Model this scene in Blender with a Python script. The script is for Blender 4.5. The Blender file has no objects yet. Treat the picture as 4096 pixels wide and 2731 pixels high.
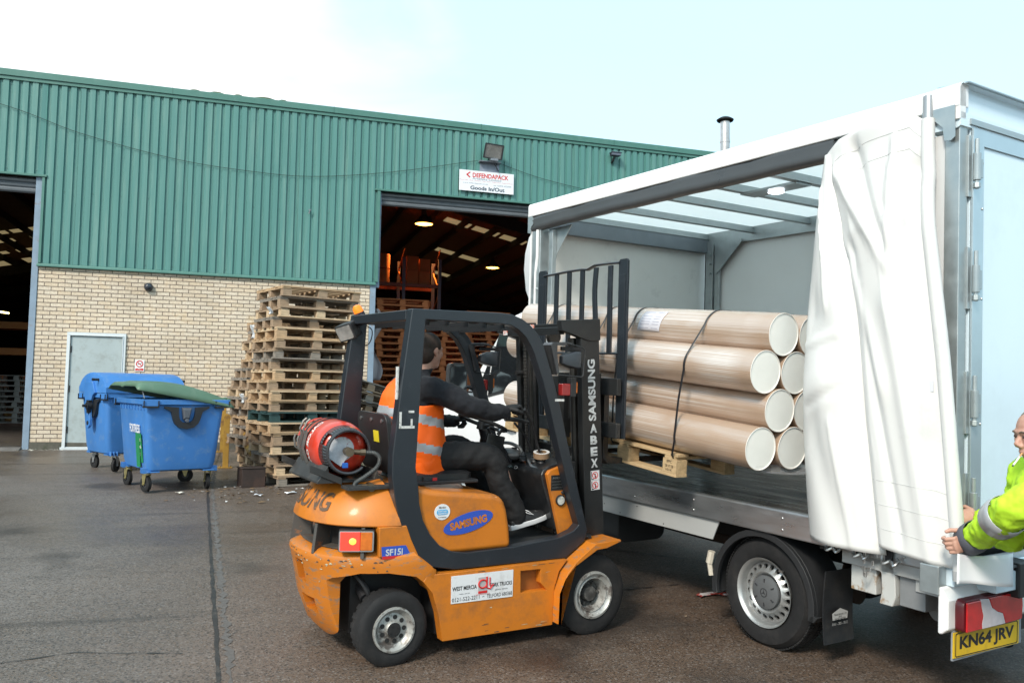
import bpy, bmesh, math, random
from mathutils import Vector, Matrix, noise
R = math.radians
rnd = random.Random(7)
sc = bpy.context.scene
col = sc.collection

# ------------------------------------------------------------ camera
H0, GS = 1.72, 0.027
cam_d = bpy.data.cameras.new('camera'); cam = bpy.data.objects.new('camera', cam_d); col.objects.link(cam)
PITCH, ROLL = .058, .0205
_f = Vector((0, math.cos(PITCH), math.sin(PITCH))); _r0 = Vector((1, 0, 0)); _u0 = _r0.cross(_f)
_r = _r0*math.cos(ROLL)+_u0*math.sin(ROLL); _u = -_r0*math.sin(ROLL)+_u0*math.cos(ROLL)
cam.matrix_world = Matrix(((_r.x, _u.x, -_f.x, 0), (_r.y, _u.y, -_f.y, 0), (_r.z, _u.z, -_f.z, H0), (0, 0, 0, 1)))
cam_d.sensor_width = 36; cam_d.lens = 36*3320/4096; cam_d.clip_start = .05; cam_d.clip_end = 2000
sc.camera = cam

# ------------------------------------------------------------ world, sun, exposure
SUN_EL, SUN_AZ = R(38), R(-154)          # azimuth clockwise from +Y
sc.view_settings.view_transform = 'Standard'; sc.view_settings.look = 'None'
sc.view_settings.exposure = 1.42; sc.view_settings.gamma = 1
w = bpy.data.worlds.new('World'); sc.world = w; w.use_nodes = True
nt = w.node_tree; nt.nodes.clear()
def N(t, typ, **kw):
    n = t.nodes.new(typ)
    for k, v in kw.items():
        if k.startswith('i_'):
            key = k[2:]
            key = int(key) if key.isdigit() else key.replace('_', ' ')
            n.inputs[key].default_value = v
        else: setattr(n, k, v)
    return n
sky = N(nt, 'ShaderNodeTexSky', sky_type='NISHITA', sun_disc=False, sun_elevation=SUN_EL, sun_rotation=SUN_AZ, air_density=1.0, dust_density=2.5, ozone_density=1.6)
bg1 = N(nt, 'ShaderNodeBackground', i_Strength=.10)
bg2 = N(nt, 'ShaderNodeBackground', i_Strength=.56)
ccol = N(nt, 'ShaderNodeMix', data_type='RGBA'); ccol.inputs[6].default_value = (.64, .91, 1.0, 1); ccol.inputs[7].default_value = (1, 1, 1, 1)
tc = N(nt, 'ShaderNodeTexCoord'); 
dotn = N(nt, 'ShaderNodeVectorMath', operation='DOT_PRODUCT'); dotn.inputs[1].default_value = Vector((-.47, .80, .375)).normalized()
ns = N(nt, 'ShaderNodeTexNoise', i_Scale=2.4, i_Detail=6, i_Roughness=.55, i_Distortion=.6)
mp = N(nt, 'ShaderNodeMapping'); mp.inputs['Scale'].default_value = (1, 1, 2.2)
mad = N(nt, 'ShaderNodeMath', operation='MULTIPLY_ADD'); mad.inputs[1].default_value = .17
rmp = N(nt, 'ShaderNodeMapRange', interpolation_type='SMOOTHSTEP'); rmp.inputs['From Min'].default_value = 1.0; rmp.inputs['From Max'].default_value = 1.08
thin = N(nt, 'ShaderNodeMapRange'); thin.inputs['From Min'].default_value = .2; thin.inputs['From Max'].default_value = 1.0; thin.inputs['To Min'].default_value = .66; thin.inputs['To Max'].default_value = .76
mx = N(nt, 'ShaderNodeMath', operation='MAXIMUM')
mix = N(nt, 'ShaderNodeMixShader'); out = N(nt, 'ShaderNodeOutputWorld')
lk = nt.links.new
lk(tc.outputs['Generated'], dotn.inputs[0]); lk(tc.outputs['Generated'], mp.inputs[0]); lk(mp.outputs[0], ns.inputs['Vector'])
lk(ns.outputs[0], mad.inputs[0]); lk(dotn.outputs['Value'], mad.inputs[2]); lk(mad.outputs[0], rmp.inputs[0]); lk(ns.outputs[0], thin.inputs[0])
lk(rmp.outputs[0], mx.inputs[0]); lk(thin.outputs[0], mx.inputs[1])
lk(rmp.outputs[0], ccol.inputs[0]); lk(ccol.outputs[2], bg2.inputs[0]); lk(sky.outputs[0], bg1.inputs[0]); lk(mx.outputs[0], mix.inputs[0]); lk(bg1.outputs[0], mix.inputs[1]); lk(bg2.outputs[0], mix.inputs[2]); lk(mix.outputs[0], out.inputs[0])
sd = bpy.data.lights.new('sun', 'SUN'); sd.energy = 1.3; sd.angle = R(11); sd.color = (1, .92, .80)
so = bpy.data.objects.new('sun', sd); col.objects.link(so)
sdir = Vector((math.sin(SUN_AZ)*math.cos(SUN_EL), math.cos(SUN_AZ)*math.cos(SUN_EL), math.sin(SUN_EL)))
so.rotation_euler = (-sdir).to_track_quat('-Z', 'Y').to_euler(); so.location = sdir*50
sc.cycles.max_bounces = 7; sc.cycles.transparent_max_bounces = 8; sc.cycles.caustics_reflective = False; sc.cycles.caustics_refractive = False

# ------------------------------------------------------------ frames
WD = Vector((math.sin(1.27), math.cos(1.27), 0)); WN = Vector((-math.cos(1.27), math.sin(1.27), 0))
GN = Vector((-GS*WN.x, -GS*WN.y, 1)).normalized()
def gz(x, y): return GS*(x*WN.x+y*WN.y)
def frame(az, O, slope=True):
    a = R(az); h = Vector((math.sin(a), math.cos(a), 0)); n = GN if slope else Vector((0, 0, 1))
    h = (h-n*h.dot(n)).normalized(); y = n.cross(h)
    return Matrix(((h.x, y.x, n.x, O[0]), (h.y, y.y, n.y, O[1]), (h.z, y.z, n.z, O[2]), (0, 0, 0, 1)))
FB = Matrix(((WD.x, WN.x, 0, -8.7105), (WD.y, WN.y, 0, 15.1279), (0, 0, 1, .46), (0, 0, 0, 1)))      # building: x along wall, y inward
FL = frame(58.5, (0.28015, 5.98158, 0.15201))      # forklift: x forward, y left
FT = frame(-31.5, (1.69805, 5.25171, 0.12185))     # truck: x forward, y left

# ------------------------------------------------------------ materials
MATS = {}
def mat(name, c=(.5, .5, .5), rough=.5, metal=0., var=0., vs=6., bump=0., bs=60., coat=0., spec=.5, dirt=None, dirt_amt=0., ds=4., stretch=None, rv=0., emit=None, es=0., trans=0., sheen=0., alpha=1., lo=.5, hi=.7):
    if name in MATS: return MATS[name]
    m = bpy.data.materials.new(name); m.use_nodes = True; t = m.node_tree; L = t.links.new
    p = t.nodes['Principled BSDF']
    p.inputs['Base Color'].default_value = (*c, 1); p.inputs['Roughness'].default_value = rough; p.inputs['Metallic'].default_value = metal
    p.inputs['Specular IOR Level'].default_value = spec; p.inputs['Coat Weight'].default_value = coat; p.inputs['Coat Roughness'].default_value = .12
    if trans: p.inputs['Transmission Weight'].default_value = trans
    if sheen: p.inputs['Sheen Weight'].default_value = sheen
    if alpha < 1: p.inputs['Alpha'].default_value = alpha
    if emit: p.inputs['Emission Color'].default_value = (*emit, 1); p.inputs['Emission Strength'].default_value = es
    tcn = N(t, 'ShaderNodeTexCoord'); mpn = N(t, 'ShaderNodeMapping'); L(tcn.outputs['Object'], mpn.inputs[0])
    if stretch: mpn.inputs['Scale'].default_value = stretch
    cur = None
    if var:
        n1 = N(t, 'ShaderNodeTexNoise', i_Scale=vs, i_Detail=6, i_Roughness=.6); L(mpn.outputs[0], n1.inputs['Vector'])
        mr = N(t, 'ShaderNodeMapRange'); mr.inputs['From Min'].default_value = .25; mr.inputs['From Max'].default_value = .75; mr.inputs['To Min'].default_value = 1-var; mr.inputs['To Max'].default_value = 1+var
        L(n1.outputs[0], mr.inputs[0])
        hs = N(t, 'ShaderNodeHueSaturation'); hs.inputs['Color'].default_value = (*c, 1); L(mr.outputs[0], hs.inputs['Value']); cur = hs.outputs[0]
        if rv:
            r2 = N(t, 'ShaderNodeMapRange'); r2.inputs['From Min'].default_value = .3; r2.inputs['From Max'].default_value = .7; r2.inputs['To Min'].default_value = max(.02, rough-rv); r2.inputs['To Max'].default_value = min(1, rough+rv)
            L(n1.outputs[0], r2.inputs[0]); L(r2.outputs[0], p.inputs['Roughness'])
    if dirt:
        n2 = N(t, 'ShaderNodeTexNoise', i_Scale=ds, i_Detail=9, i_Roughness=.72); L(mpn.outputs[0], n2.inputs['Vector'])
        m2 = N(t, 'ShaderNodeMapRange'); m2.inputs['From Min'].default_value = lo; m2.inputs['From Max'].default_value = hi; m2.inputs['To Max'].default_value = dirt_amt
        L(n2.outputs[0], m2.inputs[0]); mc = N(t, 'ShaderNodeMix', data_type='RGBA'); L(m2.outputs[0], mc.inputs[0])
        if cur: L(cur, mc.inputs[6])
        else: mc.inputs[6].default_value = (*c, 1)
        mc.inputs[7].default_value = (*dirt, 1); cur = mc.outputs[2]
    if cur: L(cur, p.inputs['Base Color'])
    if bump:
        n3 = N(t, 'ShaderNodeTexNoise', i_Scale=bs, i_Detail=4); L(mpn.outputs[0], n3.inputs['Vector'])
        b = N(t, 'ShaderNodeBump', i_Strength=min(1, bump*10), i_Distance=bump*.1); L(n3.outputs[0], b.inputs['Height']); L(b.outputs[0], p.inputs['Normal'])
    MATS[name] = m; return m

# ------------------------------------------------------------ mesh helpers
class MB:
    def __init__(s): s.v = []; s.f = []; s.mi = []; s.cur = 0
    def add(s, vs, fs):
        o = len(s.v); s.v += [Vector(v) for v in vs]; s.f += [tuple(i+o for i in f) for f in fs]; s.mi += [s.cur]*len(fs); return s
    def box(s, x0, x1, y0, y1, z0, z1, M=None):
        vs = [Vector((x, y, z)) for x in (x0, x1) for y in (y0, y1) for z in (z0, z1)]
        if M: vs = [M @ v for v in vs]
        return s.add(vs, [(0, 1, 3, 2), (4, 6, 7, 5), (0, 4, 5, 1), (2, 3, 7, 6), (0, 2, 6, 4), (1, 5, 7, 3)])
    def cbox(s, c, d, rot=None):
        M = Matrix.Translation(c) @ (rot.to_4x4() if rot else Matrix())
        return s.box(-d[0]/2, d[0]/2, -d[1]/2, d[1]/2, -d[2]/2, d[2]/2, M)
    def prism(s, poly, a, b, axis=1):
        n = len(poly)
        def P(p, t):
            if axis == 1: return (p[0], t, p[1])
            if axis == 0: return (t, p[0], p[1])
            return (p[0], p[1], t)
        vs = [P(p, a) for p in poly]+[P(p, b) for p in poly]
        return s.add(vs, [tuple(range(n)), tuple(range(2*n-1, n-1, -1))]+[(i, (i+1) % n, (i+1) % n+n, i+n) for i in range(n)])
    def ring(s, outer, inner, a, b, axis=1, closed=True):
        n = len(outer)
        def P(p, t):
            if axis == 1: return (p[0], t, p[1])
            if axis == 0: return (t, p[0], p[1])
            return (p[0], p[1], t)
        vs = [P(p, a) for p in outer]+[P(p, a) for p in inner]+[P(p, b) for p in outer]+[P(p, b) for p in inner]
        fs = []
        for i in range(n if closed else n-1):
            j = (i+1) % n
            fs += [(i, j, n+j, n+i), (2*n+i, 3*n+i, 3*n+j, 2*n+j), (i, 2*n+i, 2*n+j, j), (n+i, n+j, 3*n+j, 3*n+i)]
        if not closed: fs += [(0, n, 3*n, 2*n), (n-1, 3*n-1, 4*n-1, 2*n-1)]
        return s.add(vs, fs)
    def loft(s, rings, cap=True, close=True):
        n = len(rings[0]); vs = [p for r in rings for p in r]; fs = []
        for k in range(len(rings)-1):
            for i in range(n if close else n-1):
                j = (i+1) % n; fs.append((k*n+i, k*n+j, (k+1)*n+j, (k+1)*n+i))
        if cap and close: fs += [tuple(range(n-1, -1, -1)), tuple(range((len(rings)-1)*n, len(rings)*n))]
        return s.add(vs, fs)
    def tube(s, pts, r, n=10, cap=True, rad=None):
        pts = [Vector(p) for p in pts]; rings = []
        up = None
        for i, p in enumerate(pts):
            d = (pts[min(i+1, len(pts)-1)]-pts[max(i-1, 0)]).normalized()
            if up is None: up = Vector((0, 0, 1)) if abs(d.z) < .9 else Vector((1, 0, 0))
            a = d.cross(up)
            if a.length < 1e-5: a = d.orthogonal()
            a.normalize(); b = a.cross(d).normalized(); up = b
            rr = rad[i] if rad else r
            rx, ry = rr if isinstance(rr, tuple) else (rr, rr)
            rings.append([p+a*math.cos(2*math.pi*k/n)*rx+b*math.sin(2*math.pi*k/n)*ry for k in range(n)])
        return s.loft(rings, cap)
    def cyl(s, p0, p1, r, n=20, r1=None): return s.tube([p0, p1], r, n, rad=[r, r if r1 is None else r1])
    def lathe(s, prof, c=(0, 0, 0), ax=(0, 1, 0), n=32, cap=False):
        ax = Vector(ax).normalized(); a = ax.orthogonal().normalized(); b = ax.cross(a); c = Vector(c)
        return s.loft([[c+ax*t+(a*math.cos(2*math.pi*k/n)+b*math.sin(2*math.pi*k/n))*r for k in range(n)] for t, r in prof], cap)
    def ell(s, c, r, rot=None, n=16, m=10):
        c = Vector(c); rings = []
        for j in range(1, m):
            ph = math.pi*j/m
            ring = []
            for k in range(n):
                v = Vector((r[0]*math.sin(ph)*math.cos(2*math.pi*k/n), r[1]*math.sin(ph)*math.sin(2*math.pi*k/n), -r[2]*math.cos(ph)))
                if rot: v = rot @ v
                ring.append(c+v)
            rings.append(ring)
        return s.loft(rings)
    def grid(s, fn, nu, nv):
        vs = [fn(i/(nu-1), j/(nv-1)) for j in range(nv) for i in range(nu)]
        return s.add(vs, [(j*nu+i, j*nu+i+1, (j+1)*nu+i+1, (j+1)*nu+i) for j in range(nv-1) for i in range(nu-1)])
    def build(s, name, m, parent=None, bevel=0., smooth=35, remesh=0., sm=0, solid=0., sub=0, seg=2, M=None):
        me = bpy.data.meshes.new(name); me.from_pydata([tuple(v) for v in s.v], [], s.f); 
        for mm in (m if isinstance(m, (list, tuple)) else [m]): me.materials.append(mm)
        if any(s.mi): me.polygons.foreach_set('material_index', s.mi)
        bm = bmesh.new(); bm.from_mesh(me); bmesh.ops.recalc_face_normals(bm, faces=bm.faces); bm.to_mesh(me); bm.free()
        if smooth: 
            me.polygons.foreach_set('use_smooth', [True]*len(me.polygons)); me.set_sharp_from_angle(angle=R(smooth))
        me.update()
        o = bpy.data.objects.new(name, me); col.objects.link(o)
        if parent: o.parent = parent
        if M is not None: o.matrix_local = M
        if solid: md = o.modifiers.new('s', 'SOLIDIFY'); md.thickness = solid; md.offset = 0
        if remesh:
            md = o.modifiers.new('r', 'REMESH'); md.mode = 'VOXEL'; md.voxel_size = remesh; md.use_smooth_shade = True
            if sm: md = o.modifiers.new('sm', 'SMOOTH'); md.iterations = sm; md.factor = .6
        if sub: md = o.modifiers.new('ss', 'SUBSURF'); md.levels = sub; md.render_levels = sub
        if bevel:
            md = o.modifiers.new('b', 'BEVEL'); md.width = bevel; md.segments = seg; md.limit_method = 'ANGLE'; md.angle_limit = R(40); md.harden_normals = True
        return o
def thing(name, label, cat, M=None, loc=None, group=None):
    o = bpy.data.objects.new(name, None); col.objects.link(o); o.empty_display_size = .1
    if M is not None: o.matrix_world = M
    if loc is not None: o.location = loc
    return tag(o, label, cat, group)
def tag(o, label, cat, group=None):
    o['label'] = label; o['category'] = cat
    if group: o['group'] = group
    return o
def struct(o): o['kind'] = 'structure'; return o
def bake(o):
    bpy.context.view_layer.update(); dg = bpy.context.evaluated_depsgraph_get()
    me = bpy.data.meshes.new_from_object(o.evaluated_get(dg)); o.modifiers.clear(); old = o.data; o.data = me; me.name = old.name; return o
def carve(o, cutters):
    bpy.context.view_layer.update()
    for c in cutters:
        co = c.build('cutter', mat('blk', (.01, .01, .01)), None, smooth=0)
        co.matrix_world = o.matrix_world.copy()
        bpy.context.view_layer.update()
        md = o.modifiers.new('bo', 'BOOLEAN'); md.object = co; md.operation = 'DIFFERENCE'; md.solver = 'EXACT'
        bake(o); me = co.data; bpy.data.objects.remove(co); bpy.data.meshes.remove(me)
    o.data.polygons.foreach_set('use_smooth', [True]*len(o.data.polygons)); o.data.set_sharp_from_angle(angle=R(32)); return o
def children(o): return [c for c in bpy.data.objects if c.parent == o]
def dup(root, kids=None, parent=None):
    r = root.copy(); col.objects.link(r)
    if parent: r.parent = parent
    for c in (kids if kids is not None else children(root)):
        d = c.copy(); col.objects.link(d); d.parent = r; d.matrix_parent_inverse = c.matrix_parent_inverse
    return r
def fmat(o, ex, ey):   # text placement: origin, x dir, y dir
    ex = Vector(ex).normalized(); ey = Vector(ey); ey = (ey-ex*ey.dot(ex)).normalized(); ez = ex.cross(ey)
    return Matrix(((ex.x, ey.x, ez.x, o[0]), (ex.y, ey.y, ez.y, o[1]), (ex.z, ey.z, ez.z, o[2]), (0, 0, 0, 1)))
def text(s, w, h, M, m, parent, name='lettering', bold=0., ext=.0006, map_=None, shear=0., align='C', gap=1.):
    cu = bpy.data.curves.new('t', 'FONT'); cu.body = s; cu.size = 1; cu.offset = bold; cu.resolution_u = 4; cu.space_character = gap; cu.shear = shear
    ob = bpy.data.objects.new('t', cu); col.objects.link(ob); bpy.context.view_layer.update()
    me = bpy.data.meshes.new_from_object(ob.evaluated_get(bpy.context.evaluated_depsgraph_get())); bpy.data.objects.remove(ob)
    xs = [v.co.x for v in me.vertices]; ys = [v.co.y for v in me.vertices]
    x0, x1, y0, y1 = min(xs), max(xs), min(ys), max(ys); 
    sy = h/(y1-y0); sx = (w/(x1-x0)) if w else sy
    for v in me.vertices:
        x = (v.co.x-(x0+x1)/2 if align == 'C' else v.co.x-x0)*sx; y = (v.co.y-(y0+y1)/2)*sy
        v.co = map_(x, y) if map_ else M @ Vector((x, y, ext))
    me.materials.clear(); me.materials.append(m); me.name = name
    o = bpy.data.objects.new(name, me); col.objects.link(o); o.parent = parent
    return o
def cr(pts, k=6):   # catmull-rom
    P = [Vector(p) for p in pts]; P = [P[0]*2-P[1]]+P+[P[-1]*2-P[-2]]; o = []
    for i in range(1, len(P)-2):
        a, b, c, d = P[i-1:i+3]
        for j in range(k):
            t = j/k; o.append(.5*((2*b)+(c-a)*t+(2*a-5*b+4*c-d)*t*t+(3*b-a-3*c+d)*t**3))
    return o+[P[-2]]
def lerp(a, b, t): return a+(b-a)*t
def rrect(x0, x1, y0, y1, r, n=4):
    o = []
    for cx, cy, a0 in ((x1-r, y1-r, 0), (x0+r, y1-r, 90), (x0+r, y0+r, 180), (x1-r, y0+r, 270)):
        for i in range(n+1): a = R(a0+90*i/n); o.append((cx+r*math.cos(a), cy+r*math.sin(a)))
    return o
WHITE = mat('white_paint', (.8, .8, .8), .35, var=.03, vs=2, coat=.3)
BLACK = mat('black_paint', (.010, .012, .015), .42, var=.25, vs=5, dirt=(.10, .095, .09), dirt_amt=.35, ds=9, bump=.004, bs=30)
RUBBER = mat('rubber', (.008, .008, .009), .8, var=.3, vs=14, dirt=(.035, .030, .027), dirt_amt=.4, ds=7, bump=.01, bs=90)
GALV = mat('galvanised_steel', (.42, .46, .47), .42, .75, var=.14, vs=9, rv=.12)
STEEL = mat('steel', (.5, .5, .5), .3, .9, var=.1, vs=20)
DARKM = mat('dark_metal', (.02, .02, .022), .5, .2, var=.3, vs=12)
INKB = mat('ink_black', (.012, .012, .014), .6)
INKR = mat('ink_red', (.55, .02, .02), .5)
INKW = mat('ink_white', (.8, .8, .8), .5)
INKBL = mat('ink_blue', (.02, .06, .35), .5)
# ============================================================ YARD
def yard_mat():
    m = bpy.data.materials.new('yard_concrete'); m.use_nodes = True; t = m.node_tree; L = t.links.new; p = t.nodes['Principled BSDF']
    tcn = N(t, 'ShaderNodeTexCoord'); O = tcn.outputs['Object']
    def noise_(s, d, r, sc=None):
        n = N(t, 'ShaderNodeTexNoise', i_Scale=s, i_Detail=d, i_Roughness=r)
        if sc:
            mm = N(t, 'ShaderNodeMapping'); mm.inputs['Scale'].default_value = sc; L(O, mm.inputs[0]); L(mm.outputs[0], n.inputs['Vector'])
        else: L(O, n.inputs['Vector'])
        return n.outputs[0]
    def mr(x, a, b, c, d):
        n = N(t, 'ShaderNodeMapRange'); n.inputs[1].default_value = a; n.inputs[2].default_value = b; n.inputs[3].default_value = c; n.inputs[4].default_value = d; L(x, n.inputs[0]); return n.outputs[0]
    def mixc(f, a, b, bt='MIX'):
        n = N(t, 'ShaderNodeMix', data_type='RGBA', blend_type=bt)
        for k, v in ((0, f), (6, a), (7, b)):
            if isinstance(v, (tuple, float)): n.inputs[k].default_value = (*v, 1) if isinstance(v, tuple) else v
            else: L(v, n.inputs[k])
        return n.outputs[2]
    big = noise_(.32, 5, .6); mid = noise_(1.7, 8, .65); fine = noise_(38, 5, .75); scr = noise_(3.0, 6, .7, (.35, 5, 1))
    sx = N(t, 'ShaderNodeSeparateXYZ'); L(O, sx.inputs[0])
    wob = N(t, 'ShaderNodeMath', operation='MULTIPLY_ADD', i_1=1.6); L(mid, wob.inputs[0]); L(sx.outputs[0], wob.inputs[2])
    side = mr(wob.outputs[0], 3.2, 5.2, 0, 1)
    base = mixc(side, (.178, .153, .137), (.142, .095, .067))
    base = mixc(mr(big, .4, .62, 0, .6), base, (.075, .052, .038))
    base = mixc(mr(mid, .45, .7, 0, .55), base, (.150, .120, .098))
    base = mixc(mr(scr, .55, .72, 0, .5), base, (.16, .142, .128))
    vor = N(t, 'ShaderNodeTexVoronoi', i_Scale=95.0); L(O, vor.inputs['Vector'])
    vsep = N(t, 'ShaderNodeSeparateColor'); L(vor.outputs['Color'], vsep.inputs[0])
    base = mixc(mr(vsep.outputs[0], .86, .90, 0, .55), base, (.15, .095, .055))
    base = mixc(mr(vsep.outputs[1], .86, .90, 0, .75), base, (.22, .19, .17))
    base = mixc(mr(vsep.outputs[2], .76, .82, 0, .65), base, (.012, .010, .009))
    oil = noise_(.55, 4, .5); base = mixc(mr(oil, .58, .66, 0, .7), base, (.026, .020, .017))
    trk = noise_(1.2, 5, .6, (.16, 3.2, 1)); base = mixc(mr(trk, .60, .70, 0, .45), base, (.035, .028, .024))
    base = mixc(mr(fine, .42, .62, .0, .3), base, (.03, .022, .018))
    L(base, p.inputs['Base Color'])
    wet = mr(big, .40, .6, .55, .22); rr = N(t, 'ShaderNodeMath', operation='MULTIPLY_ADD', i_1=.25); L(fine, rr.inputs[0]); L(wet, rr.inputs[2]); L(rr.outputs[0], p.inputs['Roughness'])
    p.inputs['Specular IOR Level'].default_value = .55
    b = N(t, 'ShaderNodeBump', i_Strength=.8, i_Distance=.004); h = N(t, 'ShaderNodeMath', operation='ADD'); L(fine, h.inputs[0]); L(vsep.outputs[0], h.inputs[1]); L(h.outputs[0], b.inputs['Height']); L(b.outputs[0], p.inputs['Normal'])
    return m
YM = yard_mat()
yard = MB()
vs = []; 
for (x, y, z) in ((-260, -160, -160*GS), (260, -160, -160*GS), (260, 0, 0), (-260, 0, 0), (260, 200, -.3), (-260, 200, -.3)): vs.append((x, y, z))
yard.add(vs, [(0, 1, 2, 3), (3, 2, 4, 5)])
yo = yard.build('yard_ground', YM, smooth=0); yo.matrix_world = FB; struct(yo)
# expansion joints: thin dark sealant strips with ragged edges
def strip(name, pts, w, m, z=.004, ragged=.5, step=.12):
    P = []
    for a, b in zip(pts, pts[1:]):
        a = Vector(a); b = Vector(b); n = max(2, int((b-a).length/step))
        P += [a.lerp(b, i/n) for i in range(n)]
    P.append(Vector(pts[-1])); vs = []; fs = []
    for i, p in enumerate(P):
        d = (P[min(i+1, len(P)-1)]-P[max(i-1, 0)]).normalized(); nrm = Vector((-d.y, d.x))
        for sgn in (-1, 1):
            q = p+nrm*sgn*w*(.5+ragged*(rnd.random()-.5)); vs.append((q.x, q.y, GS*min(q.y, 0)+z))
    for i in range(len(P)-1): fs.append((2*i, 2*i+2, 2*i+3, 2*i+1))
    mb = MB().add(vs, fs); o = mb.build(name, m, smooth=0); o.matrix_world = FB; return struct(o)
JM = mat('joint_sealant', (.022, .019, .018), .5, var=.3, vs=20, dirt=(.1, .085, .07), dirt_amt=.7, ds=12)
CM = mat('joint_edge', (.105, .095, .088), .8, var=.3, vs=25)
strip('joint_edge', [(3.32, -3.0), (3.36, -5.08), (3.64, -9.9), (3.78, -12.26), (3.9, -15)], .04, CM, .003, 1.1, .05)
strip('expansion_joint', [(3.30, -.2), (3.30, -5.08), (3.58, -9.9), (3.72, -12.26), (3.85, -15)], .024, JM, .006, .5)
strip('expansion_joint', [(5.2, -9.0), (7.2, -9.6), (9.5, -11.7), (11.5, -13.2)], .022, JM, .006, .6)
strip('expansion_joint', [(-14, -2.35), (-4, -2.3), (3.25, -2.2)], .02, JM, .005, .8)
strip('crack', [(4.6, -11.0), (5.4, -10.96), (6.1, -11.05), (7.2, -10.9)], .010, JM, .005, 1.6, .07)
strip('crack', [(2.2, -11.8), (2.9, -11.6), (3.5, -11.75)], .008, JM, .005, 1.6, .07)

# ============================================================ WAREHOUSE
WH = thing('warehouse', 'large warehouse clad in green ribbed metal above cream brick with two open loading doorways', 'warehouse', FB)
GREEN = mat('green_cladding', (.078, .215, .195), .42, var=.10, vs=1.2, dirt=(.17, .30, .26), dirt_amt=.7, ds=1.3, stretch=(7, 7, .35), rv=.1)
GTRIM = mat('green_trim', (.06, .175, .145), .45, var=.1, vs=2, dirt=(.12, .2, .18), dirt_amt=.4, ds=8)
def brick_mat():
    m = bpy.data.materials.new('cream_brick'); m.use_nodes = True; t = m.node_tree; L = t.links.new; p = t.nodes['Principled BSDF']
    tcn = N(t, 'ShaderNodeTexCoord'); sp = N(t, 'ShaderNodeSeparateXYZ'); cb = N(t, 'ShaderNodeCombineXYZ'); L(tcn.outputs['Object'], sp.inputs[0])
    L(sp.outputs[0], cb.inputs[0]); az = N(t, 'ShaderNodeMath', operation='ADD', i_1=-.13+.075*2); L(sp.outputs[2], az.inputs[0]); L(az.outputs[0], cb.inputs[1])
    b = N(t, 'ShaderNodeTexBrick', offset=.5, squash=1.0); b.inputs['Scale'].default_value = 1; b.inputs['Brick Width'].default_value = .225; b.inputs['Row Height'].default_value = .075
    b.inputs['Mortar Size'].default_value = .0068; b.inputs['Mortar Smooth'].default_value = .1; b.inputs['Bias'].default_value = -.15
    b.inputs['Color1'].default_value = (.61, .52, .41, 1); b.inputs['Color2'].default_value = (.57, .455, .325, 1); b.inputs['Mortar'].default_value = (.155, .12, .095, 1)
    L(cb.outputs[0], b.inputs['Vector'])
    n = N(t, 'ShaderNodeTexNoise', i_Scale=1.1, i_Detail=7, i_Roughness=.6); L(tcn.outputs['Object'], n.inputs['Vector'])
    mr = N(t, 'ShaderNodeMapRange'); mr.inputs[1].default_value = .3; mr.inputs[2].default_value = .7; mr.inputs[3].default_value = .82; mr.inputs[4].default_value = 1.12; L(n.outputs[0], mr.inputs[0])
    n2 = N(t, 'ShaderNodeTexNoise', i_Scale=30, i_Detail=5); L(tcn.outputs['Object'], n2.inputs['Vector'])
    hs = N(t, 'ShaderNodeHueSaturation'); L(b.outputs[0], hs.inputs['Color']); L(mr.outputs[0], hs.inputs['Value'])
    mm = N(t, 'ShaderNodeMix', data_type='RGBA', blend_type='OVERLAY'); mm.inputs[0].default_value = .5
    n3 = N(t, 'ShaderNodeTexNoise', i_Scale=2.2, i_Detail=8, i_Roughness=.7); L(tcn.outputs['Object'], n3.inputs['Vector']); m3 = N(t, 'ShaderNodeMapRange'); m3.inputs[1].default_value = .56; m3.inputs[2].default_value = .72; m3.inputs[4].default_value = .55; L(n3.outputs[0], m3.inputs[0])
    st = N(t, 'ShaderNodeMix', data_type='RGBA'); st.inputs[7].default_value = (.52, .35, .17, 1); L(m3.outputs[0], st.inputs[0]); L(hs.outputs[0], st.inputs[6]); L(st.outputs[2], mm.inputs[6]); L(n2.outputs[0], mm.inputs[7])
    L(mm.outputs[2], p.inputs['Base Color']); p.inputs['Roughness'].default_value = .8
    bp = N(t, 'ShaderNodeBump', i_Strength=.9, i_Distance=.006, invert=True); L(b.outputs['Fac'], bp.inputs['Height']); L(bp.outputs[0], p.inputs['Normal'])
    return m
BRM = brick_mat()
PLM = mat('plinth_concrete', (.09, .085, .07), .85, var=.3, vs=9, dirt=(.05, .06, .035), dirt_amt=.8, ds=6, bump=.01)
MB().prism([(0, .13), (6.045, .13), (6.045, 3.33), (0, 3.33)], 0, .28).build('brick_wall', BRM, WH, smooth=0)
MB().box(-.01, 6.05, -.015, .27, -.15, .128).build('plinth', PLM, WH, bevel=.006, smooth=0)
def ribbed(s0, s1, z0, z1):
    mb = MB(); p = .1597; prof = []
    k0 = math.floor((s0+.626)/p)-1; k1 = math.ceil((s1+.626)/p)+1
    for k in range(k0, k1):
        a = -.626+p*k
        prof += [(a, -.052), (a+.012, -.018), (a+.052, -.018), (a+.066, -.052)]
    q = [(x, y) for x, y in prof if s0 < x < s1]; q = [(s0, -.04)]+q+[(s1, -.04)]
    vs = [(x, y, z) for z in (z0, z1) for x, y in q]; n = len(q)
    mb.add(vs, [(i, i+1, n+i+1, n+i) for i in range(n-1)]); mb.add([(s0, -.012, z0), (s1, -.012, z0), (s1, -.012, z1), (s0, -.012, z1)], [(0, 1, 2, 3)])
    return mb
c = ribbed(-16, .0, 5.03, 6.74); c.v += []; 
for a in ((0.0, 6.18, 3.395, 6.74), (6.18, 26, 5.34, 6.74)):
    b = ribbed(*a); c.add(b.v, b.f)
c.build('cladding', GREEN, WH, smooth=20)
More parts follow.
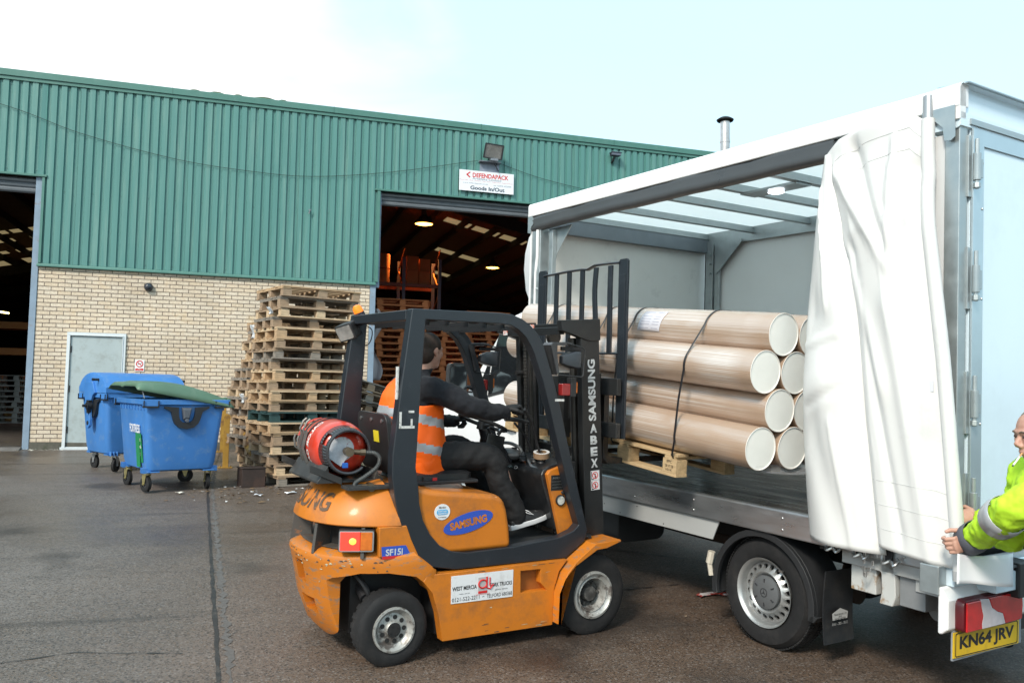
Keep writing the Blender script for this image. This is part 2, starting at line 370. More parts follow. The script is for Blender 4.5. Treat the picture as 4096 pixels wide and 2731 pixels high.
fa = MB(); fa.prism([(-.10, 6.80), (-.10, 6.915), (-.085, 6.925), (.3, 6.93), (.3, 6.80)], -16, 26, axis=0); fa.prism([(-.075, 6.735), (-.075, 6.797), (.25, 6.797), (.25, 6.735)], -16, 26, axis=0)
fa.build('roof_fascia', GTRIM, WH, smooth=0)
fs_ = MB()
for s in (-4.6, -.9+.45*0, 2.15+.0, 5.2, 8.3, 11.4, 14.5): fs_.box(s, s+.006, -.1035, -.08, 6.79, 6.93)
fs_.build('fascia_joints', mat('dark_green', (.03, .09, .075), .6), WH, smooth=0)
fl = MB(); fl.prism([(-.075, 3.335), (-.075, 3.36), (-.06, 3.392), (-.005, 3.392), (-.005, 3.335)], -.02, 6.16, axis=0)
fl.prism([(-.085, 4.985), (-.085, 5.025), (.0, 5.028), (.0, 4.985)], -16, .075, axis=0); fl.prism([(-.085, 5.295), (-.085, 5.335), (.0, 5.338), (.0, 5.295)], 6.085, 26, axis=0)
fl.box(.0, .045, -.07, .0, 3.40, 4.98); fl.box(6.135, 6.20, -.075, .02, 3.40, 5.29)
fl.build('flashing', GTRIM, WH, bevel=.004, smooth=0)
JB = mat('jamb_blue_grey', (.20, .27, .35), .55, var=.15, vs=4, dirt=(.22, .12, .06), dirt_amt=.7, ds=3.5, lo=.58, hi=.66)
for jb in (MB().box(-.11, -.003, -.02, .22, 0, 5.0), MB().box(6.05, 6.165, -.02, .22, 0, 3.38), MB().box(6.14, 6.24, .03, .22, 3.3, 5.29)): jb.build('door_jamb', JB, WH, bevel=.004, smooth=0)
for (a, b, z0, z1) in ((-8, -.11, 4.70, 4.98), (6.2, 15.5, 5.03, 5.30)):
    sh = MB()
    n = 3; h = (z1-z0)/n
    for k in range(n): sh.prism([(.10, z0+h*k), (.07, z0+h*(k+.25)), (.06, z0+h*(k+.6)), (.085, z0+h*(k+.97)), (.14, z0+h*(k+.97)), (.14, z0+h*k)], a, b, axis=0)
    sh.build('shutter', mat('shutter_grey', (.16, .18, .2), .45, .3, var=.2, vs=3), WH, smooth=0)
for k in (-6, 7, 19, 32, 44, 57, 69, 82): 
    x = -.626+.1597*k+.075; z0 = 5.04 if x < 0 else (3.40 if x < 6.18 else 5.35); MB().box(x, x+.004, -.0545, -.051, z0, 6.73).build('sheet_lap', mat('dark_green2', (.035, .11, .09), .6), WH, smooth=0)
fx = MB()
for k in range(-24, 100, 3):
    x = -.626+.1597*k+.032; z0 = 5.10 if x < 0 else (3.47 if x < 6.18 else 5.42)
    for z in (z0, 6.66)+((4.75,) if 0 < x < 6.18 else ()): fx.cyl((x, -.018, z), (x, -.026, z), .009, 6)
fx.build('fixing_bolts', mat('fixing_green', (.06, .15, .13), .4), WH, smooth=0)
# interior shell
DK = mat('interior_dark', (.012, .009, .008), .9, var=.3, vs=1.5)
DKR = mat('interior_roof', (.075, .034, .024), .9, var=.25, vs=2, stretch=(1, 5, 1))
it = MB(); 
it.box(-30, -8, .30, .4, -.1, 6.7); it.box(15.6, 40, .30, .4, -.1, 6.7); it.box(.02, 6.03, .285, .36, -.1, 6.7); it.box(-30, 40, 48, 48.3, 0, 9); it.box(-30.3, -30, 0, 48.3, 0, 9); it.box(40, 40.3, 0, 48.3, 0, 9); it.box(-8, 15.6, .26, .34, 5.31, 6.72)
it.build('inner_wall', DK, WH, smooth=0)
rf = MB()
for (xa, za, xb, zb) in ((-30, 1.24+1, 3, 8.5), (3, 8.5, 40, .36)):
    za = 8.5-.22*abs(xa-3); zb = 8.5-.22*abs(xb-3)
    rf.add([(xa, 6, za), (xb, 6, zb), (xb, 48, zb), (xa, 48, za), (xa, 6, za+.12), (xb, 6, zb+.12), (xb, 48, zb+.12), (xa, 48, za+.12)], [(0, 1, 2, 3), (4, 5, 6, 7), (0, 1, 5, 4), (2, 3, 7, 6), (1, 2, 6, 5), (0, 3, 7, 4)])
for (xa, xb) in ((-30, -5.2), (-5.2, 3), (3, 11.2), (11.2, 40)):
    za = 8.5-.22*abs(xa-3); zb = 8.5-.22*abs(xb-3); a0 = min(za, 6.70); b0 = min(zb, 6.70)
    rf.add([(xa, .3, a0), (xb, .3, b0), (xb, 6, zb), (xa, 6, za), (xa, .3, a0+.12), (xb, .3, b0+.12), (xb, 6, zb+.12), (xa, 6, za+.12)], [(0, 1, 2, 3), (4, 5, 6, 7), (0, 1, 5, 4), (2, 3, 7, 6), (1, 2, 6, 5), (0, 3, 7, 4)])
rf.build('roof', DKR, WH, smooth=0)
pu = MB()
k = -12
while k < 30:
    x = 3+.98*k+ .98*.5; z = 8.5-.22*abs(x-3)
    if -29 < x < 24: pu.box(x-.035, x+.035, 6, 47.5, z-.24, z-.02)
    k += 1
for y in (7.0, 24, 30, 36, 42):
    for (xa, xb) in ((-25, 3), (3, 26)):
        za = 8.5-.22*abs(xa-3)-.24; zb = 8.5-.22*abs(xb-3)-.24
        pu.add([(xa, y-.08, za-.35), (xb, y-.08, zb-.35), (xb, y+.08, zb-.35), (xa, y+.08, za-.35), (xa, y-.08, za), (xb, y-.08, zb), (xb, y+.08, zb), (xa, y+.08, za)], [(0, 1, 2, 3), (4, 5, 6, 7), (0, 1, 5, 4), (2, 3, 7, 6), (1, 2, 6, 5), (0, 3, 7, 4)])
pu.build('roof_beams', DK, WH, smooth=0)
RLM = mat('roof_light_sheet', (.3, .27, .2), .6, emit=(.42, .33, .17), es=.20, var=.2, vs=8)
for (y0, y1, ss) in ((9.95, 10.6, (9.85, 10.85, 11.85)), (14.95, 15.65, (10.62, 11.62)), (20, 20.7, (11.5,)), (17.4, 18.0, (-5.95, -4.95)), (19.0, 19.6, (-6.1, -4.65)), (21.4, 22.0, (-6.9, -5.7)), (23.6, 24.8, (-7.2, -6.0))):
    for s in ss:
        za, zb = 8.5-.22*abs(s-3)-.012, 8.5-.22*abs(s+.86-3)-.012
        MB().add([(s, y0, za), (s+.86, y0, zb), (s+.86, y1, zb), (s, y1, za), (s, y0, za+.01), (s+.86, y0, zb+.01), (s+.86, y1, zb+.01), (s, y1, za+.01)], [(0, 1, 2, 3), (4, 5, 6, 7), (0, 1, 5, 4), (1, 2, 6, 5), (2, 3, 7, 6), (3, 0, 4, 7)]).build('roof_light', RLM, WH, smooth=0)
wf = MB().box(-30, 40, .0, 48, -.1, .055).build('warehouse_floor', mat('floor_concrete', (.06, .055, .05), .45, var=.3, vs=1.3, rv=.15, dirt=(.12, .11, .1), dirt_amt=.3, ds=3), smooth=0); wf.matrix_world = FB; struct(wf)
thb = MB().prism([(-.30, -.02), (-.02, .045), (-.02, -.1), (-.3, -.1)], -8, -.12, axis=0).build('threshold_ramp', mat('ramp_concrete', (.15, .14, .13), .7, var=.3, vs=5), smooth=0); thb.matrix_world = FB; struct(thb)
# personnel door
AL = mat('door_frame_white', (.62, .66, .68), .35, .2, var=.08, vs=8)
dr = MB().box(.60, 1.465, -.012, .02, .06, 2.09).build('door', mat('door_panel', (.36, .42, .43), .5, var=.06, vs=3, dirt=(.22, .23, .21), dirt_amt=.6, ds=5), WH, bevel=.003, smooth=0)
MB().box(.605, .622, -.024, -.012, .3, .42).box(.605, .622, -.024, -.012, 1.05, 1.17).box(.605, .622, -.024, -.012, 1.78, 1.90).build('hinge', DARKM, dr, smooth=0)
df = MB().ring([(.535, .03), (.535, 2.155), (1.53, 2.155), (1.53, .03)], [(.59, .05), (.59, 2.095), (1.475, 2.095), (1.475, .05)], -.035, .01)
df.box(.575, .592, -.05, -.035, .05, 2.11).box(1.472, 1.488, -.05, -.035, .05, 2.11).box(.575, 1.488, -.05, -.035, 2.095, 2.11)
df.build('door_frame', AL, WH, bevel=.003, smooth=0)
MB().box(.51, 1.55, -.06, 0, -.03, .045).build('door_sill', AL, WH, bevel=.004, smooth=0)

# fixtures
def fb(name, label, cat, x, y, z, group=None): return thing(name, label, cat, FB @ Matrix.Translation((x, y, z)), None, group)
t_ = fb('warehouse_sign', 'white rectangular sign with red and dark lettering fixed above the right doorway', 'sign', 8.447, -.11, 5.676)
MB().box(-.605, .605, -.004, .008, -.222, .222).build('sign_board', mat('sign_white', (.72, .74, .78), .4), t_, bevel=.003, smooth=0)
sf = lambda x, z: fmat((x, -.0045, z), (1, 0, 0), (0, 0, 1))
text('DEFENDAPACK', .80, .098, sf(.085, .125), INKR, t_, bold=.03)
text('Artefekz Limited', .64, .046, sf(.0, .052), mat('ink_grey', (.22, .25, .3), .5), t_, bold=.012)
text('Postal Tubes - Boxes - Envelopes - Tape - Papers - Bubble Wrap - Padded Envelopes', 1.17, .022, sf(0, .004), INKR, t_)
text('www.defendapack.co.uk', .56, .034, sf(-.25, -.055), MATS['ink_grey'], t_, bold=.01)
text('tel: 02476 422000', .40, .034, sf(.35, -.06), MATS['ink_grey'], t_, bold=.01)
text('Goods In/Out', .76, .085, sf(.02, -.148), mat('ink_dark', (.05, .07, .1), .5), t_, bold=.035)
MB().prism([(-.46, .125), (-.38, .19), (-.36, .175), (-.42, .125), (-.36, .075), (-.38, .06)], -.0045, -.0075).build('arrow_logo', INKR, t_, smooth=0)
t_ = fb('no_smoking_sign', 'small white and red no smoking sign on the brick wall beside the grey door', 'sign', 1.782, -.012, 1.568)
MB().box(-.082, .082, -.004, .008, -.108, .108).build('sign_board', mat('sign_white2', (.75, .76, .78), .4), t_, smooth=0)
MB().lathe([(.0045, .048), (.0075, .048), (.0075, .064), (.0045, .064)], (0, 0, .035), (0, -1, 0), 28).box(-.05, .05, -.0085, -.005, -.0065, .0065, Matrix.Translation((0, 0, .035)) @ Matrix.Rotation(R(45), 4, 'Y')).build('prohibition_ring', INKR, t_, smooth=0)
MB().box(-.034, .022, -.0065, -.0045, .028, .040).tube([(.025, -.006, .04), (.035, -.006, .055), (.028, -.006, .066)], .003, 6).build('cigarette_symbol', INKB, t_, smooth=0)
MB().box(-.07, .07, -.0065, -.0045, -.096, -.052).build('red_band', INKR, t_, smooth=0)
text('No', .03, .013, fmat((0, -.0075, -.063), (1, 0, 0), (0, 0, 1)), INKW, t_); text('smoking', .10, .015, fmat((0, -.0075, -.083), (1, 0, 0), (0, 0, 1)), INKW, t_)
# flood light
t_ = fb('flood_light', 'square black floodlight on a grey steel bracket above the white sign', 'floodlight', 8.53, -.22, 6.15)
ft = Matrix.Translation((.0, -.05, .16)) @ Matrix.Rotation(R(24), 4, 'X') @ Matrix.Rotation(R(3), 4, 'Y')
MB().loft([[ft @ Vector((x*a, y, z*a)) for x, z in rrect(-.205, .205, -.155, .155, .02)] for y, a in ((.13, .45), (.10, .6), (0, .98), (-.02, 1), (-.03, 1))]).build('housing', DARKM, t_, smooth=30)
gl = MB().loft([[ft @ Vector((x*a, y, z*a)) for x, z in rrect(-.18, .18, -.135, .135, .012)] for y, a in ((-.033, 1), (-.036, 1))]).build('glass', mat('lamp_reflector', (.62, .62, .60), .12, .85, var=.35, vs=7), t_, smooth=0)
MB().ring([(x, z) for x, z in rrect(-.21, .21, -.16, .16, .02)], [(x, z) for x, z in rrect(-.178, .178, -.132, .132, .012)], -.052, -.03).build('rim', mat('rim_black', (.04, .045, .05), .4), t_, smooth=0, M=ft)
MB().box(-.26, .20, .02, .17, -.055, -.035).box(-.05, .12, -.04, .12, -.035, .02).box(-.255, .15, .13, .175, -.035, -.012).build('bracket', mat('bracket_grey', (.2, .22, .25), .5, .4, var=.3, vs=20, dirt=(.5, .5, .5), dirt_amt=.5, ds=20), t_, smooth=0)
MB().box(-.23, .20, .155, .2, -.42, -.05).build('backing_plate', mat('grey_panel', (.2, .23, .29), .5, var=.2, vs=12), t_, smooth=0)
MB().tube(cr([(.12, .1, -.04), (.10, .0, -.2), (.15, .02, -.24), (.14, .1, -.16), (.08, .14, -.05)]), .006, 6).build('cable', INKB, t_)
t_ = fb('security_camera', 'small grey box camera mounted high on the cladding near the roof edge', 'camera', 11.40, -.16, 6.53)
MB().box(-.11, .11, -.10, .05, .0, .06).box(-.125, .125, -.12, .06, .06, .075).build('casing', mat('cam_grey', (.10, .12, .16), .5, var=.2), t_, bevel=.008)
MB().cyl((-.02, -.02, 0), (-.03, .03, -.09), .02, 8).cyl((-.03, .03, -.09), (-.03, .11, -.12), .025, 8).build('arm', DARKM, t_)
MB().cyl((-.11, -.03, .028), (-.125, -.03, .028), .02, 12).build('lens', INKB, t_)
t_ = MB(); t_.lathe([(-.0, .075), (.03, .082), (.06, .078), (.1, .055), (.118, .02), (.12, .0001)], (0, 0, 0), (0, -1, 0), 20); t_ = t_.build('wall_light', mat('dark_lens', (.03, .035, .045), .15, var=.2), None, smooth=60); t_.matrix_world = FB @ Matrix.Translation((1.876, 0, 3.06)); tag(t_, 'round black dome light on the brick wall above the grey door', 'wall light')
t_ = MB(); t_.cyl((0, .03, 0), (0, -.05, 0), .016, 8).cyl((0, -.05, 0), (.01, -.055, .035), .012, 8).box(-.02, .03, -.065, -.045, .03, .045).cyl((0, -.03, 0), (-.01, -.03, -.035), .009, 8)
t_ = t_.build('pipe_fitting', mat('grey_fit', (.2, .22, .24), .4, .5), None); t_.matrix_world = FB @ Matrix.Translation((4.79, -.06, 4.73)); tag(t_, 'little grey pipe fitting sticking out of the green cladding', 'fitting')
t_ = MB(); t_.tube(cr([(-3.5, -.085, 6.75), (-.766, -.085, 6.26), (.6, -.085, 5.86), (2.239, -.085, 5.547), (3.6, -.085, 5.445), (4.828, -.085, 5.455), (6.4, -.085, 5.70), (8.25, -.09, 6.13)], 10), .005, 6)
t_.tube(cr([(8.6, -.09, 6.15), (9.6, -.085, 5.90), (10.8, -.085, 5.72), (12.5, -.085, 5.5)], 10), .005, 6)
t_ = t_.build('cable', mat('cable_black', (.02, .03, .03), .6), None); t_.matrix_world = FB; tag(t_, 'thin dark cable sagging across the green cladding', 'cable')
t_ = fb('chimney_flue', 'thin steel flue pipe with a dark cowl rising behind the warehouse roof', 'chimney', 14.92, 1.0, 5.2)
MB().cyl((0, 0, 0), (0, 0, 2.88), .118, 24).cyl((0, 0, 2.35), (0, 0, 2.42), .126, 24).build('pipe', mat('flue_steel', (.55, .5, .48), .3, .8, var=.35, vs=3, dirt=(.25, .13, .07), dirt_amt=.6, ds=4), t_, smooth=50)
MB().lathe([(2.90, .20), (2.93, .215), (2.97, .16), (3.0, .10), (3.02, .0001)], (0, 0, 0), (0, 0, 1), 24).cyl((.1, 0, 2.8), (.12, 0, 2.92), .01, 6).cyl((-.1, 0, 2.8), (-.12, 0, 2.92), .01, 6).build('cowl', DARKM, t_, smooth=50)
mo = MB()
for x, sx_ in ((2.55, .12), (2.95, .16), (3.35, .10), (3.85, .22), (4.2, .1)):
    mo.ell((x, 0, 0), (sx_, .06, .035+.02*rnd.random()), None, 8, 6)
mo = mo.build('moss_clump', mat('moss', (.06, .09, .05), .95, var=.4, vs=20, bump=.02)); mo.matrix_world = FB @ Matrix.Translation((0, .0, 6.93)); tag(mo, 'ragged clumps of dark moss growing along the roof edge', 'moss'); mo['kind'] = 'stuff'
# debris at the wall foot and yard
def leafy(n, cx, cy, sx_, sy_, smin, smax, m, name, label, cat, zo=.006):
    mb = MB()
    for i in range(n):
        x = rnd.gauss(cx, sx_); y = rnd.gauss(cy, sy_)
        if y > -.03: y = -.03-rnd.random()*.2
        s = rnd.uniform(smin, smax); a = rnd.random()*6.28; q = []
        for k in range(4):
            b = a+k*math.pi/2+rnd.uniform(-.4, .4); rr = s*rnd.uniform(.5, 1.3); q.append((x+math.cos(b)*rr, y+math.sin(b)*rr*.7, GS*y+zo+rnd.uniform(0, s*.5)))
        mb.add(q, [(0, 1, 2), (0, 2, 3)])
    o = mb.build(name, m, smooth=0, solid=.001); o.matrix_world = FB; tag(o, label, cat); o['kind'] = 'stuff'; return o
leafy(60, .25, -.1, .3, .12, .008, .025, mat('crumbs', (.6, .58, .5), .9), 'rubble', 'pale crumbs of broken brick at the foot of the wall corner', 'rubble')
leafy(90, 3.6, -5.4, .35, .5, .012, .045, mat('leaf_litter', (.16, .10, .05), .9, var=.5, vs=5), 'leaf_litter', 'dead leaves and scraps scattered beside the pallets', 'litter')
leafy(30, 3.7, -5.2, .5, .6, .012, .03, mat('paper_scraps', (.6, .6, .6), .8), 'paper_scraps', 'small white paper scraps on the ground by the pallets', 'litter', .01)
leafy(160, 2, -9, 4.5, 4, .004, .012, mat('grit', (.22, .17, .12), .9, var=.5, vs=3), 'grit', 'loose grit and specks over the yard concrete', 'grit')
LITP = [((4.35, -5.75), .075, (.75, .75, .78), 'folded white paper scrap lying on the wet ground in front of the brown box'), ((3.95, -5.9), .055, (.7, .72, .78), 'torn white label on the ground left of the pallet stack'), ((4.6, -5.7), .05, (.5, .5, .5), 'crumpled grey paper scrap near the pallet stack foot'), ((3.0, -5.6), .05, (.7, .68, .6), 'small cream wood splinter beside the near blue bin')]
for (px, py), s, c_, lb in LITP:
    mb = MB().grid(lambda u, v: Vector(((u-.5)*2*s+.01*math.sin(9*v), (v-.5)*1.1*s, .012+.018*abs(math.sin(3*u+2*v)))), 6, 5)
    o = mb.build('paper_scrap', mat('pap_%d' % int(px*100), c_, .7), None, solid=.0012); o.matrix_world = FB @ Matrix.Translation((px, py, GS*py)) @ Matrix.Rotation(px*3, 4, 'Z'); tag(o, lb, 'paper')
# red and white scrap under the truck
mb = MB().grid(lambda u, v: Vector(((u-.5)*.34, (v-.5)*.07+.02*math.sin(7*u), .008+.012*abs(math.sin(9*u+3*v)))), 9, 4)
o = mb.build('plastic_scrap', mat('red_scrap', (.35, .03, .02), .4, dirt=(.7, .7, .7), dirt_amt=.9, ds=14, lo=.5, hi=.56)); o.matrix_world = FT @ Matrix.Translation((1.15, -.62, 0)) @ Matrix.Rotation(R(80), 4, 'Z'); tag(o, 'flattened red and white plastic scrap on the ground under the truck', 'litter')
# ============================================================ BINS
BLU = mat('bin_blue', (.050, .19, .50), .42, var=.12, vs=2.5, dirt=(.20, .30, .42), dirt_amt=.5, ds=9, lo=.54, hi=.70, rv=.08, bump=.003, bs=25)
BGR = mat('bin_green', (.085, .16, .105), .45, var=.12, vs=3, dirt=(.16, .22, .17), dirt_amt=.5, ds=5)
BLK = mat('bin_black', (.018, .019, .022), .45, var=.2)
ZN = mat('zinc_yellow', (.42, .36, .17), .4, .7, var=.25, vs=20)
def caster(parent, x, y, a, fm):
    M = Matrix.Translation((x, y, 0)) @ Matrix.Rotation(a, 4, 'Z')
    b = MB().box(-.05, .05, -.05, .05, .235, .25).cyl((0, 0, .215), (0, 0, .235), .04, 14)
    for s in (-1, 1): b.prism([(-.035, .215), (.045, .215), (.055, .17), (-.025+.05, .085), (-.03+.03, .085)], s*.032-.002, s*.032+.002)
    b.cyl((.015, -.045, .1), (.015, .045, .1), .012, 8)
    f = b.build('caster', fm, parent, smooth=30, M=M)
    wv = MB().lathe([(-.022, .045), (-.026, .085), (-.02, .098), (.02, .098), (.026, .085), (.022, .045)], (.015, 0, .1), (0, 1, 0), 24)
    t = wv.build('tyre', RUBBER, f); 
    h = MB().lathe([(-.024, .0001), (-.024, .02), (-.012, .024), (-.012, .046), (.012, .046), (.012, .024), (.024, .02), (.024, .0001)], (.015, 0, .1), (0, 1, 0), 20)
    for k in range(5): an = k*1.256; h.cbox((.015+.033*math.cos(an), 0, .1+.033*math.sin(an)), (.03, .03, .006), Matrix.Rotation(-an, 3, 'Y'))
    h.build('hub', mat('hub_grey', (.05, .05, .055), .5), f)
    return f
def bin_(M, label, fm, lid):
    t = thing('waste_bin', label, 'bin', M, None, None)
    def sect(hx, hy, r, z): return [(x, y, z) for x, y in rrect(-hx, hx, -hy, hy, r, 4)]
    body = MB().loft([sect(.50, .36, .06, .255), sect(.545, .40, .09, .275), sect(.565, .42, .09, .36), sect(.60, .455, .07, .8), sect(.625, .475, .06, 1.06), sect(.66, .51, .05, 1.075), sect(.66, .51, .05, 1.135), sect(.64, .49, .05, 1.137), sect(.60, .455, .05, 1.10), sect(.52, .38, .06, .35)], cap=True)
    for sx in (-1, 1):
        for sy in (-1, 1):
            for k in range(3): body.box(sx*(.40+.05*k)-.004, sx*(.40+.05*k)+.004, sy*.40-.05, sy*.40+.05, .235, .30)
            body.box(sx*.45-.09, sx*.45+.09, sy*.33-.07, sy*.33+.07, .245, .262)
    for sy in (-1, 1):
        for k in range(9): body.box(-.55+.13*k, -.545+.13*k, sy*.475-.02, sy*.475+.012, 1.0, 1.08)
    for sx in (-1, 1):
        for y in (-.43, .43): body.box(sx*.655-.006, sx*.655+.012, y-.095, y+.095, 1.055, 1.135)
    bo = body.build('body', BLU, t, smooth=40, bevel=.004)
    for sx in (-1, 1):
        tp = MB(); xo = sx*.645
        o_ = [(-.27, 1.055), (-.27, 1.03), (-.19, .99), (-.165, .90), (-.14, .84), (-.09, .795), (0, .775), (.09, .795), (.14, .84), (.165, .90), (.19, .99), (.27, 1.03), (.27, 1.055)]
        i_ = [(-.10, 1.04), (-.10, 1.02), (-.10, .98), (-.095, .93), (-.08, .885), (-.05, .86), (0, .85), (.05, .86), (.08, .885), (.095, .93), (.10, .98), (.10, 1.02), (.10, 1.04)]
        tp.ring(o_, i_, xo-.05*sx, xo+.012*sx, 0, closed=False); tp.prism([(-.10, 1.04), (-.1, .9), (-.05, .86), (.05, .86), (.1, .9), (.1, 1.04)], xo-.06*sx, xo-.045*sx, 0)
        tp.build('lifting_recess', BLK, t, smooth=30)
        MB().loft([[(xo+sx*d, y*a, .955+z*a) for y, z in ((-.06, .08), (.06, .08), (.035, -.06), (-.035, -.06))] for d, a in ((-.05, 1.1), (.0, 1), (.02, .7))]).cyl((xo-.02*sx, 0, .88), (xo+.035*sx, 0, .88), .022, 12).build('trunnion', mat('grey_plastic', (.09, .10, .12), .4), t, bevel=.004)
        for y in (-.43, .43):
            MB().box(xo+.02*sx-.01, xo+.02*sx+.012, y-.085, y+.085, 1.035, 1.055).box(xo-.02*sx, xo+.03*sx, y-.09, y-.08, 1.035, 1.12).box(xo-.02*sx, xo+.03*sx, y+.08, y+.09, 1.035, 1.12).build('handle', BLK, t, smooth=0)
    ang = [R(15), R(-8), R(10), R(65)] if lid == 'flat' else [R(100), R(35), R(100), R(70)]
    for (x, y), a in zip(((-.40, .37), (-.40, -.37), (.42, .37), (.42, -.37)), ang): caster(t, x, y, a, fm)
    if lid == 'flat':
        def lf(u, v):
            x = (u-.5)*1.36; y = .60-v*1.18     # v: open side (+y) to hinge (-y)
            e = min(1, min(u, 1-u)/.08)*min(1, min(v+.02, 1.02-v)/.07)
            z = 1.335-.215*v-(1-e)**2*.085+.075*math.sin(math.pi*min(1, v*1.05))*(e)
            if .16 < u < .84: z += .014*min(1, min(u-.16, .84-u)/.04)*max(0, min(1, min(v-.1, .9-v)/.05))
            if .46 < u < .54: z -= .012
            return Vector((x, y, z))
        MB().grid(lf, 40, 26).build('lid', BGR, t, smooth=50, solid=.012)
        for x in (-.42, .42):
            MB().tube([(x, -.50, 1.14), (x, -.56, 1.15), (x, -.585, 1.13)], .02, 8).cyl((x-.06, -.585, 1.13), (x+.06, -.585, 1.13), .022, 10).build('hinge', BGR, t)
        MB().cyl((-.62, .50, 1.15), (-.60, .53, 1.27), .006, 6).build('lid_stay', STEEL, t)
    else:
        prof = [(-.52, 1.14), (-.525, 1.22)]+[(-.50*math.cos(a), 1.20+.235*math.sin(a)) for a in [R(12+ k*156/12) for k in range(13)]]+[(.525, 1.22), (.52, 1.14)]
        rings = []
        for k, x in enumerate([-.67, -.66, -.62]+[-.5+.1*i for i in range(11)]+[.62, .66, .67]):
            rib = 1.0 if k in (0, 16) else (1.02 if k in (1, 15) else 1.0)
            s_ = .93 if k in (0, 16) else (1.0+(.012 if (3 <= k <= 13 and (k % 2) == 0) else 0))
            rings.append([(x, y*s_, 1.14+(z-1.14)*s_) for y, z in prof])
        MB().loft(rings).build('lid', BLU, t, smooth=50, bevel=.003)
        for sx in (-1, 1):
            x = sx*.685
            MB().prism([(-.10, 1.30), (.16, 1.30), (.22, 1.15), (.17, 1.05), (.09, .90), (.06, .68), (.0, .62), (-.06, .66), (-.07, .75), (-.03, .95), (-.12, 1.1), (-.2, 1.14)], x-.02, x+.02, 0).build('lid_arm', BLU, t, smooth=0, bevel=.006)
            MB().cyl((x, -.04, .95), (x+sx*.07, -.04, .95), .055, 14).cyl((x, -.04, .95), (x+sx*.13, -.04, .95), .022, 10).cyl((x, .0, .70), (x+sx*.03, .0, .70), .03, 12).prism([(-.08, 1.03), (.03, 1.03), (.0, .84), (-.05, .84)], x-.0, x+sx*.05, 0).build('pivot', BLK, t, smooth=30)
            MB().cyl((x-.02*sx, -.26, 1.33), (x+sx*.09, -.26, 1.33), .02, 10).build('grip', BLK, t)
    return t
BA = FB @ Matrix.Translation((2.79, -4.95, -.135)) @ Matrix.Rotation(R(111.8), 4, 'Z') @ Matrix.Scale(1.04, 4)
ba = bin_(BA, 'blue wheeled waste bin with an ajar dark green lid nearest the pallets', ZN, 'flat')
text('FORTRESS', .44, .105, fmat((-.16, .4725, .77), (-1, 0, 0), (0, .08, 1)), INKW, ba, bold=.02)
MB().add([(-.30+.12, .4665, .30+.37), (-.30-.05, .4665, .30+.37), (-.30-.03, .43, .30), (-.30+.12, .43, .30)], [(0, 1, 2, 3)]).add([(-.18, .468, .715), (-.42, .468, .715), (-.42, .425, .36), (-.18, .425, .36)], [(0, 1, 2, 3)]).build('green_label', mat('label_green', (.015, .22, .08), .5), ba, smooth=0, solid=.0016)
for s_, z in (('PAPER /', .64), ('CARDBOARD', .55), ('ONLY', .46)):
    text(s_, .19 if s_ != 'ONLY' else .10, .042, fmat((-.30, .4715-(.715-z)*.1211, z), (-1, 0, 0), (0, .12, 1)), INKW, ba, bold=.02)
BB = FB @ Matrix.Translation((1.70+.42*.87-.02, -3.09+.42*.49, -.085)) @ Matrix.Rotation(R(29.3), 4, 'Z') @ Matrix.Scale(1.03, 4) @ Matrix.Scale(.88, 4, (1, 0, 0))
bb = bin_(BB, 'blue waste bin with a rounded blue lid standing behind the other bin by the door', mat('zinc', (.4, .41, .42), .4, .7, var=.2), 'curved')

# ============================================================ BARRIER
YEL = mat('barrier_yellow', (.33, .19, .03), .5, var=.2, vs=4, dirt=(.12, .055, .025), dirt_amt=.9, ds=3.2, lo=.48, hi=.6)
t_ = thing('crash_barrier', 'yellow rusty steel crash barrier between the blue bin and the pallets', 'barrier', FB)
for (x, y) in ((3.33, -.5), (3.46, -2.9)):
    z0 = GS*y
    p_ = MB().box(x-.045, x+.045, y-.04, y+.04, z0, z0+.86).box(x-.11, x+.11, y-.1, y+.1, z0, z0+.012)
    for a in (-1, 1):
        for b in (-1, 1): p_.cyl((x+a*.08, y+b*.07, z0+.012), (x+a*.08, y+b*.07, z0+.03), .01, 6)
    p_.build('post', YEL, t_, bevel=.004, smooth=0)
rl = MB(); prs = []
for (x, y, z) in ((3.40, -.4, .70), (3.47, -1.6, .66), (3.56, -2.6, .60), (3.66, -3.5, .46), (3.78, -4.25, .32)):
    prs.append([(x+.05, y, z+.11), (x+.09, y, z+.10), (x+.065, y, z+.06), (x+.11, y, z), (x+.065, y, z-.06), (x+.09, y, z-.10), (x+.05, y, z-.11), (x+.06, y, z-.105), (x+.03, y, z-.06), (x+.08, y, z), (x+.03, y, z+.06), (x+.06, y, z+.105)])
rl.loft(prs).build('rail', YEL, t_, smooth=0)

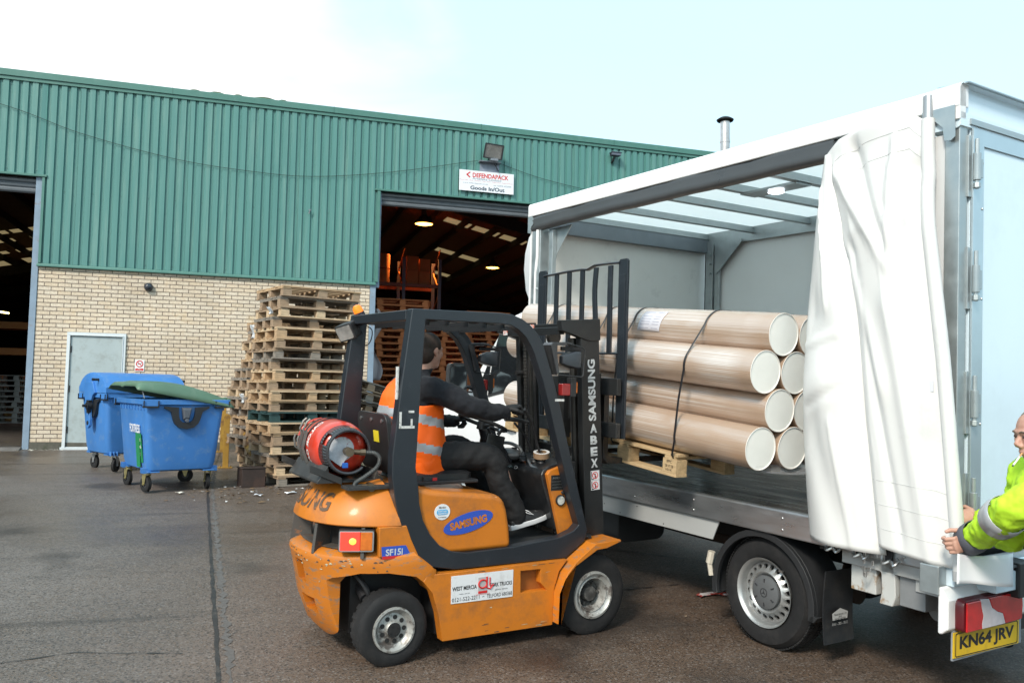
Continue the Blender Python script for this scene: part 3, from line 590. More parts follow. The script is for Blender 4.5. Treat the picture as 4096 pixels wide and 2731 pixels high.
# ============================================================ PALLETS
def woods():
    o = []
    for i, (c, d) in enumerate((((.46, .31, .18), (.18, .12, .08)), ((.33, .23, .15), (.14, .10, .07)), ((.24, .205, .17), (.095, .08, .07)), ((.56, .41, .26), (.26, .18, .11)))):
        o.append(mat('pallet_wood_%s' % ('fresh', 'tan', 'grey', 'pale')[i], c, .8, var=.28, vs=5, stretch=(1.5, 9, 9), dirt=d, dirt_amt=.75, ds=4, bump=.006, bs=25))
    return o
WOODS = woods(); GRW = mat('pallet_green', (.02, .055, .055), .7, var=.2)
def pal_meshes(seed, L=1.2, W=1.0):
    """a pallet seen at local origin, front edge along x; boards on z"""
    r = random.Random(seed); j = lambda a=.006: r.uniform(-a, a)
    top = MB(); n = 6
    for k in range(n):
        y = -W/2+.05+(W-.10)*k/(n-1); wd = .055 if k not in (0, n-1) else .06
        if r.random() < .05 and 0 < k < n-1: continue
        top.box(-L/2+j(), L/2+j(), y-wd+j(), y+wd+j(), .124+j(.001), .144+j(.001))
    for x in (-L/2+.06, 0, L/2-.06): top.box(x-.055, x+.055, -W/2+j(), W/2+j(), .102, .1225)
    blk = []
    for y in (-W/2+.055, 0, W/2-.055):
        a, b_ = -L/2+j(), L/2+j(); p = [(a, 0), (b_, 0), (b_, .02)]
        for x in (L/2-.075, 0, -L/2+.075):
            w_ = .062+j(.01); x += j(.008); p += [(x+w_, .02), (x+w_, .1015), (x-w_, .1015), (x-w_, .02)]
        blk.append(MB().prism(p+[(a, .02)], y-.05, y+.05))
    return top, blk
PT = []
for i in range(5):
    tp, bl = pal_meshes(i+1, 1.2, (1.0, 1.0, .8, 1.0, 1.0)[i]); t = thing('wooden_pallet', 'x', 'pallet')
    wm = WOODS[(0, 1, 2, 3, 1)[i]]
    tp.build('deck_boards', wm, t, smooth=0)
    for b in bl: b.build('skid', WOODS[(1, 3, 1, 0, 2)[i]], t, smooth=0)
    PT.append([t, children(t), True])
g_ = thing('wooden_pallet', 'x', 'pallet'); 
for c_ in PT[0][1]: d_ = c_.copy(); d_.data = c_.data.copy(); d_.data.materials.clear(); d_.data.materials.append(GRW); col.objects.link(d_); d_.parent = g_
PT.append([g_, children(g_), True])
def put_pallet(i, M, label, group):
    pr = PT[i]
    if pr[2]: pr[2] = False; o = pr[0]
    else: o = dup(pr[0], pr[1])
    o.matrix_world = M; tag(o, label, 'pallet', group); return o
ORD = ['bottom', 'second', 'third', 'fourth', 'fifth', 'sixth', 'seventh', 'eighth', 'ninth', 'tenth', 'eleventh', 'twelfth', 'thirteenth', 'fourteenth', 'fifteenth', 'sixteenth', 'seventeenth', 'eighteenth', 'nineteenth', 'twentieth', 'twenty-first', 'twenty-second', 'twenty-third', 'twenty-fourth']
LK = ['fresh brown', 'tan', 'weathered grey', 'pale new', 'mixed tan', 'dark green painted']
OFF = {0: .10, 1: .05, 2: -.0, 5: -.05, 6: -.03, 7: -.06, 8: -.06, 9: -.09, 10: 0., 14: .0, 16: .03, 17: .05, 18: .04}
kinds = [4, 1, 2, 1, 0, 3, 5, 0, 3, 0, 3, 2, 4, 0, 3, 2, 1, 2, 0]
xdir = R(18.7)
for k in range(19):
    o_ = OFF.get(k, -.02)+rnd.uniform(-.015, .015); a = xdir+R(rnd.uniform(-1.6, 1.6))
    cx = 4.108+.6*math.cos(xdir)-.5*math.sin(xdir)*1; cy = -5.168+.6*math.sin(xdir)+.5*math.cos(xdir)
    cx += o_*math.cos(xdir)+.02; cy += o_*math.sin(xdir)+rnd.uniform(-.03, .03)
    put_pallet(kinds[k], FB @ Matrix.Translation((cx, cy, -.132+k*.1463)) @ Matrix.Rotation(a, 4, 'Z'), '%s pallet, %s in the tall front stack' % (LK[kinds[k]], ORD[k]+' from the ground' if 0 < k < 18 else ('the lowest' if k == 0 else 'the topmost')), 'pallets in the tall front stack')
for k in range(16):
    z = -.10+k*.1463; f = k/15.
    o_ = -.30*math.sin(math.pi*(f*.85+.15))+.02+rnd.uniform(-.07, .07)
    i = rnd.choice([1, 2, 2, 4, 1, 0]); a = xdir+R(rnd.uniform(-6, 6))
    put_pallet(i, FB @ Matrix.Translation((4.46+o_, -3.40+rnd.uniform(-.06, .06), z)) @ Matrix.Rotation(a, 4, 'Z'), '%s pallet, %s from the ground in the ragged rear stack' % (LK[i], ORD[k]), 'pallets in the ragged rear stack')
for k in range(8):
    tilt = R(2 if k < 3 else 9+1.2*(k-3)); z = -.08+k*.15+(0 if k < 3 else .03*(k-3))
    i = rnd.choice([1, 2, 4, 2]); zz = z+(.10 if k >= 3 else 0)
    put_pallet(i, FB @ Matrix.Translation((5.42+.02*k, -2.75, zz)) @ Matrix.Rotation(xdir+R(rnd.uniform(-4, 4)), 4, 'Z') @ Matrix.Rotation(tilt, 4, 'Y'), '%s pallet, %s from the ground in the slumped heap behind the forklift' % (LK[i], ORD[k]), 'slumped pallets by the doorway')
# brown steel box on the ground
t_ = thing('steel_box', 'dark brown metal box standing on the ground at the foot of the pallets', 'box', FB @ Matrix.Translation((3.86, -5.0, -.137)) @ Matrix.Rotation(R(16), 4, 'Z'))
BRB = mat('rusty_brown', (.035, .022, .018), .6, var=.3, vs=6, dirt=(.09, .045, .03), dirt_amt=.6, ds=5)
MB().box(-.16, .16, -.12, .12, 0, .25).build('body', BRB, t_, bevel=.006, smooth=0)
MB().box(-.17, .17, -.13, .13, .252, .265).build('lid', BRB, t_, bevel=.004, smooth=0)
# clear plastic scraps caught in the ragged stack
for (x, y, z, s, lb) in ((3.83, -4.0, 2.05, .10, 'torn clear plastic film caught on the left edge of the rear pallet stack'), (3.70, -3.95, 1.05, .07, 'white torn paper caught low on the rear pallet stack edge'), (4.02, -5.15, 2.28, .05, 'white label flap stuck on the corner of the tall pallet stack')):
    o = MB().grid(lambda u, v: Vector(((u-.5)*s+.02*math.sin(5*v), .03*math.sin(8*u+5*v), (v-.5)*s*2)), 7, 9).build('torn_film', mat('film_white', (.62, .64, .66), .25), None, solid=.001, smooth=60); o.matrix_world = FB @ Matrix.Translation((x, y, z)); tag(o, lb, 'plastic scrap')

# ============================================================ INSIDE THE WAREHOUSE
WIN = mat('wood_lamp_tint', (.36, .11, .03), .8, var=.3, vs=4, dirt=(.1, .04, .02), dirt_amt=.6, ds=4)  # WIN: orange lamp light on the indoor pallets is put into the wood colour
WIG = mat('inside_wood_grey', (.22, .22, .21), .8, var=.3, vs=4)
def in_proto(wm, L=1.2, W=1.0):
    tp, bl = pal_meshes(11, L, W); m = MB()
    for q in [tp]+bl: m.add(q.v, q.f)
    return m.build('stored_pallet', wm, None, smooth=0)
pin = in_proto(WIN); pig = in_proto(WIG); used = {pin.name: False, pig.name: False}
def put_in(p, M, label, group):
    if not used[p.name]: used[p.name] = True; o = p
    else: o = p.copy(); col.objects.link(o)
    o.matrix_world = M; tag(o, label, 'pallet', group); return o
SD = ['beside the door jamb', 'directly behind the driver', 'behind the forklift roof', 'left of the van cab', 'in front of the dark racking', 'in the back row']
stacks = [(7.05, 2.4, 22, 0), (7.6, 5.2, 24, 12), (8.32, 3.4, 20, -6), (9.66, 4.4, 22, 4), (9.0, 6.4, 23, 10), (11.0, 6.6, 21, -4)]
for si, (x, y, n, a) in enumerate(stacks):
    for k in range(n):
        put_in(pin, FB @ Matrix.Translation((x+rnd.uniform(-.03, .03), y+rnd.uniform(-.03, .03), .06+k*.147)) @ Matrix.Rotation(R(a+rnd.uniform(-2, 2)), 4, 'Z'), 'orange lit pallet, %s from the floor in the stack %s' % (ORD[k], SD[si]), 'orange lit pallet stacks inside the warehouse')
GN_ = ['at the jamb', 'at the photo edge', 'in the row behind']
for si, (x, y, n) in enumerate(((-2.4, 9.5, 9), (-4.0, 9.7, 10), (-5.2, 12, 13))):
    for k in range(n):
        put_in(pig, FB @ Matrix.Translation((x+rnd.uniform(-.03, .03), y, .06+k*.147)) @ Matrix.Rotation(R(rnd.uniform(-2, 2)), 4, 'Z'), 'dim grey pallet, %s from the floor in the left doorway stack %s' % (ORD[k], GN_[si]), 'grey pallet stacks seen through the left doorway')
# racking with boxes
CARD = mat('carton_lamp_tint', (.30, .125, .045), .8, var=.2, vs=3); RKM = mat('rack_blue', (.06, .07, .12), .5); RKO = mat('rack_orange', (.16, .035, .015), .5)  # CARD: colour carries the orange lamp light that no lamp casts here
def rack(x, y, w_, nb, label, zs):
    t = thing('pallet_rack', label, 'racking', FB @ Matrix.Translation((x, y, .06)))
    for k in range(nb+1):
        for dy in (0, 1.0): MB().box(k*w_-.05, k*w_+.05, dy-.04, dy+.04, 0, 5.2).build('upright', RKM, t, smooth=0)
        br = MB()
        z = .3
        while z < 4.6: br.tube([(k*w_, 0, z), (k*w_, 1, z+.7)], .02, 5).tube([(k*w_, 1, z+.7), (k*w_, 0, z+1.3)], .02, 5); z += 1.3
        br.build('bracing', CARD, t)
    for z in zs:
        for dy in (0, 1.0): MB().box(0, nb*w_, dy-.03, dy+.03, z-.1, z).build('beam', RKO, t, smooth=0)
    return t
rack(7.02, 8.2, 1.12, 2, 'tall dark pallet racking holding boxes inside the right doorway', (3.0, 4.40))
bx = 0
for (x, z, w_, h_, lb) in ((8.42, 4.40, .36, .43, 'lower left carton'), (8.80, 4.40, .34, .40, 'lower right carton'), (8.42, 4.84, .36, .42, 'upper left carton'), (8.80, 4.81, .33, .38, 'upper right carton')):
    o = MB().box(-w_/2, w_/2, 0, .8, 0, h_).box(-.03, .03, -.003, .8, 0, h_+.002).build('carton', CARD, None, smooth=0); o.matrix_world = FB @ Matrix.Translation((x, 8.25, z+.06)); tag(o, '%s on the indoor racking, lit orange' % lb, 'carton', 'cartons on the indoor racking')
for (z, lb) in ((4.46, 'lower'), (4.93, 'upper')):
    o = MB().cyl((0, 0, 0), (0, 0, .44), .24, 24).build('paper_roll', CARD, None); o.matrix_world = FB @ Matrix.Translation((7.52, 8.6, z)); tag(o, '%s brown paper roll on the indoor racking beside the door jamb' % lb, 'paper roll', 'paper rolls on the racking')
t_ = thing('storage_shelf', 'dim shelf with orange boards seen through the left doorway', 'shelving', FB @ Matrix.Translation((-4.9, 13.5, .06)))
for z in (2.0, 2.85): MB().box(0, 2.4, 0, 1, z, z+.22).build('board', mat('shelf_orange', (.42, .22, .08), .7), t_, smooth=0)
for x in (0, 2.4): MB().box(x-.05, x+.05, 0, .1, 0, 3.6).build('upright', RKM, t_, smooth=0)
LSH = mat('lamp_shade', (.05, .045, .04), .5); GLOW = mat('sodium_glow', (1, .5, .1), .5, emit=(1, .42, .06), es=6)
def pendant(x, y, z, r, label, e):
    t = thing('pendant_lamp', label, 'lamp', FB @ Matrix.Translation((x, y, z)))
    MB().lathe([(0, r), (.02, r*1.02), (.16*r/.3, r*.72), (.28*r/.3, r*.3), (.5*r/.3, r*.2), (.6*r/.3, .0001)], (0, 0, 0), (0, 0, 1), 24).tube([(0, 0, .5*r/.3), (0, 0, 1.2)], .012, 6).build('shade', LSH, t, solid=0)
    MB().lathe([(-.03, .0001), (-.028, r*.6), (-.003, r*.93), (-.002, r*.93)], (0, 0, 0), (0, 0, 1), 24).build('diffuser', GLOW, t)
    ld = bpy.data.lights.new('lamp_light', 'SPOT'); ld.spot_size = R(172); ld.spot_blend = .5; ld.energy = e; ld.color = (1, .30, .06); ld.shadow_soft_size = .2; lo_ = bpy.data.objects.new('lamp_light', ld); col.objects.link(lo_); lo_.parent = t; lo_.location = (0, 0, -.3)
pendant(8.877, 9, 6.50, .30, 'glowing orange dome lamp hanging nearest the doorway head', 520)
pendant(12.60, 14, 6.0, .26, 'smaller glowing orange dome lamp farther right inside the doorway', 300)
TUBE = mat('tube_glow', (1, .9, .4), .5, emit=(1, .78, .25), es=6)
for (x, y, z, l, a, lb) in ((-6.2, 21, 4.0, 1.0, 8, 'lit yellow tube light, left one seen through the left doorway'), (-4.35, 21, 3.65, 1.0, 10, 'lit yellow tube light, right one seen through the left doorway'), (10.75, 18, 4.2, 1.2, -20, 'short lit yellow tube light inside the right doorway above the pallets')):
    o = MB().cyl((-l/2, 0, 0), (l/2, 0, 0), .03, 8).build('tube_light', TUBE, None); o.matrix_world = FB @ Matrix.Translation((x, y, z)) @ Matrix.Rotation(R(a), 4, 'Y'); tag(o, lb, 'tube light')
for (x, y, lb) in ((7.7, 1.7, 'torn grey plastic sheet hanging at the door jamb edge'),):
    o = MB().grid(lambda u, v: Vector((.25*u*(.6+.4*math.sin(9*v)), .04*math.sin(7*u+4*v), -1.5*v)), 6, 24).build('plastic_sheet', mat('dirty_film', (.3, .27, .28), .5), None, solid=.002, smooth=60); o.matrix_world = FB @ Matrix.Translation((6.17, .45, 2.9)); tag(o, lb, 'plastic sheet')
# ============================================================ TRUCK
TK = thing('curtainside_truck', 'white curtain sided box truck with its left curtain pulled open to the rear', 'truck', FT)
TW = mat('truck_white', (.80, .80, .80), .28, coat=.4, var=.02, vs=2)
RW = mat('roof_skin', (.78, .80, .80), .5, var=.03)
t = RW.node_tree; p_ = t.nodes['Principled BSDF']; p_.inputs['Transmission Weight'].default_value = 0
trn = N(t, 'ShaderNodeBsdfTranslucent', i_Color=(.86, .90, .90, 1)); mx_ = N(t, 'ShaderNodeMixShader'); mx_.inputs[0].default_value = .74
t.links.new(p_.outputs[0], mx_.inputs[1]); t.links.new(trn.outputs[0], mx_.inputs[2]); t.links.new(mx_.outputs[0], t.nodes['Material Output'].inputs[0])
ALU = mat('aluminium_rail', (.50, .52, .54), .33, .85, var=.12, vs=3, stretch=(.6, 3, 3), dirt=(.22, .23, .25), dirt_amt=.75, ds=2.2, rv=.12, bump=.002, bs=40)
GPAN = mat('grey_panel_paint', (.72, .73, .71), .5, var=.05, vs=1.5, dirt=(.4, .4, .39), dirt_amt=.35, ds=4, lo=.56, hi=.7)
SKW = mat('skirt_grey', (.40, .41, .41), .45, var=.08, vs=2)
CHS = mat('chassis_black', (.012, .012, .013), .6, var=.3)
BLP = mat('sky_tint_panel', (.66, .79, .88), .22, coat=.5, var=.03, vs=1.2, dirt=(.55, .66, .74), dirt_amt=.4, ds=2)  # BLP: blue of the reflected sky is put into the rear panel colour
PLAS = mat('black_plastic', (.02, .021, .023), .5, var=.2)
DECK = mat('phenolic_deck', (.030, .026, .023), .30, var=.3, vs=3, stretch=(.5, 4, 4), dirt=(.10, .085, .07), dirt_amt=.6, ds=2.5, rv=.12, bump=.004, bs=160)
F0, F1, WY = -1.10, 2.88, -2.10
MB().box(F0, F1, WY+.02, .0, .835, .885).build('load_deck', DECK, TK, smooth=0)
rl = MB(); rl.prism([(-.0, .735), (.048, .735), (.052, .742), (.052, .882), (.048, .893), (.0, .893), (-.0, .887), (.04, .885), (.04, .745), (.0, .742)], F0-.0, F1+.05, 0)
rl.build('side_rail', ALU, TK, smooth=0, bevel=.0015)
rv_ = MB()
for x in (-.86, -.05, .72, 1.35, 1.98, 2.6):
    for z in (.775, .845): rv_.ell((x, .054, z), (.008, .004, .008), None, 8, 6)
rv_.build('rivets', STEEL, TK)
MB().prism([(.56, .60), (.50, .732), (2.9, .732), (2.9, .60)], .018, .026).build('side_skirt', SKW, TK, smooth=0)
sk = MB()
for x, z in ((1.05, .62), (1.35, .70), (1.75, .66), (2.0, .70), (1.55, .62)): sk.cyl((x, .026, z), (x, .0275, z), .005, 6)
sk.build('rivets', INKB, TK)
MB().box(-1.08, -.46, .012, .03, .665, .732).box(-1.06, -.9, -.02, .012, .60, .74).build('rear_side_beam', SKW, TK, bevel=.004, smooth=0)
# chassis and underbody
for y in (-.62, -1.46): MB().box(-1.05, 4.9, y-.04, y+.04, .50, .66).build('chassis_rail', CHS, TK, smooth=0)
ub = MB()
for x in (-.95, -.3, .6, 1.3, 2.0, 2.7): ub.box(x-.03, x+.03, WY+.05, -.02, .70, .835)
ub.build('cross_members', CHS, TK, smooth=0)
MB().cyl((.14, -.2, .345), (.14, -1.9, .345), .05, 12).ell((.14, -1.04, .345), (.16, .16, .16)).build('axle', CHS, TK)
MB().loft([[(x, y, z) for y, z in rrect(-.62, -.12, .33, .66, .08)] for x in (1.75, 2.45)]).build('fuel_tank', PLAS, TK, bevel=.01)
MB().box(2.5, 3.0, -.45, -.1, .36, .68).build('battery_box', PLAS, TK, bevel=.02, smooth=0)
MB().tube(cr([(.6, -.9, .42), (1.4, -.85, .40), (2.4, -.8, .42)]), .05, 10).cyl((-.2, -.5, .36), (.4, -.5, .36), .07, 12).build('exhaust', mat('rust_dark', (.05, .035, .028), .7, .4, var=.4), TK)
MB().cyl((-.55, -.95, .38), (-.75, -1.15, .38), .28, 24).build('spare_wheel', RUBBER, TK)
# wheels
TYR = RUBBER; RIMM = mat('rim_silver', (.42, .43, .43), .38, .7, var=.08, vs=10, dirt=(.2, .18, .15), dirt_amt=.4, ds=12)
def road_wheel(x, yo, s, r=.352, w_=.22, name='rear_wheel'):
    t = bpy.data.objects.new(name, None); col.objects.link(t); t.parent = TK; t.location = (x, yo, r-.012)
    d = s
    pr = [(-w_, .19), (-w_+.01, .215), (-w_+.0, .30), (-w_+.03, r-.015), (-w_+.055, r), (-.055, r), (-.03, r-.016), (-.004, .315), (-.001, .29), (-.004, .235), (-.018, .213), (-.03, .205)]
    tb = MB().lathe([(a*d, b) for a, b in pr], (0, 0, 0), (0, 1, 0), 64)
    tb.build('tyre', TYR, t, smooth=40)
    tr = MB()
    for k in range(90):
        a = 2*math.pi*k/90; M = Matrix.Rotation(a, 4, 'Y')
        for yy in (-.058, -.155): tr.box(-.0085, .0085, d*(yy-.022)-0.0, d*(yy+.022), r-.006, r+.004, M)
    for yy in (-.107,): tr.lathe([(d*(yy-.02), r-.002), (d*(yy-.02), r+.004), (d*(yy+.02), r+.004), (d*(yy+.02), r-.002)], (0, 0, 0), (0, 1, 0), 64)
    tr.build('tread', TYR, t, smooth=0)
    rm = MB(); N_ = 80
    rm.lathe([(a*d, b) for a, b in [(-.02, .198), (-.002, .212), (.002, .218), (-.004, .207), (-.022, .196), (-.05, .192), (-.058, .186)]], (0, 0, 0), (0, 1, 0), 64)
    rm.build('rim', RIMM, t, smooth=40)
    # disc with round holes: built as plate with holes between r=.125 and .188
    dm = MB(); nh = 20; hr = .0165; rc = .160
    def yr(rr): return d*(-.052 + .035*math.exp(-((rr-.128)/.022)**2) + .0*(rr))
    for k in range(nh):
        a0 = 2*math.pi*k/nh; a1 = 2*math.pi*(k+1)/nh; am = (a0+a1)/2; m = 16; vs = []
        for q in range(m):
            an = 2*math.pi*q/m; hx = rc+hr*math.cos(an); ht = hr*math.sin(an)/rc
            vs.append((hx, am+ht))
        ou = []
        for q in range(m):
            an = 2*math.pi*q/m; cx_ = math.cos(an); sx_ = math.sin(an); m_ = max(abs(cx_), abs(sx_)); ou.append((.159+.030*cx_/m_, am+(a1-a0)/2*sx_/m_))
        P = [(rr*math.cos(an), yr(rr), rr*math.sin(an)) for rr, an in vs]+[(rr*math.cos(an), yr(rr), rr*math.sin(an)) for rr, an in ou]+[(rr*math.cos(an), yr(rr)-d*.02, rr*math.sin(an)) for rr, an in vs]
        dm.add(P, [(q, (q+1) % m, m+(q+1) % m, m+q) for q in range(m)]+[(q, 2*m+q, 2*m+(q+1) % m, (q+1) % m) for q in range(m)])
    dm.lathe([(yr(rr), rr) for rr in (.129, .122, .112, .104, .09)]+[(-.05*d, .0001)], (0, 0, 0), (0, 1, 0), 60)
    dm.build('wheel_disc', RIMM, t, smooth=50)
    MB().lathe([(-.12*d, .19), (-.12*d, .0001)], (0, 0, 0), (0, 1, 0), 30).build('brake_disc', INKB, t, smooth=0)
    cp = MB().lathe([(d*(-.03), .106), (d*(-.016), .104), (d*(-.010), .085), (d*(-.004), .05), (d*(-.004), .0001)], (0, 0, 0), (0, 1, 0), 40)
    cp.build('hub_cap', mat('hubcap_grey', (.10, .105, .11), .45), t, smooth=40)
    hb = MB().lathe([(-.0045*d, .027), (-.001*d, .028), (-.001*d, .024), (-.0045*d, .023)], (0, 0, 0), (0, 1, 0), 30)
    for k in range(3):
        a = R(90+120*k); hb.add([(.024*math.cos(a), -.001*d, .024*math.sin(a)), (.004*math.cos(a+2), -.001*d, .004*math.sin(a+2)), (.004*math.cos(a-2), -.001*d, .004*math.sin(a-2))], [(0, 1, 2)])
    for k in range(6):
        a = R(30+60*k); hb.cbox((.075*math.cos(a), -.009*d, .075*math.sin(a)), (.022, .012, .006), Matrix.Rotation(-a, 3, 'Y'))
    hb.build('hub_emblem', mat('emblem_grey', (.05, .05, .055), .35, .3), t, smooth=0)
    MB().cbox((-.115*1.2, -.0*d, .165), (.03, .012, .012)).build('balance_weight', STEEL, t, smooth=0)
    return t
road_wheel(.14, -.005, 1); road_wheel(.14, WY+.06, -1); road_wheel(4.42, -.07, 1, name='front_wheel'); road_wheel(4.42, WY+.1, -1, name='front_wheel')
# mudguard
def arc(cx, cz, r, a0, a1, n): return [(cx+r*math.cos(R(a0+(a1-a0)*k/n)), cz+r*math.sin(R(a0+(a1-a0)*k/n))) for k in range(n+1)]
go = arc(.14, .32, .415, -8, 188, 22); go = [(go[0][0]-.01, .22+.03)]+go+[(go[-1][0]-.03, .30)]
gi = [(a+(.14-a)*.10, b+(.32-b)*.10) for a, b in go]
gi2 = [(a+(.14-a)*.035, b+(.32-b)*.035) for a, b in go]
MB().ring(go, gi, .0, .03, closed=False).ring(go, gi2, -.26, .0, closed=False).build('mudguard', PLAS, TK, smooth=40, bevel=.003)
MB().tube([(.56, .03, .52), (.575, .035, .44)], .025, 8).tube([(.575, .035, .44), (.56, .03, .36)], .018, 8).build('side_lamp', mat('lamp_clear', (.55, .5, .42), .15), TK)
fp = MB().grid(lambda u, v: Vector((-.325+.015*math.sin(3*v), -.275+.27*u, .145+.43*(1-v))), 6, 8); fp.build('mud_flap', mat('flap_black', (.012, .013, .015), .5, var=.3, vs=6, dirt=(.05, .045, .04), dirt_amt=.5, ds=5), TK, solid=.008, smooth=0)
FW = mat('flap_print', (.42, .43, .43), .6)
MB().add([(-.337, -.06, .285), (-.337, -.195, .285), (-.337, -.20, .325), (-.337, -.127, .352), (-.337, -.055, .325)], [(0, 1, 2, 3, 4)]).build('flap_logo', FW, TK, smooth=0)
text('TRADE BODIES LTD', .115, .010, fmat((-.339, -.127, .317), (0, -1, 0), (0, 0, 1)), INKB, TK); text('Joda', .03, .012, fmat((-.339, -.127, .303), (0, -1, 0), (0, 0, 1)), INKB, TK); text('MANCHESTER', .10, .010, fmat((-.339, -.127, .291), (0, -1, 0), (0, 0, 1)), INKB, TK)
text('0161 - 205 - 7612', .14, .016, fmat((-.337, -.127, .262), (0, -1, 0), (0, 0, 1)), FW, TK)
# box structure
wb = MB().box(F1-.03, F1+.02, WY, .0, .60, 3.16); wb.build('front_bulkhead', GPAN, TK, smooth=0)
MB().box(F1+.02, F1+.045, WY, .05, .60, 3.2).build('front_wall_skin', TW, TK, smooth=0)
MB().box(F0, 2.70, WY-.03, WY-.02, .74, 3.14).build('far_curtain', mat('curtain_inner', (.74, .76, .76), .5, var=.05, vs=1.2), TK, smooth=0)
# posts and gussets
def post(x0, x1, y0, y1, z0, z1, nm='post'): return MB().box(x0, x1, y0, y1, z0, z1).build(nm, GALV, TK, bevel=.004, smooth=0)
post(2.70, 2.80, WY+.0, WY+.04, .885, 3.10); post(2.62, 2.68, WY+.0, WY+.03, .885, 2.95); post(2.76, 2.90, -.045, .045, .893, 3.02); post(2.63, 2.69, -.045, .0, .893, 2.98)
MB().prism([(2.66, 3.08), (2.30, 3.08), (2.30, 3.05), (2.60, 2.78), (2.66, 2.74)], WY+.045, WY+.052).build('gusset', GALV, TK, smooth=0)
MB().prism([(2.74, 3.0), (2.40, 3.0), (2.62, 2.76), (2.66, 2.66), (2.74, 2.66)], -.05, -.045).build('gusset', GALV, TK, smooth=0)
bb_ = MB()
for z in (2.95, 2.86, 2.76): bb_.cyl((2.72, WY+.05, z), (2.72, WY+.07, z), .012, 8)
for z in (2.45, 1.95): bb_.ell((2.80, .047, z), (.014, .006, .014), None, 10, 6)
bb_.build('bolts', GALV, TK)
# roof: skin, bows, rails
MB().box(F0, F1+.03, WY, .02, 3.185, 3.195).build('roof_skin', RW, TK, smooth=0)
bw = []
for x in (2.80, 2.18, 1.52, .97, .46, -.2, -.8):
    MB().prism([(x-.03, 3.12), (x+.03, 3.12), (x+.03, 3.128), (x+.012, 3.133), (x+.012, 3.18), (x-.012, 3.18), (x-.012, 3.133), (x-.03, 3.128)], WY, .0).build('roof_bow', GALV, TK, smooth=0)
MB().box(F1-.10, F1-.03, WY, .0, 2.98, 3.12).build('header_beam', mat('beam_grey', (.22, .25, .28), .4, .5, var=.1), TK, bevel=.004, smooth=0)
MB().box(F0, F1, WY-.04, WY+.02, 3.05, 3.20).build('far_cant_rail', GALV, TK, smooth=0)
MB().prism([(-.02, 3.13), (.06, 3.125), (.065, 3.13), (.065, 3.225), (.05, 3.245), (-.02, 3.25)], F0-.04, F1+.07, 0).build('cant_rail', TW, TK, bevel=.006, smooth=0)
ro = MB(); rr_ = []
for k in range(26):
    x = F1+.04-k*3.3/25; wv = .006*math.sin(k*.9)+.004*math.sin(k*2.1)
    rr_.append([(x, y+wv, z-.018*max(0, (1-k/4.)) ) for y, z in ((-.0, 3.13), (.052, 3.13), (.060, 3.10), (.050, 3.06), (.062, 3.03), (.045, 3.005), (.01, 3.0), (.03, 3.03), (.03, 3.06), (.0, 3.10))])
ro.loft(rr_).build('curtain_runner', mat('valance_grey', (.075, .077, .08), .35, .2, var=.15, vs=3, rv=.1), TK, smooth=60)
MB().prism([(2.955, 3.14), (2.90, 3.14), (2.86, 3.10), (2.87, 3.05), (2.90, 3.03), (2.905, 2.97), (2.955, 2.98)], .055, .062).build('end_bracket', GALV, TK, smooth=0)
MB().tube([(2.80, .05, 2.99), (2.795, .05, 2.75), (2.83, .04, 2.6), (2.83, .04, 1.0)], .016, 8).build('curtain_pole', TW, TK)
li = MB().lathe([(0, .055), (-.012, .06), (-.018, .045), (-.018, .0001)], (.70, -.70, 3.10), (0, 0, 1), 24); lo_ = li.build('interior_lamp', mat('led_white', (.9, .9, .95), .3, emit=(.9, .95, 1), es=1.6), TK)
MB().box(.45, .98, -.78, -.62, 3.104, 3.122).build('lamp_plate', GALV, TK, smooth=0)
MB().lathe([(.0005, .0001), (.003, .055), (.006, .062), (.001, .07)], (-.02, -.47, .886), (0, 0, 1), 28).tube([(-.06, -.47, .893), (-.02, -.47, .90), (.02, -.47, .893)], .006, 8).build('lashing_ring', STEEL, TK)
# rear frame + door
ry = -1.12
post(F0-.03, F0+.05, -.03, .04, .74, 3.03, 'rear_post')
MB().box(F0-.04, F0+.02, .0, .062, 3.06, 3.24).build('corner_cap', TW, TK, bevel=.006, smooth=0)
MB().prism([(F0-.02, 3.135), (F0+.16, 3.135), (F0+.155, 3.09), (F0+.09, 3.075), (F0+.045, 3.03), (F0+.035, 2.96), (F0-.0, 2.955), (F0-.02, 2.97)], .064, .07).build('corner_bracket', GALV, TK, smooth=0)
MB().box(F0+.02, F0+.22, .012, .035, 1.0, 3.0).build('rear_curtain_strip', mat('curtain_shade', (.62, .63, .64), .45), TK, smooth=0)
MB().prism([(ry-.0, 3.02), (ry-.02, 3.03), (ry-.02, 3.10), (ry-.0, 3.10), (ry-.0, 3.235), (ry-.03, 3.245), (ry-.03, 3.25), (F0+.1, 3.25), (F0+.1, 3.02)], WY-.03, .05).build('rear_header', BLP, TK, smooth=0)
MB().prism([(ry-.05, 3.245), (ry-.05, 3.252), (F0+.1, 3.262), (F0+.1, 3.25)], WY-.05, .03).build('rain_gutter', GALV, TK, smooth=0)
MB().box(ry-.03, ry-.0, WY, -.03, 3.045, 3.075).build('door_seal_rail', GALV, TK, smooth=0)
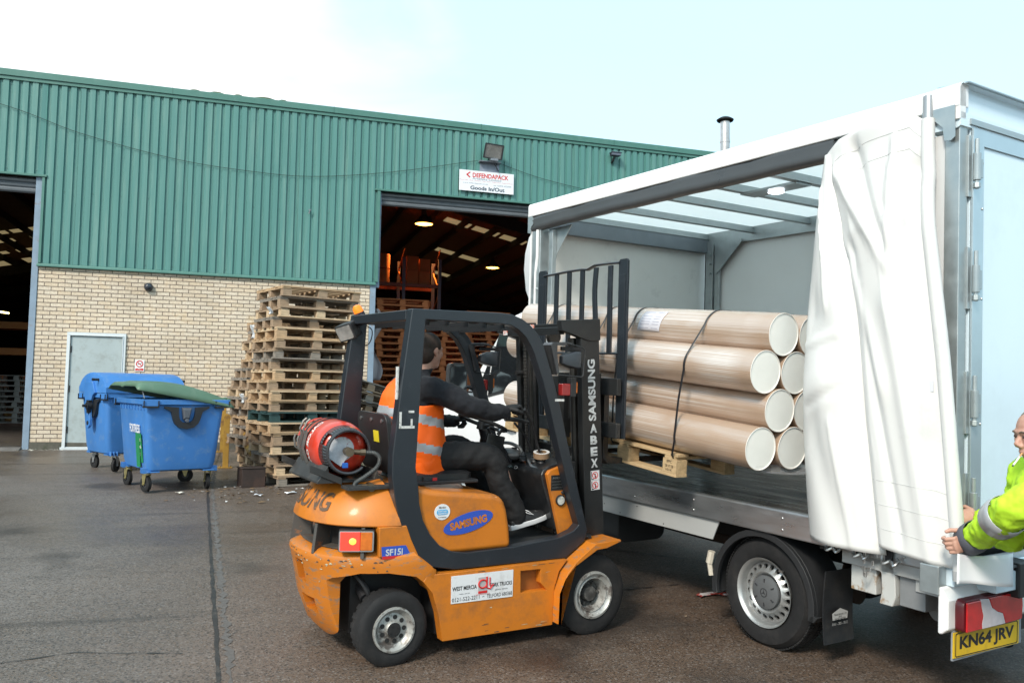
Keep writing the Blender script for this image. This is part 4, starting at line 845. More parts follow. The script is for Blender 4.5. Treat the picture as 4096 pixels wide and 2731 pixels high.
for (ya, yb) in ((-.055, -1.06), (-1.075, -2.07)):
    d_ = MB().box(ry-.012, ry+.03, yb, ya, .90, 3.035).build('rear_door', BLP, TK, bevel=.003, smooth=0)
    fr_ = MB().ring([(ya, .90), (ya, 3.035), (yb, 3.035), (yb, .90)], [(ya-.11, .99), (ya-.11, 2.95), (yb+.11, 2.95), (yb+.11, .99)], ry-.022, ry-.012, 0)
    fr_.box(ry-.028, ry-.022, ya-.035, ya, .9, 3.03); fr_.build('door_edging', mat('edging_silver', (.50, .58, .62), .35, .75, var=.1, vs=3), d_, bevel=.002, smooth=0)
    if ya > -1:
        for z in (2.62, 2.86, 2.15, 1.5): MB().ell((ry-.024, ya-.095, z), (.004, .007, .007), None, 8, 5).build('rivet', STEEL, d_)
post(ry-.004, ry+.04, -.045, -.02, .80, 3.04, 'door_frame_post')
for z in (2.84, 2.26, 1.62, 1.10):
    hg = MB().cyl((ry-.045, -.058, z-.13), (ry-.045, -.058, z+.13), .011, 10).cyl((ry-.045, -.058, z-.085), (ry-.045, -.058, z+.055), .019, 12).box(ry-.04, ry-.022, -.125, -.058, z-.065, z+.035)
    hg.cyl((ry-.045, -.058, z-.125), (ry-.045, -.058, z-.10), .019, 6); hg.box(ry-.02, ry-.004, -.055, -.025, z-.17, z+.15)
    hg.build('door_hinge', GALV, TK, smooth=30, bevel=.002)
MB().cyl((ry-.05, -.88, .8), (ry-.05, -.88, 3.04), .017, 10).build('lock_rod', GALV, TK)
# rear underrun, tail lift, lamps, plate
MB().box(ry-.06, ry+.06, WY+.02, .13, .70, .79).build('rear_beam', BLP, TK, bevel=.006, smooth=0)
MB().prism([(ry-.03, .47), (ry-.065, .50), (ry-.065, .64), (ry-.03, .70), (ry-.01, .70), (ry-.01, .47)], WY+.05, .19).build('bumper', TW, TK, bevel=.01, smooth=0)
MB().box(ry-.14, ry-.0, -1.9, -.10, .66, .76).build('step_plate', BLP, TK, bevel=.006, smooth=0)
MB().box(ry-.16, ry-.0, -.42, -.28, .62, .80).box(ry-.15, ry-.0, -.30, .0, .772, .79).build('rubber_buffer', PLAS, TK, bevel=.015, smooth=0)
MB().box(ry-.02, ry+.08, .13, .20, .66, .80).box(ry-.02, ry+.07, -.03, .02, .64, .83).cyl((ry-.0, .08, .66), (ry-.0, .08, .80), .035, 14).build('latch_box', GALV, TK, bevel=.004, smooth=30)
hk = MB(); hk.ring([(-.78, .49), (-.80, .55), (-.79, .70), (-.74, .755), (-.60, .76)], [(-.70, .49), (-.715, .56), (-.71, .655), (-.68, .69), (-.60, .70)], -.06, .03, closed=False); hk.box(-.66, -.5, -.1, .0, .52, .74)
hk.build('tail_lift_bracket', mat('bracket_white', (.50, .51, .50), .45, dirt=(.25, .14, .05), dirt_amt=.9, ds=9, lo=.52, hi=.62), TK, bevel=.006, smooth=30)
MB().box(-.95, -.80, -.35, .0, .5, .72).cyl((-.9, -.2, .47), (-.9, -1.8, .47), .06, 14).build('tail_lift_frame', mat('grey_mid', (.2, .21, .22), .5, var=.2), TK, bevel=.006, smooth=30)
# lamp cluster in rear plane (y .13..-.42, z .48...635)
lc = thing_part = bpy.data.objects.new('tail_lamp', None); col.objects.link(lc); lc.parent = TK; lc.location = (ry-.07, -.145, .565)
MB().loft([[(x, y*a, z*a) for y, z in rrect(-.275, .275, -.080, .080, .03)] for x, a in ((.03, 1), (-.02, 1), (-.035, .97))]).build('housing', mat('lamp_dark_red', (.10, .01, .015), .3), lc, bevel=.003)
RL = mat('lens_red', (.50, .012, .015), .12, coat=.6, var=.25, vs=14, spec=.7)
wv_ = [(-.26, -.074), (.095, -.074), (.10, -.05), (.085, -.01), (.10, .035), (.115, .074), (-.26, .074)]
MB().prism([(.255, .070), (.135, .070), (.125, .03), (.11, -.01), (.122, -.05), (.118, -.074), (.255, -.074)], -.045, -.035, 0).build('red_lens', RL, lc, bevel=.004, smooth=0)
MB().prism([(.135, .074), (.06, .068), (.03, .02), (-.02, -.005), (-.07, -.02), (-.095, -.074), (.118, -.074), (.122, -.05), (.11, -.01), (.125, .03)], -.044, -.035, 0).build('clear_lens', mat('lens_clear', (.55, .52, .55), .12, coat=.6, var=.15, vs=20), lc, bevel=.003, smooth=0)
MB().prism([(.06, .074), (.03, .02), (-.02, -.005), (-.07, -.02), (-.095, -.074), (-.25, -.07), (-.258, .0), (-.25, .07)], -.0455, -.035, 0).build('red_lens', RL, lc, bevel=.004, smooth=0)
pt_ = thing_part = bpy.data.objects.new('number_plate', None); col.objects.link(pt_); pt_.parent = TK; pt_.location = (ry-.06, -.165, .412); pt_.rotation_euler = (R(1), 0, 0)
MB().box(-.003, .003, -.30, .30, -.062, .062).build('plate', mat('plate_yellow', (.68, .44, .015), .35, dirt=(.2, .14, .05), dirt_amt=.35, ds=10), pt_, smooth=0)
MB().ring(rrect(-.286, .286, -.058, .058, .01), rrect(-.282, .282, -.054, .054, .01), -.0045, -.003, 0).build('plate_border', INKB, pt_, smooth=0)
text('KN64 JRV', .50, .082, fmat((-.0035, 0, 0), (0, -1, 0), (0, 0, 1)), INKB, pt_, name='registration', bold=.035)
MB().box(ry-.056, ry-.045, -.5, .13, .34, .50).build('plate_backing', mat('back_grey', (.25, .27, .3), .5), TK, smooth=0)
MB().box(ry-.04, ry+.0, WY+.1, -.50, .40, .48).build('underrun_bar', CHS, TK, smooth=0)
# buckles and hooks under the curtain
for x in (-.44, -.62, -.80, -1.03):
    b_ = MB().tube(cr([(x+.05, .075, .80), (x+.05, .08, .745), (x+.03, .10, .728), (x, .085, .745), (x-.03, .10, .728), (x-.045, .08, .75), (x-.03, .075, .765)], 4), .0085, 7)
    b_.build('curtain_buckle', STEEL, TK)
    MB().box(x-.0, x+.04, .06, .07, .74, .82).build('buckle_strap', INKB, TK, smooth=0)
MB().box(-.70, -.42, .05, .062, .775, .792).build('orange_strap', mat('strap_orange', (.75, .12, .02), .6), TK, smooth=0)
ch = MB()
for k in range(9):
    a = k/8; x = -.72+.07*a+.03*math.sin(math.pi*a); z = .76-.12*math.sin(math.pi*a)
    M = Matrix.Translation((x, .09, z)) @ Matrix.Rotation(R(90 if k % 2 else 0), 4, 'Z')
    ch.tube([M @ Vector(q) for q in ((.006, 0, .012), (.006, 0, -.012), (-.006, 0, -.012), (-.006, 0, .012), (.006, 0, .012))], .0028, 5)
ch.build('chain', STEEL, TK)
# gathered curtain
CUR = mat('curtain_white', (.78, .775, .76), .36, var=.02, vs=2, coat=.15, dirt=(.48, .47, .46), dirt_amt=.35, ds=2.6, lo=.56, hi=.7)
t = CUR.node_tree; p_ = t.nodes['Principled BSDF']; trn = N(t, 'ShaderNodeBsdfTranslucent', i_Color=(.8, .8, .8, 1)); mx_ = N(t, 'ShaderNodeMixShader'); mx_.inputs[0].default_value = .15
t.links.new(p_.outputs[0], mx_.inputs[1]); t.links.new(trn.outputs[0], mx_.inputs[2]); t.links.new(mx_.outputs[0], t.nodes['Material Output'].inputs[0])
def pw(tab, v):
    if v <= tab[0][0]: return tab[0][1]
    for (a, b), (c, d) in zip(tab, tab[1:]):
        if v <= c: return lerp(b, d, (v-a)/(c-a))
    return tab[-1][1]
XL = [(0, -.315), (.17, -.262), (.40, -.213), (.56, -.190), (.73, -.193), (.90, -.228), (1, -.255)]
XC = [(0, -.345), (.15, -.43), (.30, -.545), (.50, -.60), (.70, -.645), (1, -.735)]
XR = [(0, -.965), (.2, -1.0), (.55, -1.10), (1, -1.20)]
def dent(u, v, u0, v0, u1, v1, w_, a):
    dx, dv = u1-u0, v1-v0; tt = max(0, min(1, ((u-u0)*dx+(v-v0)*dv)/(dx*dx+dv*dv))); dd = math.hypot(u-u0-tt*dx, (v-v0-tt*dv)*1.8); return a*math.exp(-(dd/w_)**2)*(1-.35*tt)
def lobe(u, v):      # left lobe: from XL to a little behind the crease
    z = lerp(3.03, .775, v); xl = pw(XL, v); xc = pw(XC, v)-.05; x = lerp(xl, xc, u); am = .035+.115*min(1, v*2.2)
    y = .045+am*math.sin(math.pi*min(1, u*.92))**.8 + .008*math.sin(9*v+2.5*u)*u*(1-u)*4
    y += dent(u, v, .25, .42, .8, .52, .13, -.035)+dent(u, v, .2, .62, .9, .56, .12, .03)+dent(u, v, .35, .75, .6, .95, .16, -.03)+dent(u, v, .3, .1, .5, .4, .03, .02)+dent(u, v, .1, .5, .7, .47, .02, .018)+dent(u, v, .2, .66, .8, .60, .02, -.016)+dent(u, v, .6, .7, .7, .98, .03, .016)
    return Vector((x, y, z))
def main(u, v):
    xc = pw(XC, v); xr = pw(XR, v)
    ztop = pw([(0, 3.035), (.15, 3.10), (.45, 3.145), (.85, 3.175), (.93, 3.12), (1, 3.09)], u); zb = lerp(.835, .79, u)
    z = lerp(ztop, zb, v); x = lerp(xc, xr, u)
    fade = min(1, v*5)
    y = .07+.10*min(1, v*4)*(min(1, u*6)**.6)*(1-.35*u)+.03*math.sin(math.pi*u)*fade
    y += .035*math.exp(-((v-.0)/.05)**2)*math.sin(math.pi*min(1, u*1.05))       # flared top hem
    y += dent(u, v, .08, .08, .50, .34, .055, .035)+dent(u, v, .30, .06, .52, .33, .07, -.04)+dent(u, v, .72, .08, .54, .34, .05, .03)+dent(u, v, .0, .25, .35, .62, .07, .03)+dent(u, v, .95, .12, .60, .22, .05, -.03)
    y += dent(u, v, .12, .3, .42, .95, .06, -.022)+dent(u, v, .5, .45, .75, 1, .09, .022)+.002*math.sin(14*u+5*v)+dent(u, v, .15, .12, .33, .30, .018, 0.00315)+dent(u, v, .62, .10, .80, .26, .016, 0.00270)+dent(u, v, .25, .62, .38, .98, .016, 0.00225)+dent(u, v, .6, .5, .66, .9, .02, -0.00225)+dent(u, v, .9, .3, .78, .7, .02, 0.00270)+dent(u, v, .02, .5, .2, .8, .02, 0.00270)+dent(u, v, .45, .36, .5, .5, .02, 0.00315)
    return Vector((x, y, z))
cu_ = MB().grid(lobe, 34, 90).build('curtain', CUR, TK, smooth=80, solid=.004)
cu2 = MB().grid(main, 70, 110).build('curtain', CUR, TK, smooth=80, solid=.004)
for vv in (.045, .095, .845, .90, .955):
    hm = MB().tube([main(u/20, vv)+Vector((0, .003, 0)) for u in range(21)], .0012, 4)
    hm.build('hem_seam', mat('seam_grey', (.5, .5, .49), .5), TK)
MB().tube([main(1, v/24)+Vector((-.012, 0, 0)) for v in range(25)], .034, 14).build('tension_sleeve', CUR, TK)
a_ = main(1, 0); b_ = main(1, .04); dd_ = (a_-b_).normalized()
MB().cyl(a_+Vector((-.012, 0, -.02)), a_+Vector((-.012, 0, 0))+dd_*.13, .026, 14).build('pole_end', mat('pole_grey', (.36, .37, .38), .4, .6, var=.2), TK)
MB().cyl(main(1, 1)+Vector((-.012, 0, 0)), main(1, 1)+Vector((-.015, 0, -.05)), .036, 14).build('pole_foot', mat('pole_foot_grey', (.5, .5, .5), .4), TK)
lb_ = MB(); q = main(.88, .62); MB().box(q.x-.018, q.x+.018, q.y+.002, q.y+.0035, q.z-.03, q.z+.025).build('curtain_label', mat('print_grey', (.66, .66, .70), .5), TK, smooth=0)
# ---------------- cab
CY = -1.03
def csec(z, x0, x1, hw, rf=.25, rb=.04):
    o = []
    for cx, cy, a0, rr in ((x1-rf, hw-rf, 0, rf), (x0+rb, hw-rb, 90, rb), (x0+rb, -hw+rb, 180, rb), (x1-rf, -hw+rf, 270, rf)):
        for i in range(6): a = R(a0+90*i/5); o.append((cx+rr*math.cos(a), CY+cy+rr*math.sin(a), z))
    return o
cab = MB().loft([csec(.32, 3.0, 5.1, .90), csec(.50, 2.98, 5.2, .96), csec(.9, 2.98, 5.22, .985), csec(1.15, 2.98, 5.15, .985), csec(1.30, 2.98, 4.95, .975, .35), csec(1.42, 2.98, 4.52, .965, .3), csec(1.9, 2.98, 4.04, .90, .18), csec(2.12, 2.98, 3.86, .85, .14), csec(2.24, 2.98, 3.78, .80, .14), csec(2.31, 3.0, 3.62, .72, .14), csec(2.34, 3.02, 3.45, .6, .12)])
cab = cab.build('cab_body', TW, TK, smooth=50)
carve(cab, [MB().cyl((4.42, -.5, .34), (4.42, .2, .34), .42, 40)])
MB().loft([[(x, CY+y*a, z) for y, a in ((-1, w_), (-.9, w_), (-.5, w_), (0, w_), (.5, w_), (.9, w_), (1, w_))]+[(2.93, CY+y*w_, z) for y in (1, -1)] for z, x, w_ in ((2.20, 3.44, .66), (2.34, 3.46, .70), (2.5, 3.45, .78), (2.7, 3.40, .84), (2.85, 3.34, .87), (3.0, 3.26, .88), (3.1, 3.14, .86), (3.14, 3.0, .8))]).build('roof_fairing', mat('fairing_white', (.72, .74, .76), .22, coat=.5, var=.04, bump=.004, bs=120), TK, smooth=60)
def sy(z): return CY+pw([(.9, .985), (1.15, .985), (1.30, .975), (1.42, .965), (1.9, .90), (2.12, .85), (2.24, .80)], z)
GLS = mat('van_glass', (.012, .014, .016), .05, spec=.8, var=.2)
def side_patch(pts, off, m, nm, n=6, par=TK):
    mb = MB(); k = len(pts)//2
    L_ = pts[:k]; R_ = pts[k:][::-1]; vs = []
    for i in range(n):
        f = i/(n-1)
        for a, b in ((0, L_), (1, R_)):
            j = min(int(f*(k-1)), k-2); g = f*(k-1)-j; x = lerp(b[j][0], b[j+1][0], g); z = lerp(b[j][1], b[j+1][1], g); vs.append((x, sy(z)+off, z))
    mb.add(vs, [(2*i, 2*i+1, 2*i+3, 2*i+2) for i in range(n-1)]); return mb.build(nm, m, par, smooth=0, solid=.004)
side_patch([(3.22, 2.08), (3.24, 1.78), (3.255, 1.52), (3.82, 1.42), (3.83, 1.75), (3.79, 2.08)], .008, mat('win_seal', (.015, .015, .016), .6), 'window_seal')
side_patch([(3.245, 2.055), (3.265, 1.78), (3.28, 1.545), (3.80, 1.45), (3.808, 1.75), (3.765, 2.055)], .013, GLS, 'door_window')
side_patch([(3.855, 1.84), (3.855, 1.66), (3.845, 1.435), (4.10, 1.41), (3.965, 1.64), (3.875, 1.84)], .008, GLS, 'quarter_window')
gp = MB()
for (x, z0, z1) in ((3.16, .62, 2.2), (4.05, .62, 1.40)): gp.add([(x-.004, sy(max(z0, .9))+.002, z0), (x+.004, sy(max(z0, .9))+.002, z0), (x+.004, sy(1.4)+.004, 1.4), (x-.004, sy(1.4)+.004, 1.4)], [(0, 1, 2, 3)])
gp.build('door_gap', INKB, TK, smooth=0, solid=.002)
MB().box(3.0, 4.0, sy(.9)-.002, sy(.9)+.012, .74, .80).build('rub_strip', mat('rub_grey', (.3, .3, .32), .5), TK, bevel=.004, smooth=0)
MB().tube([(3.22, sy(1.12)+.01, 1.12), (3.28, sy(1.12)+.035, 1.125), (3.42, sy(1.12)+.01, 1.12)], .014, 8).build('door_handle', PLAS, TK)
mr_ = bpy.data.objects.new('wing_mirror', None); col.objects.link(mr_); mr_.parent = TK
MB().loft([[(4.06+dx, .19+y*a, 1.595+z*a) for y, z in rrect(-.105, .105, -.165, .165, .05)] for dx, a in ((-.05, .92), (-.055, 1), (.02, .98), (.07, .75), (.085, .4))]).build('mirror_housing', mat('mirror_black', (.03, .032, .035), .4), mr_)
MB().loft([[(4.003+dx, .19+y, 1.595+z) for y, z in rrect(-.09, .09, -.145, .145, .04)] for dx in (0, .004)]).build('mirror_glass', mat('mirror_glass', (.75, .8, .82), .04, 1.), mr_, smooth=0)
MB().box(4.04, 4.09, -.08, .10, 1.50, 1.53).box(4.04, 4.09, -.08, .10, 1.45, 1.47).build('mirror_arm', PLAS, mr_, bevel=.006, smooth=0)
MB().loft([[(4.50-.24*k+.03, CY+y, 1.45+.215*k) for y in (-.60, .60)]+[(4.48-.24*k+.0, CY+y, 1.45+.215*k) for y in (.60, -.60)] for k in range(4)]).build('windscreen', GLS, TK, smooth=0)
MB().box(5.05, 5.26, CY-.95, CY+.95, .32, .62).build('front_bumper', PLAS, TK, bevel=.04, smooth=0)
# ============================================================ FORKLIFT
FK = thing('forklift', 'orange and black gas forklift carrying wrapped tubes into the open truck side', 'forklift', FL)
ORG = mat('forklift_orange', (.54, .165, .012), .46, coat=.12, var=.10, vs=2.5, dirt=(.16, .08, .04), dirt_amt=.65, ds=5.5, lo=.48, hi=.74, rv=.08, bump=.002, bs=20)
ORD_ = mat('worn_orange', (.52, .16, .013), .45, coat=.15, var=.12, vs=3, dirt=(.20, .16, .12), dirt_amt=.8, ds=12, lo=.53, hi=.62, stretch=(1, 1, 3.2), bump=.003, bs=30)
GUARD = mat('guard_black', (.015, .019, .025), .38, coat=.1, var=.15, vs=4, dirt=(.06, .066, .075), dirt_amt=.35, ds=8, lo=.58, hi=.7, bump=.001, bs=60)
O_ = [(-1.337, 2.050), (-.74, 2.059), (-.656, 2.055), (-.581, 2.032), (-.516, 1.994), (-.46, 1.943), (-.42, 1.885), (-.377, 1.776), (-.329, 1.648), (-.266, 1.464), (-.215, 1.278), (-.10, .90), (-.03, .67), (-.05, .60), (-.199, .505), (-.59, .508), (-1.009, .513), (-1.16, .542), (-1.247, .606), (-1.319, .702), (-1.367, .802), (-1.401, .927), (-1.429, 1.078), (-1.430, 1.201), (-1.389, 1.611)]
I_ = [(-1.247, 1.990), (-.727, 1.992), (-.660, 1.985), (-.605, 1.961), (-.55, 1.918), (-.506, 1.858), (-.48, 1.81), (-.452, 1.74), (-.412, 1.647), (-.35, 1.464), (-.294, 1.28), (-.18, .92), (-.10, .71), (-.14, .675), (-.241, .642), (-.594, .611), (-.931, .605), (-1.029, .621), (-1.11, .663), (-1.175, .732), (-1.224, .819), (-1.251, .918), (-1.262, 1.029), (-1.281, 1.127), (-1.264, 1.613)]
for ya, yb in ((-.50, -.425), (.425, .50)): MB().ring(O_, I_, ya, yb).build('overhead_guard_side', GUARD, FK, bevel=.006, smooth=30)
MB().box(-1.345, -1.275, -.425, .425, 1.985, 2.045).build('rear_cross_beam', GUARD, FK, bevel=.006, smooth=0)
for k in range(6):
    x = -1.16+.13*k
    MB().box(x-.028, x+.028, -.425, .425, 1.986, 1.996).box(x-.03, x-.024, -.425, .425, 1.965, 1.996).build('guard_bar', mat('bar_grey', (.018, .019, .021), .4, var=.1), FK, smooth=0)
TAPE = mat('white_tape', (.6, .6, .58), .6, dirt=(.1, .1, .1), dirt_amt=.9, ds=40)
MB().box(-1.395, -1.30, -.5015, -.5, 1.355, 1.37).box(-1.397, -1.383, -.5015, -.5, 1.355, 1.45).box(-1.325, -1.313, -.5015, -.5, 1.36, 1.41).box(-1.34, -1.305, -.5015, -.5, 1.445, 1.458).build('tape_mark', TAPE, FK, smooth=0)
MB().box(-1.404, -1.395, -.47, -.445, 1.52, 1.71).build('tape_strip', TAPE, FK, smooth=0)
MB().box(-.315, -.245, -.502, -.5, 1.395, 1.41, Matrix.Translation((0, 0, .12)) @ Matrix.Rotation(R(0), 4, 'Y')).build('tape_mark', TAPE, FK, smooth=0)
MB().add([(-1.385, -.502, 1.995), (-1.345, -.502, 1.995), (-1.345, -.502, 2.035), (-1.385, -.502, 2.035)], [(0, 1, 2, 3)]) 
# counterweight
def cwp(z, xr, w, e=2.35, xf=-1.18, n=34):
    o = []
    for k in range(n+1):
        a = math.pi*k/n; c, s = math.cos(a), math.sin(a)
        o.append((xf-(xf-xr)*abs(s)**(2/e), -math.copysign(abs(c)**(2/e), c)*w, z))
    return o+[(xf+.02, w*.98, z), (xf+.02, -w*.98, z)]
CWL = [(1.045, -1.55, .34, 2.3), (1.03, -1.62, .385, 2.3), (.99, -1.69, .43, 2.3), (.93, -1.745, .468, 2.3), (.87, -1.785, .495, 2.3), (.83, -1.80, .51, 2.3), (.802, -1.806, .515, 2.3), (.796, -1.80, .512, 2.3), (.792, -1.76, .49, 2.3)]
cw = MB().loft([cwp(z, xr, w_, e, -1.26) for z, xr, w_, e in CWL]).build('rear_cowl', ORG, FK, smooth=50)
carve(cw, [MB().prism([(-1.30, 1.2), (-1.43, 1.2), (-1.425, 1.05), (-1.40, .93), (-1.365, .80), (-1.34, .7), (-1.1, .7), (-1.1, 1.2)], -.7, .7)])
MB().loft([cwp(z, xr, w_, 2.35, -1.26) for z, xr, w_ in ((.79, -1.67, .41), (.62, -1.67, .41))]).build('grille_recess', mat('recess_black', (.012, .011, .011), .8, var=.3), FK, smooth=40)
for a in (148, 110, 70, 32):
    s, c_ = math.sin(R(a)), -math.cos(R(a)); x = -1.26-.525*abs(s)**(2/2.35); y = math.copysign(abs(c_)**(2/2.35), c_)*.5
    M = Matrix.Translation((x, y, .71)) @ Matrix.Rotation(math.atan2(y*1.2, x+1.3), 4, 'Z')
    MB().prism([(-.10, -.09), (-.10, .09), (.01, .08), (.035, -.09)], -.011, .011).build('grille_rib', mat('rib_worn', (.06, .055, .05), .6, dirt=(.25, .1, .03), dirt_amt=.6, ds=25, lo=.6, hi=.63), FK, bevel=.004, smooth=0, M=M)
cb = MB().loft([cwp(z, xr, w_, e, -1.16) for z, xr, w_, e in [(.655, -1.725, .47, 2.35), (.645, -1.785, .51, 2.35), (.625, -1.82, .53, 2.35), (.60, -1.827, .535, 2.35), (.56, -1.815, .533, 2.35), (.48, -1.795, .53, 2.35), (.33, -1.765, .525, 2.35), (.17, -1.70, .51, 2.35), (.10, -1.63, .49, 2.35), (.095, -1.5, .4, 2.35)]]).build('counterweight', ORD_, FK, smooth=45)
ar = [(-1.95, -.1), (-1.95, .30), (-1.80, .42), (-1.70, .50), (-1.58, .535), (-1.43, .535), (-1.27, .505), (-1.16, .42), (-1.08, .30), (-.9, .1), (-.9, -.1)]
carve(cb, [MB().prism(ar, -.8, -.29), MB().prism(ar, .29, .8), MB().prism([(-1.64, -.1), (-1.64, .46), (-1.58, .515), (-1.3, .515), (-1.0, .40), (-1.0, -.1)], -.31, .31), MB().box(-1.95, -1.70, -.10, .02, .43, .56), MB().box(-1.95, -1.66, -.17, .0, .26, .35), MB().prism([(-1.335, .75), (-1.325, .70), (-1.25, .605), (-1.165, .543), (-1.10, .51), (-1.0, .51), (-1.0, .75)], -.8, .8)])
MB().box(-1.30, -1.25, -.3, .3, .14, .22).cyl((-1.385, -.42, .21), (-1.385, .42, .21), .035, 12).box(-1.45, -1.30, -.36, .36, .19, .27).cyl((-1.50, -.2, .42), (-1.50, -.33, .36), .03, 10).tube(cr([(-1.55, -.25, .5), (-1.5, -.33, .42), (-1.45, -.33, .3)]), .018, 8).build('steer_axle', DARKM, FK, smooth=30)
MB().box(-1.56, -.9, -.24, .24, .14, .514).build('rear_core', CHS, FK, smooth=0)
MB().loft([cwp(.6565, -1.755, .497, 2.35, -1.22), cwp(.660, -1.74, .48, 2.35, -1.22)]).build('rear_ledge', mat('grime', (.07, .062, .055), .7, var=.3, vs=8, dirt=(.25, .1, .03), dirt_amt=.5, ds=12), FK, smooth=0)
# lower chassis
sp_ = [(-1.20, .505), (-1.225, .47), (-1.165, .40), (-1.12, .27), (-1.09, .11), (-.31, .101), (-.305, .321), (-.268, .435), (-.205, .503)]
for sgn in (-1, 1):
    lo__ = MB().prism(sp_, sgn*.46, sgn*.53).build('side_panel', ORG, FK, smooth=0)
    if sgn < 0: carve(lo__, [MB().prism([(-.56, .465), (-.41, .462), (-.408, .375), (-.36, .325), (-.556, .33)], -.56, -.4)])
    md = lo__.modifiers.new('b', 'BEVEL'); md.width = .008; md.segments = 2; md.limit_method = 'ANGLE'
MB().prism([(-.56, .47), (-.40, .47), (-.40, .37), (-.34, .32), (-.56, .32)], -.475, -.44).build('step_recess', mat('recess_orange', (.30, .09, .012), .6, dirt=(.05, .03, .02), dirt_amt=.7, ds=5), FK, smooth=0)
MB().box(-1.1, -.30, -.44, .44, .13, .50).build('chassis_core', CHS, FK, smooth=0)
MB().prism([(-.31, .12), (-.295, .12), (-.29, .33), (-.25, .43), (-.18, .50), (-.03, .60), (.17, .612), (.178, .60), (.06, .565), (-.02, .56), (-.19, .47), (-.262, .40), (-.305, .31)], -.60, -.40).build('front_mudguard', ORD_, FK, bevel=.003, smooth=30)
MB().prism([(-.31, .12), (-.295, .12), (-.29, .33), (-.25, .43), (-.18, .50), (-.03, .60), (.17, .612), (.178, .60), (.06, .565), (-.02, .56), (-.19, .47), (-.262, .40), (-.305, .31)], .40, .60).build('front_mudguard', ORD_, FK, bevel=.003, smooth=30)
# hood
pd = [(-1.275, .60), (-1.30, .80), (-1.315, 1.0), (-1.27, 1.014), (-1.15, .985), (-.72, .937), (-.665, .91), (-.635, .84), (-.612, .73), (-.598, .60)]
MB().prism(pd, -.478, .478).build('engine_hood', ORG, FK, bevel=.035, seg=4, smooth=30)
MB().box(-1.24, -.75, -.30, .30, .99, 1.012, Matrix.Rotation(R(0), 4, 'Y')).build('seat_base', DARKM, FK, bevel=.006, smooth=0)
MB().add([(-1.12, -.43, .975), (-.98, -.43, .960), (-.98, -.33, .960), (-1.14, -.33, .977)], [(0, 1, 2, 3)]).build('yellow_label', mat('label_yellow', (.6, .38, .02), .9, spec=.05, dirt=(.1, .1, .1), dirt_amt=.5, ds=15), FK, smooth=0, solid=.002, M=Matrix.Translation((0, 0, .004)))
MB().box(-.605, -.10, -.455, .455, .57, .602).build('foot_plate', mat('floor_mat', (.02, .021, .022), .7, var=.2, bump=.01, bs=60), FK, smooth=0)
# dash
for sgn in (-1, 1): MB().prism([(-.305, 1.035), (-.285, 1.06), (-.18, 1.09), (-.05, .68), (-.10, .61), (-.185, .612)], sgn*.385, sgn*.42).build('dash_panel', ORG, FK, bevel=.004, smooth=0)
MB().prism([(-.32, .985), (-.33, 1.03), (-.31, 1.065), (-.26, 1.088), (-.14, 1.118), (-.05, 1.11), (-.04, .7), (-.20, .66)], -.384, .384).build('dashboard', mat('dash_black', (.012, .013, .015), .3, coat=.3, var=.2, vs=6, dirt=(.06, .06, .06), dirt_amt=.5, ds=8), FK, bevel=.012, smooth=30)
dsh = Matrix.Rotation(R(-16), 4, 'Y')
MB().box(-.275, -.165, -.4215, -.42, .93, 1.03, Matrix.Rotation(0, 4, 'Y')).build('data_plate', mat('plate_dark', (.03, .032, .033), .35, .4, var=.6, vs=60), FK, smooth=0)
text('ABEX', .07, .013, fmat((-.23, -.4225, 1.012), (1, 0, 0), (0, 0, 1)), STEEL, FK, bold=.02)
for k in range(7): MB().box(-.268, -.172, -.4222, -.4215, .938+.0098*k, .9395+.0098*k).build('plate_line', STEEL, FK, smooth=0) if k % 2 else None
MB().lathe([(-.42, .036), (-.432, .036), (-.434, .03), (-.43, .029)], (-.20, 0, .865), (0, 1, 0), 28).cyl((-.185, -.42, .91), (-.178, -.43, .92), .012, 8).build('gauge_rim', DARKM, FK, smooth=40)
MB().lathe([(-.431, .0001), (-.431, .029)], (-.20, 0, .865), (0, 1, 0), 28).build('gauge_face', mat('gauge_white', (.5, .5, .46), .35, var=.4, vs=60), FK, smooth=0)
MB().tube(cr([(-.37, .16, 1.09), (-.37, .15, 1.17), (-.33, .05, 1.20), (-.29, -.05, 1.17), (-.28, -.08, 1.10)]), .012, 8).ell((-.31, .05, 1.12), (.085, .11, .045)).build('instrument_hood', mat('hood_grey', (.10, .10, .10), .35, var=.4, vs=14), FK)
for (x, y) in ((-.285, -.09), (-.245, -.17), (-.235, -.24)): MB().lathe([(0, .03), (.012, .026), (.018, .03), (.028, .022), (.036, .026), (.046, .016), (.06, .012)], (x, y, 1.09), (0, 0, 1), 14).build('lever_boot', PLAS, FK)
MB().tube([(-.245, -.17, 1.12), (-.33, -.18, 1.27), (-.42, -.18, 1.355)], .0085, 8).build('control_lever', DARKM, FK)
MB().tube([(-.235, -.24, 1.12), (-.29, -.25, 1.25), (-.335, -.26, 1.37), (-.38, -.27, 1.43)], .0085, 8).build('control_lever', DARKM, FK)
MB().tube([(-.32, -.20, 1.36), (-.42, -.20, 1.378), (-.50, -.19, 1.385)], .014, 10, rad=[.009, .016, .017]).build('lever_handle', PLAS, FK)
MB().tube([(-.335, -.262, 1.375), (-.385, -.27, 1.435), (-.405, -.275, 1.45)], .013, 10).build('lever_handle', PLAS, FK)
MB().cyl((-.29, .02, 1.14), (-.29, .02, 1.17), .02, 10).build('dash_knob', PLAS, FK)
text('F  D', .10, .022, fmat((-.335, -.05, 1.045), (0, -1, 0), (.35, 0, 1)), INKW, FK)
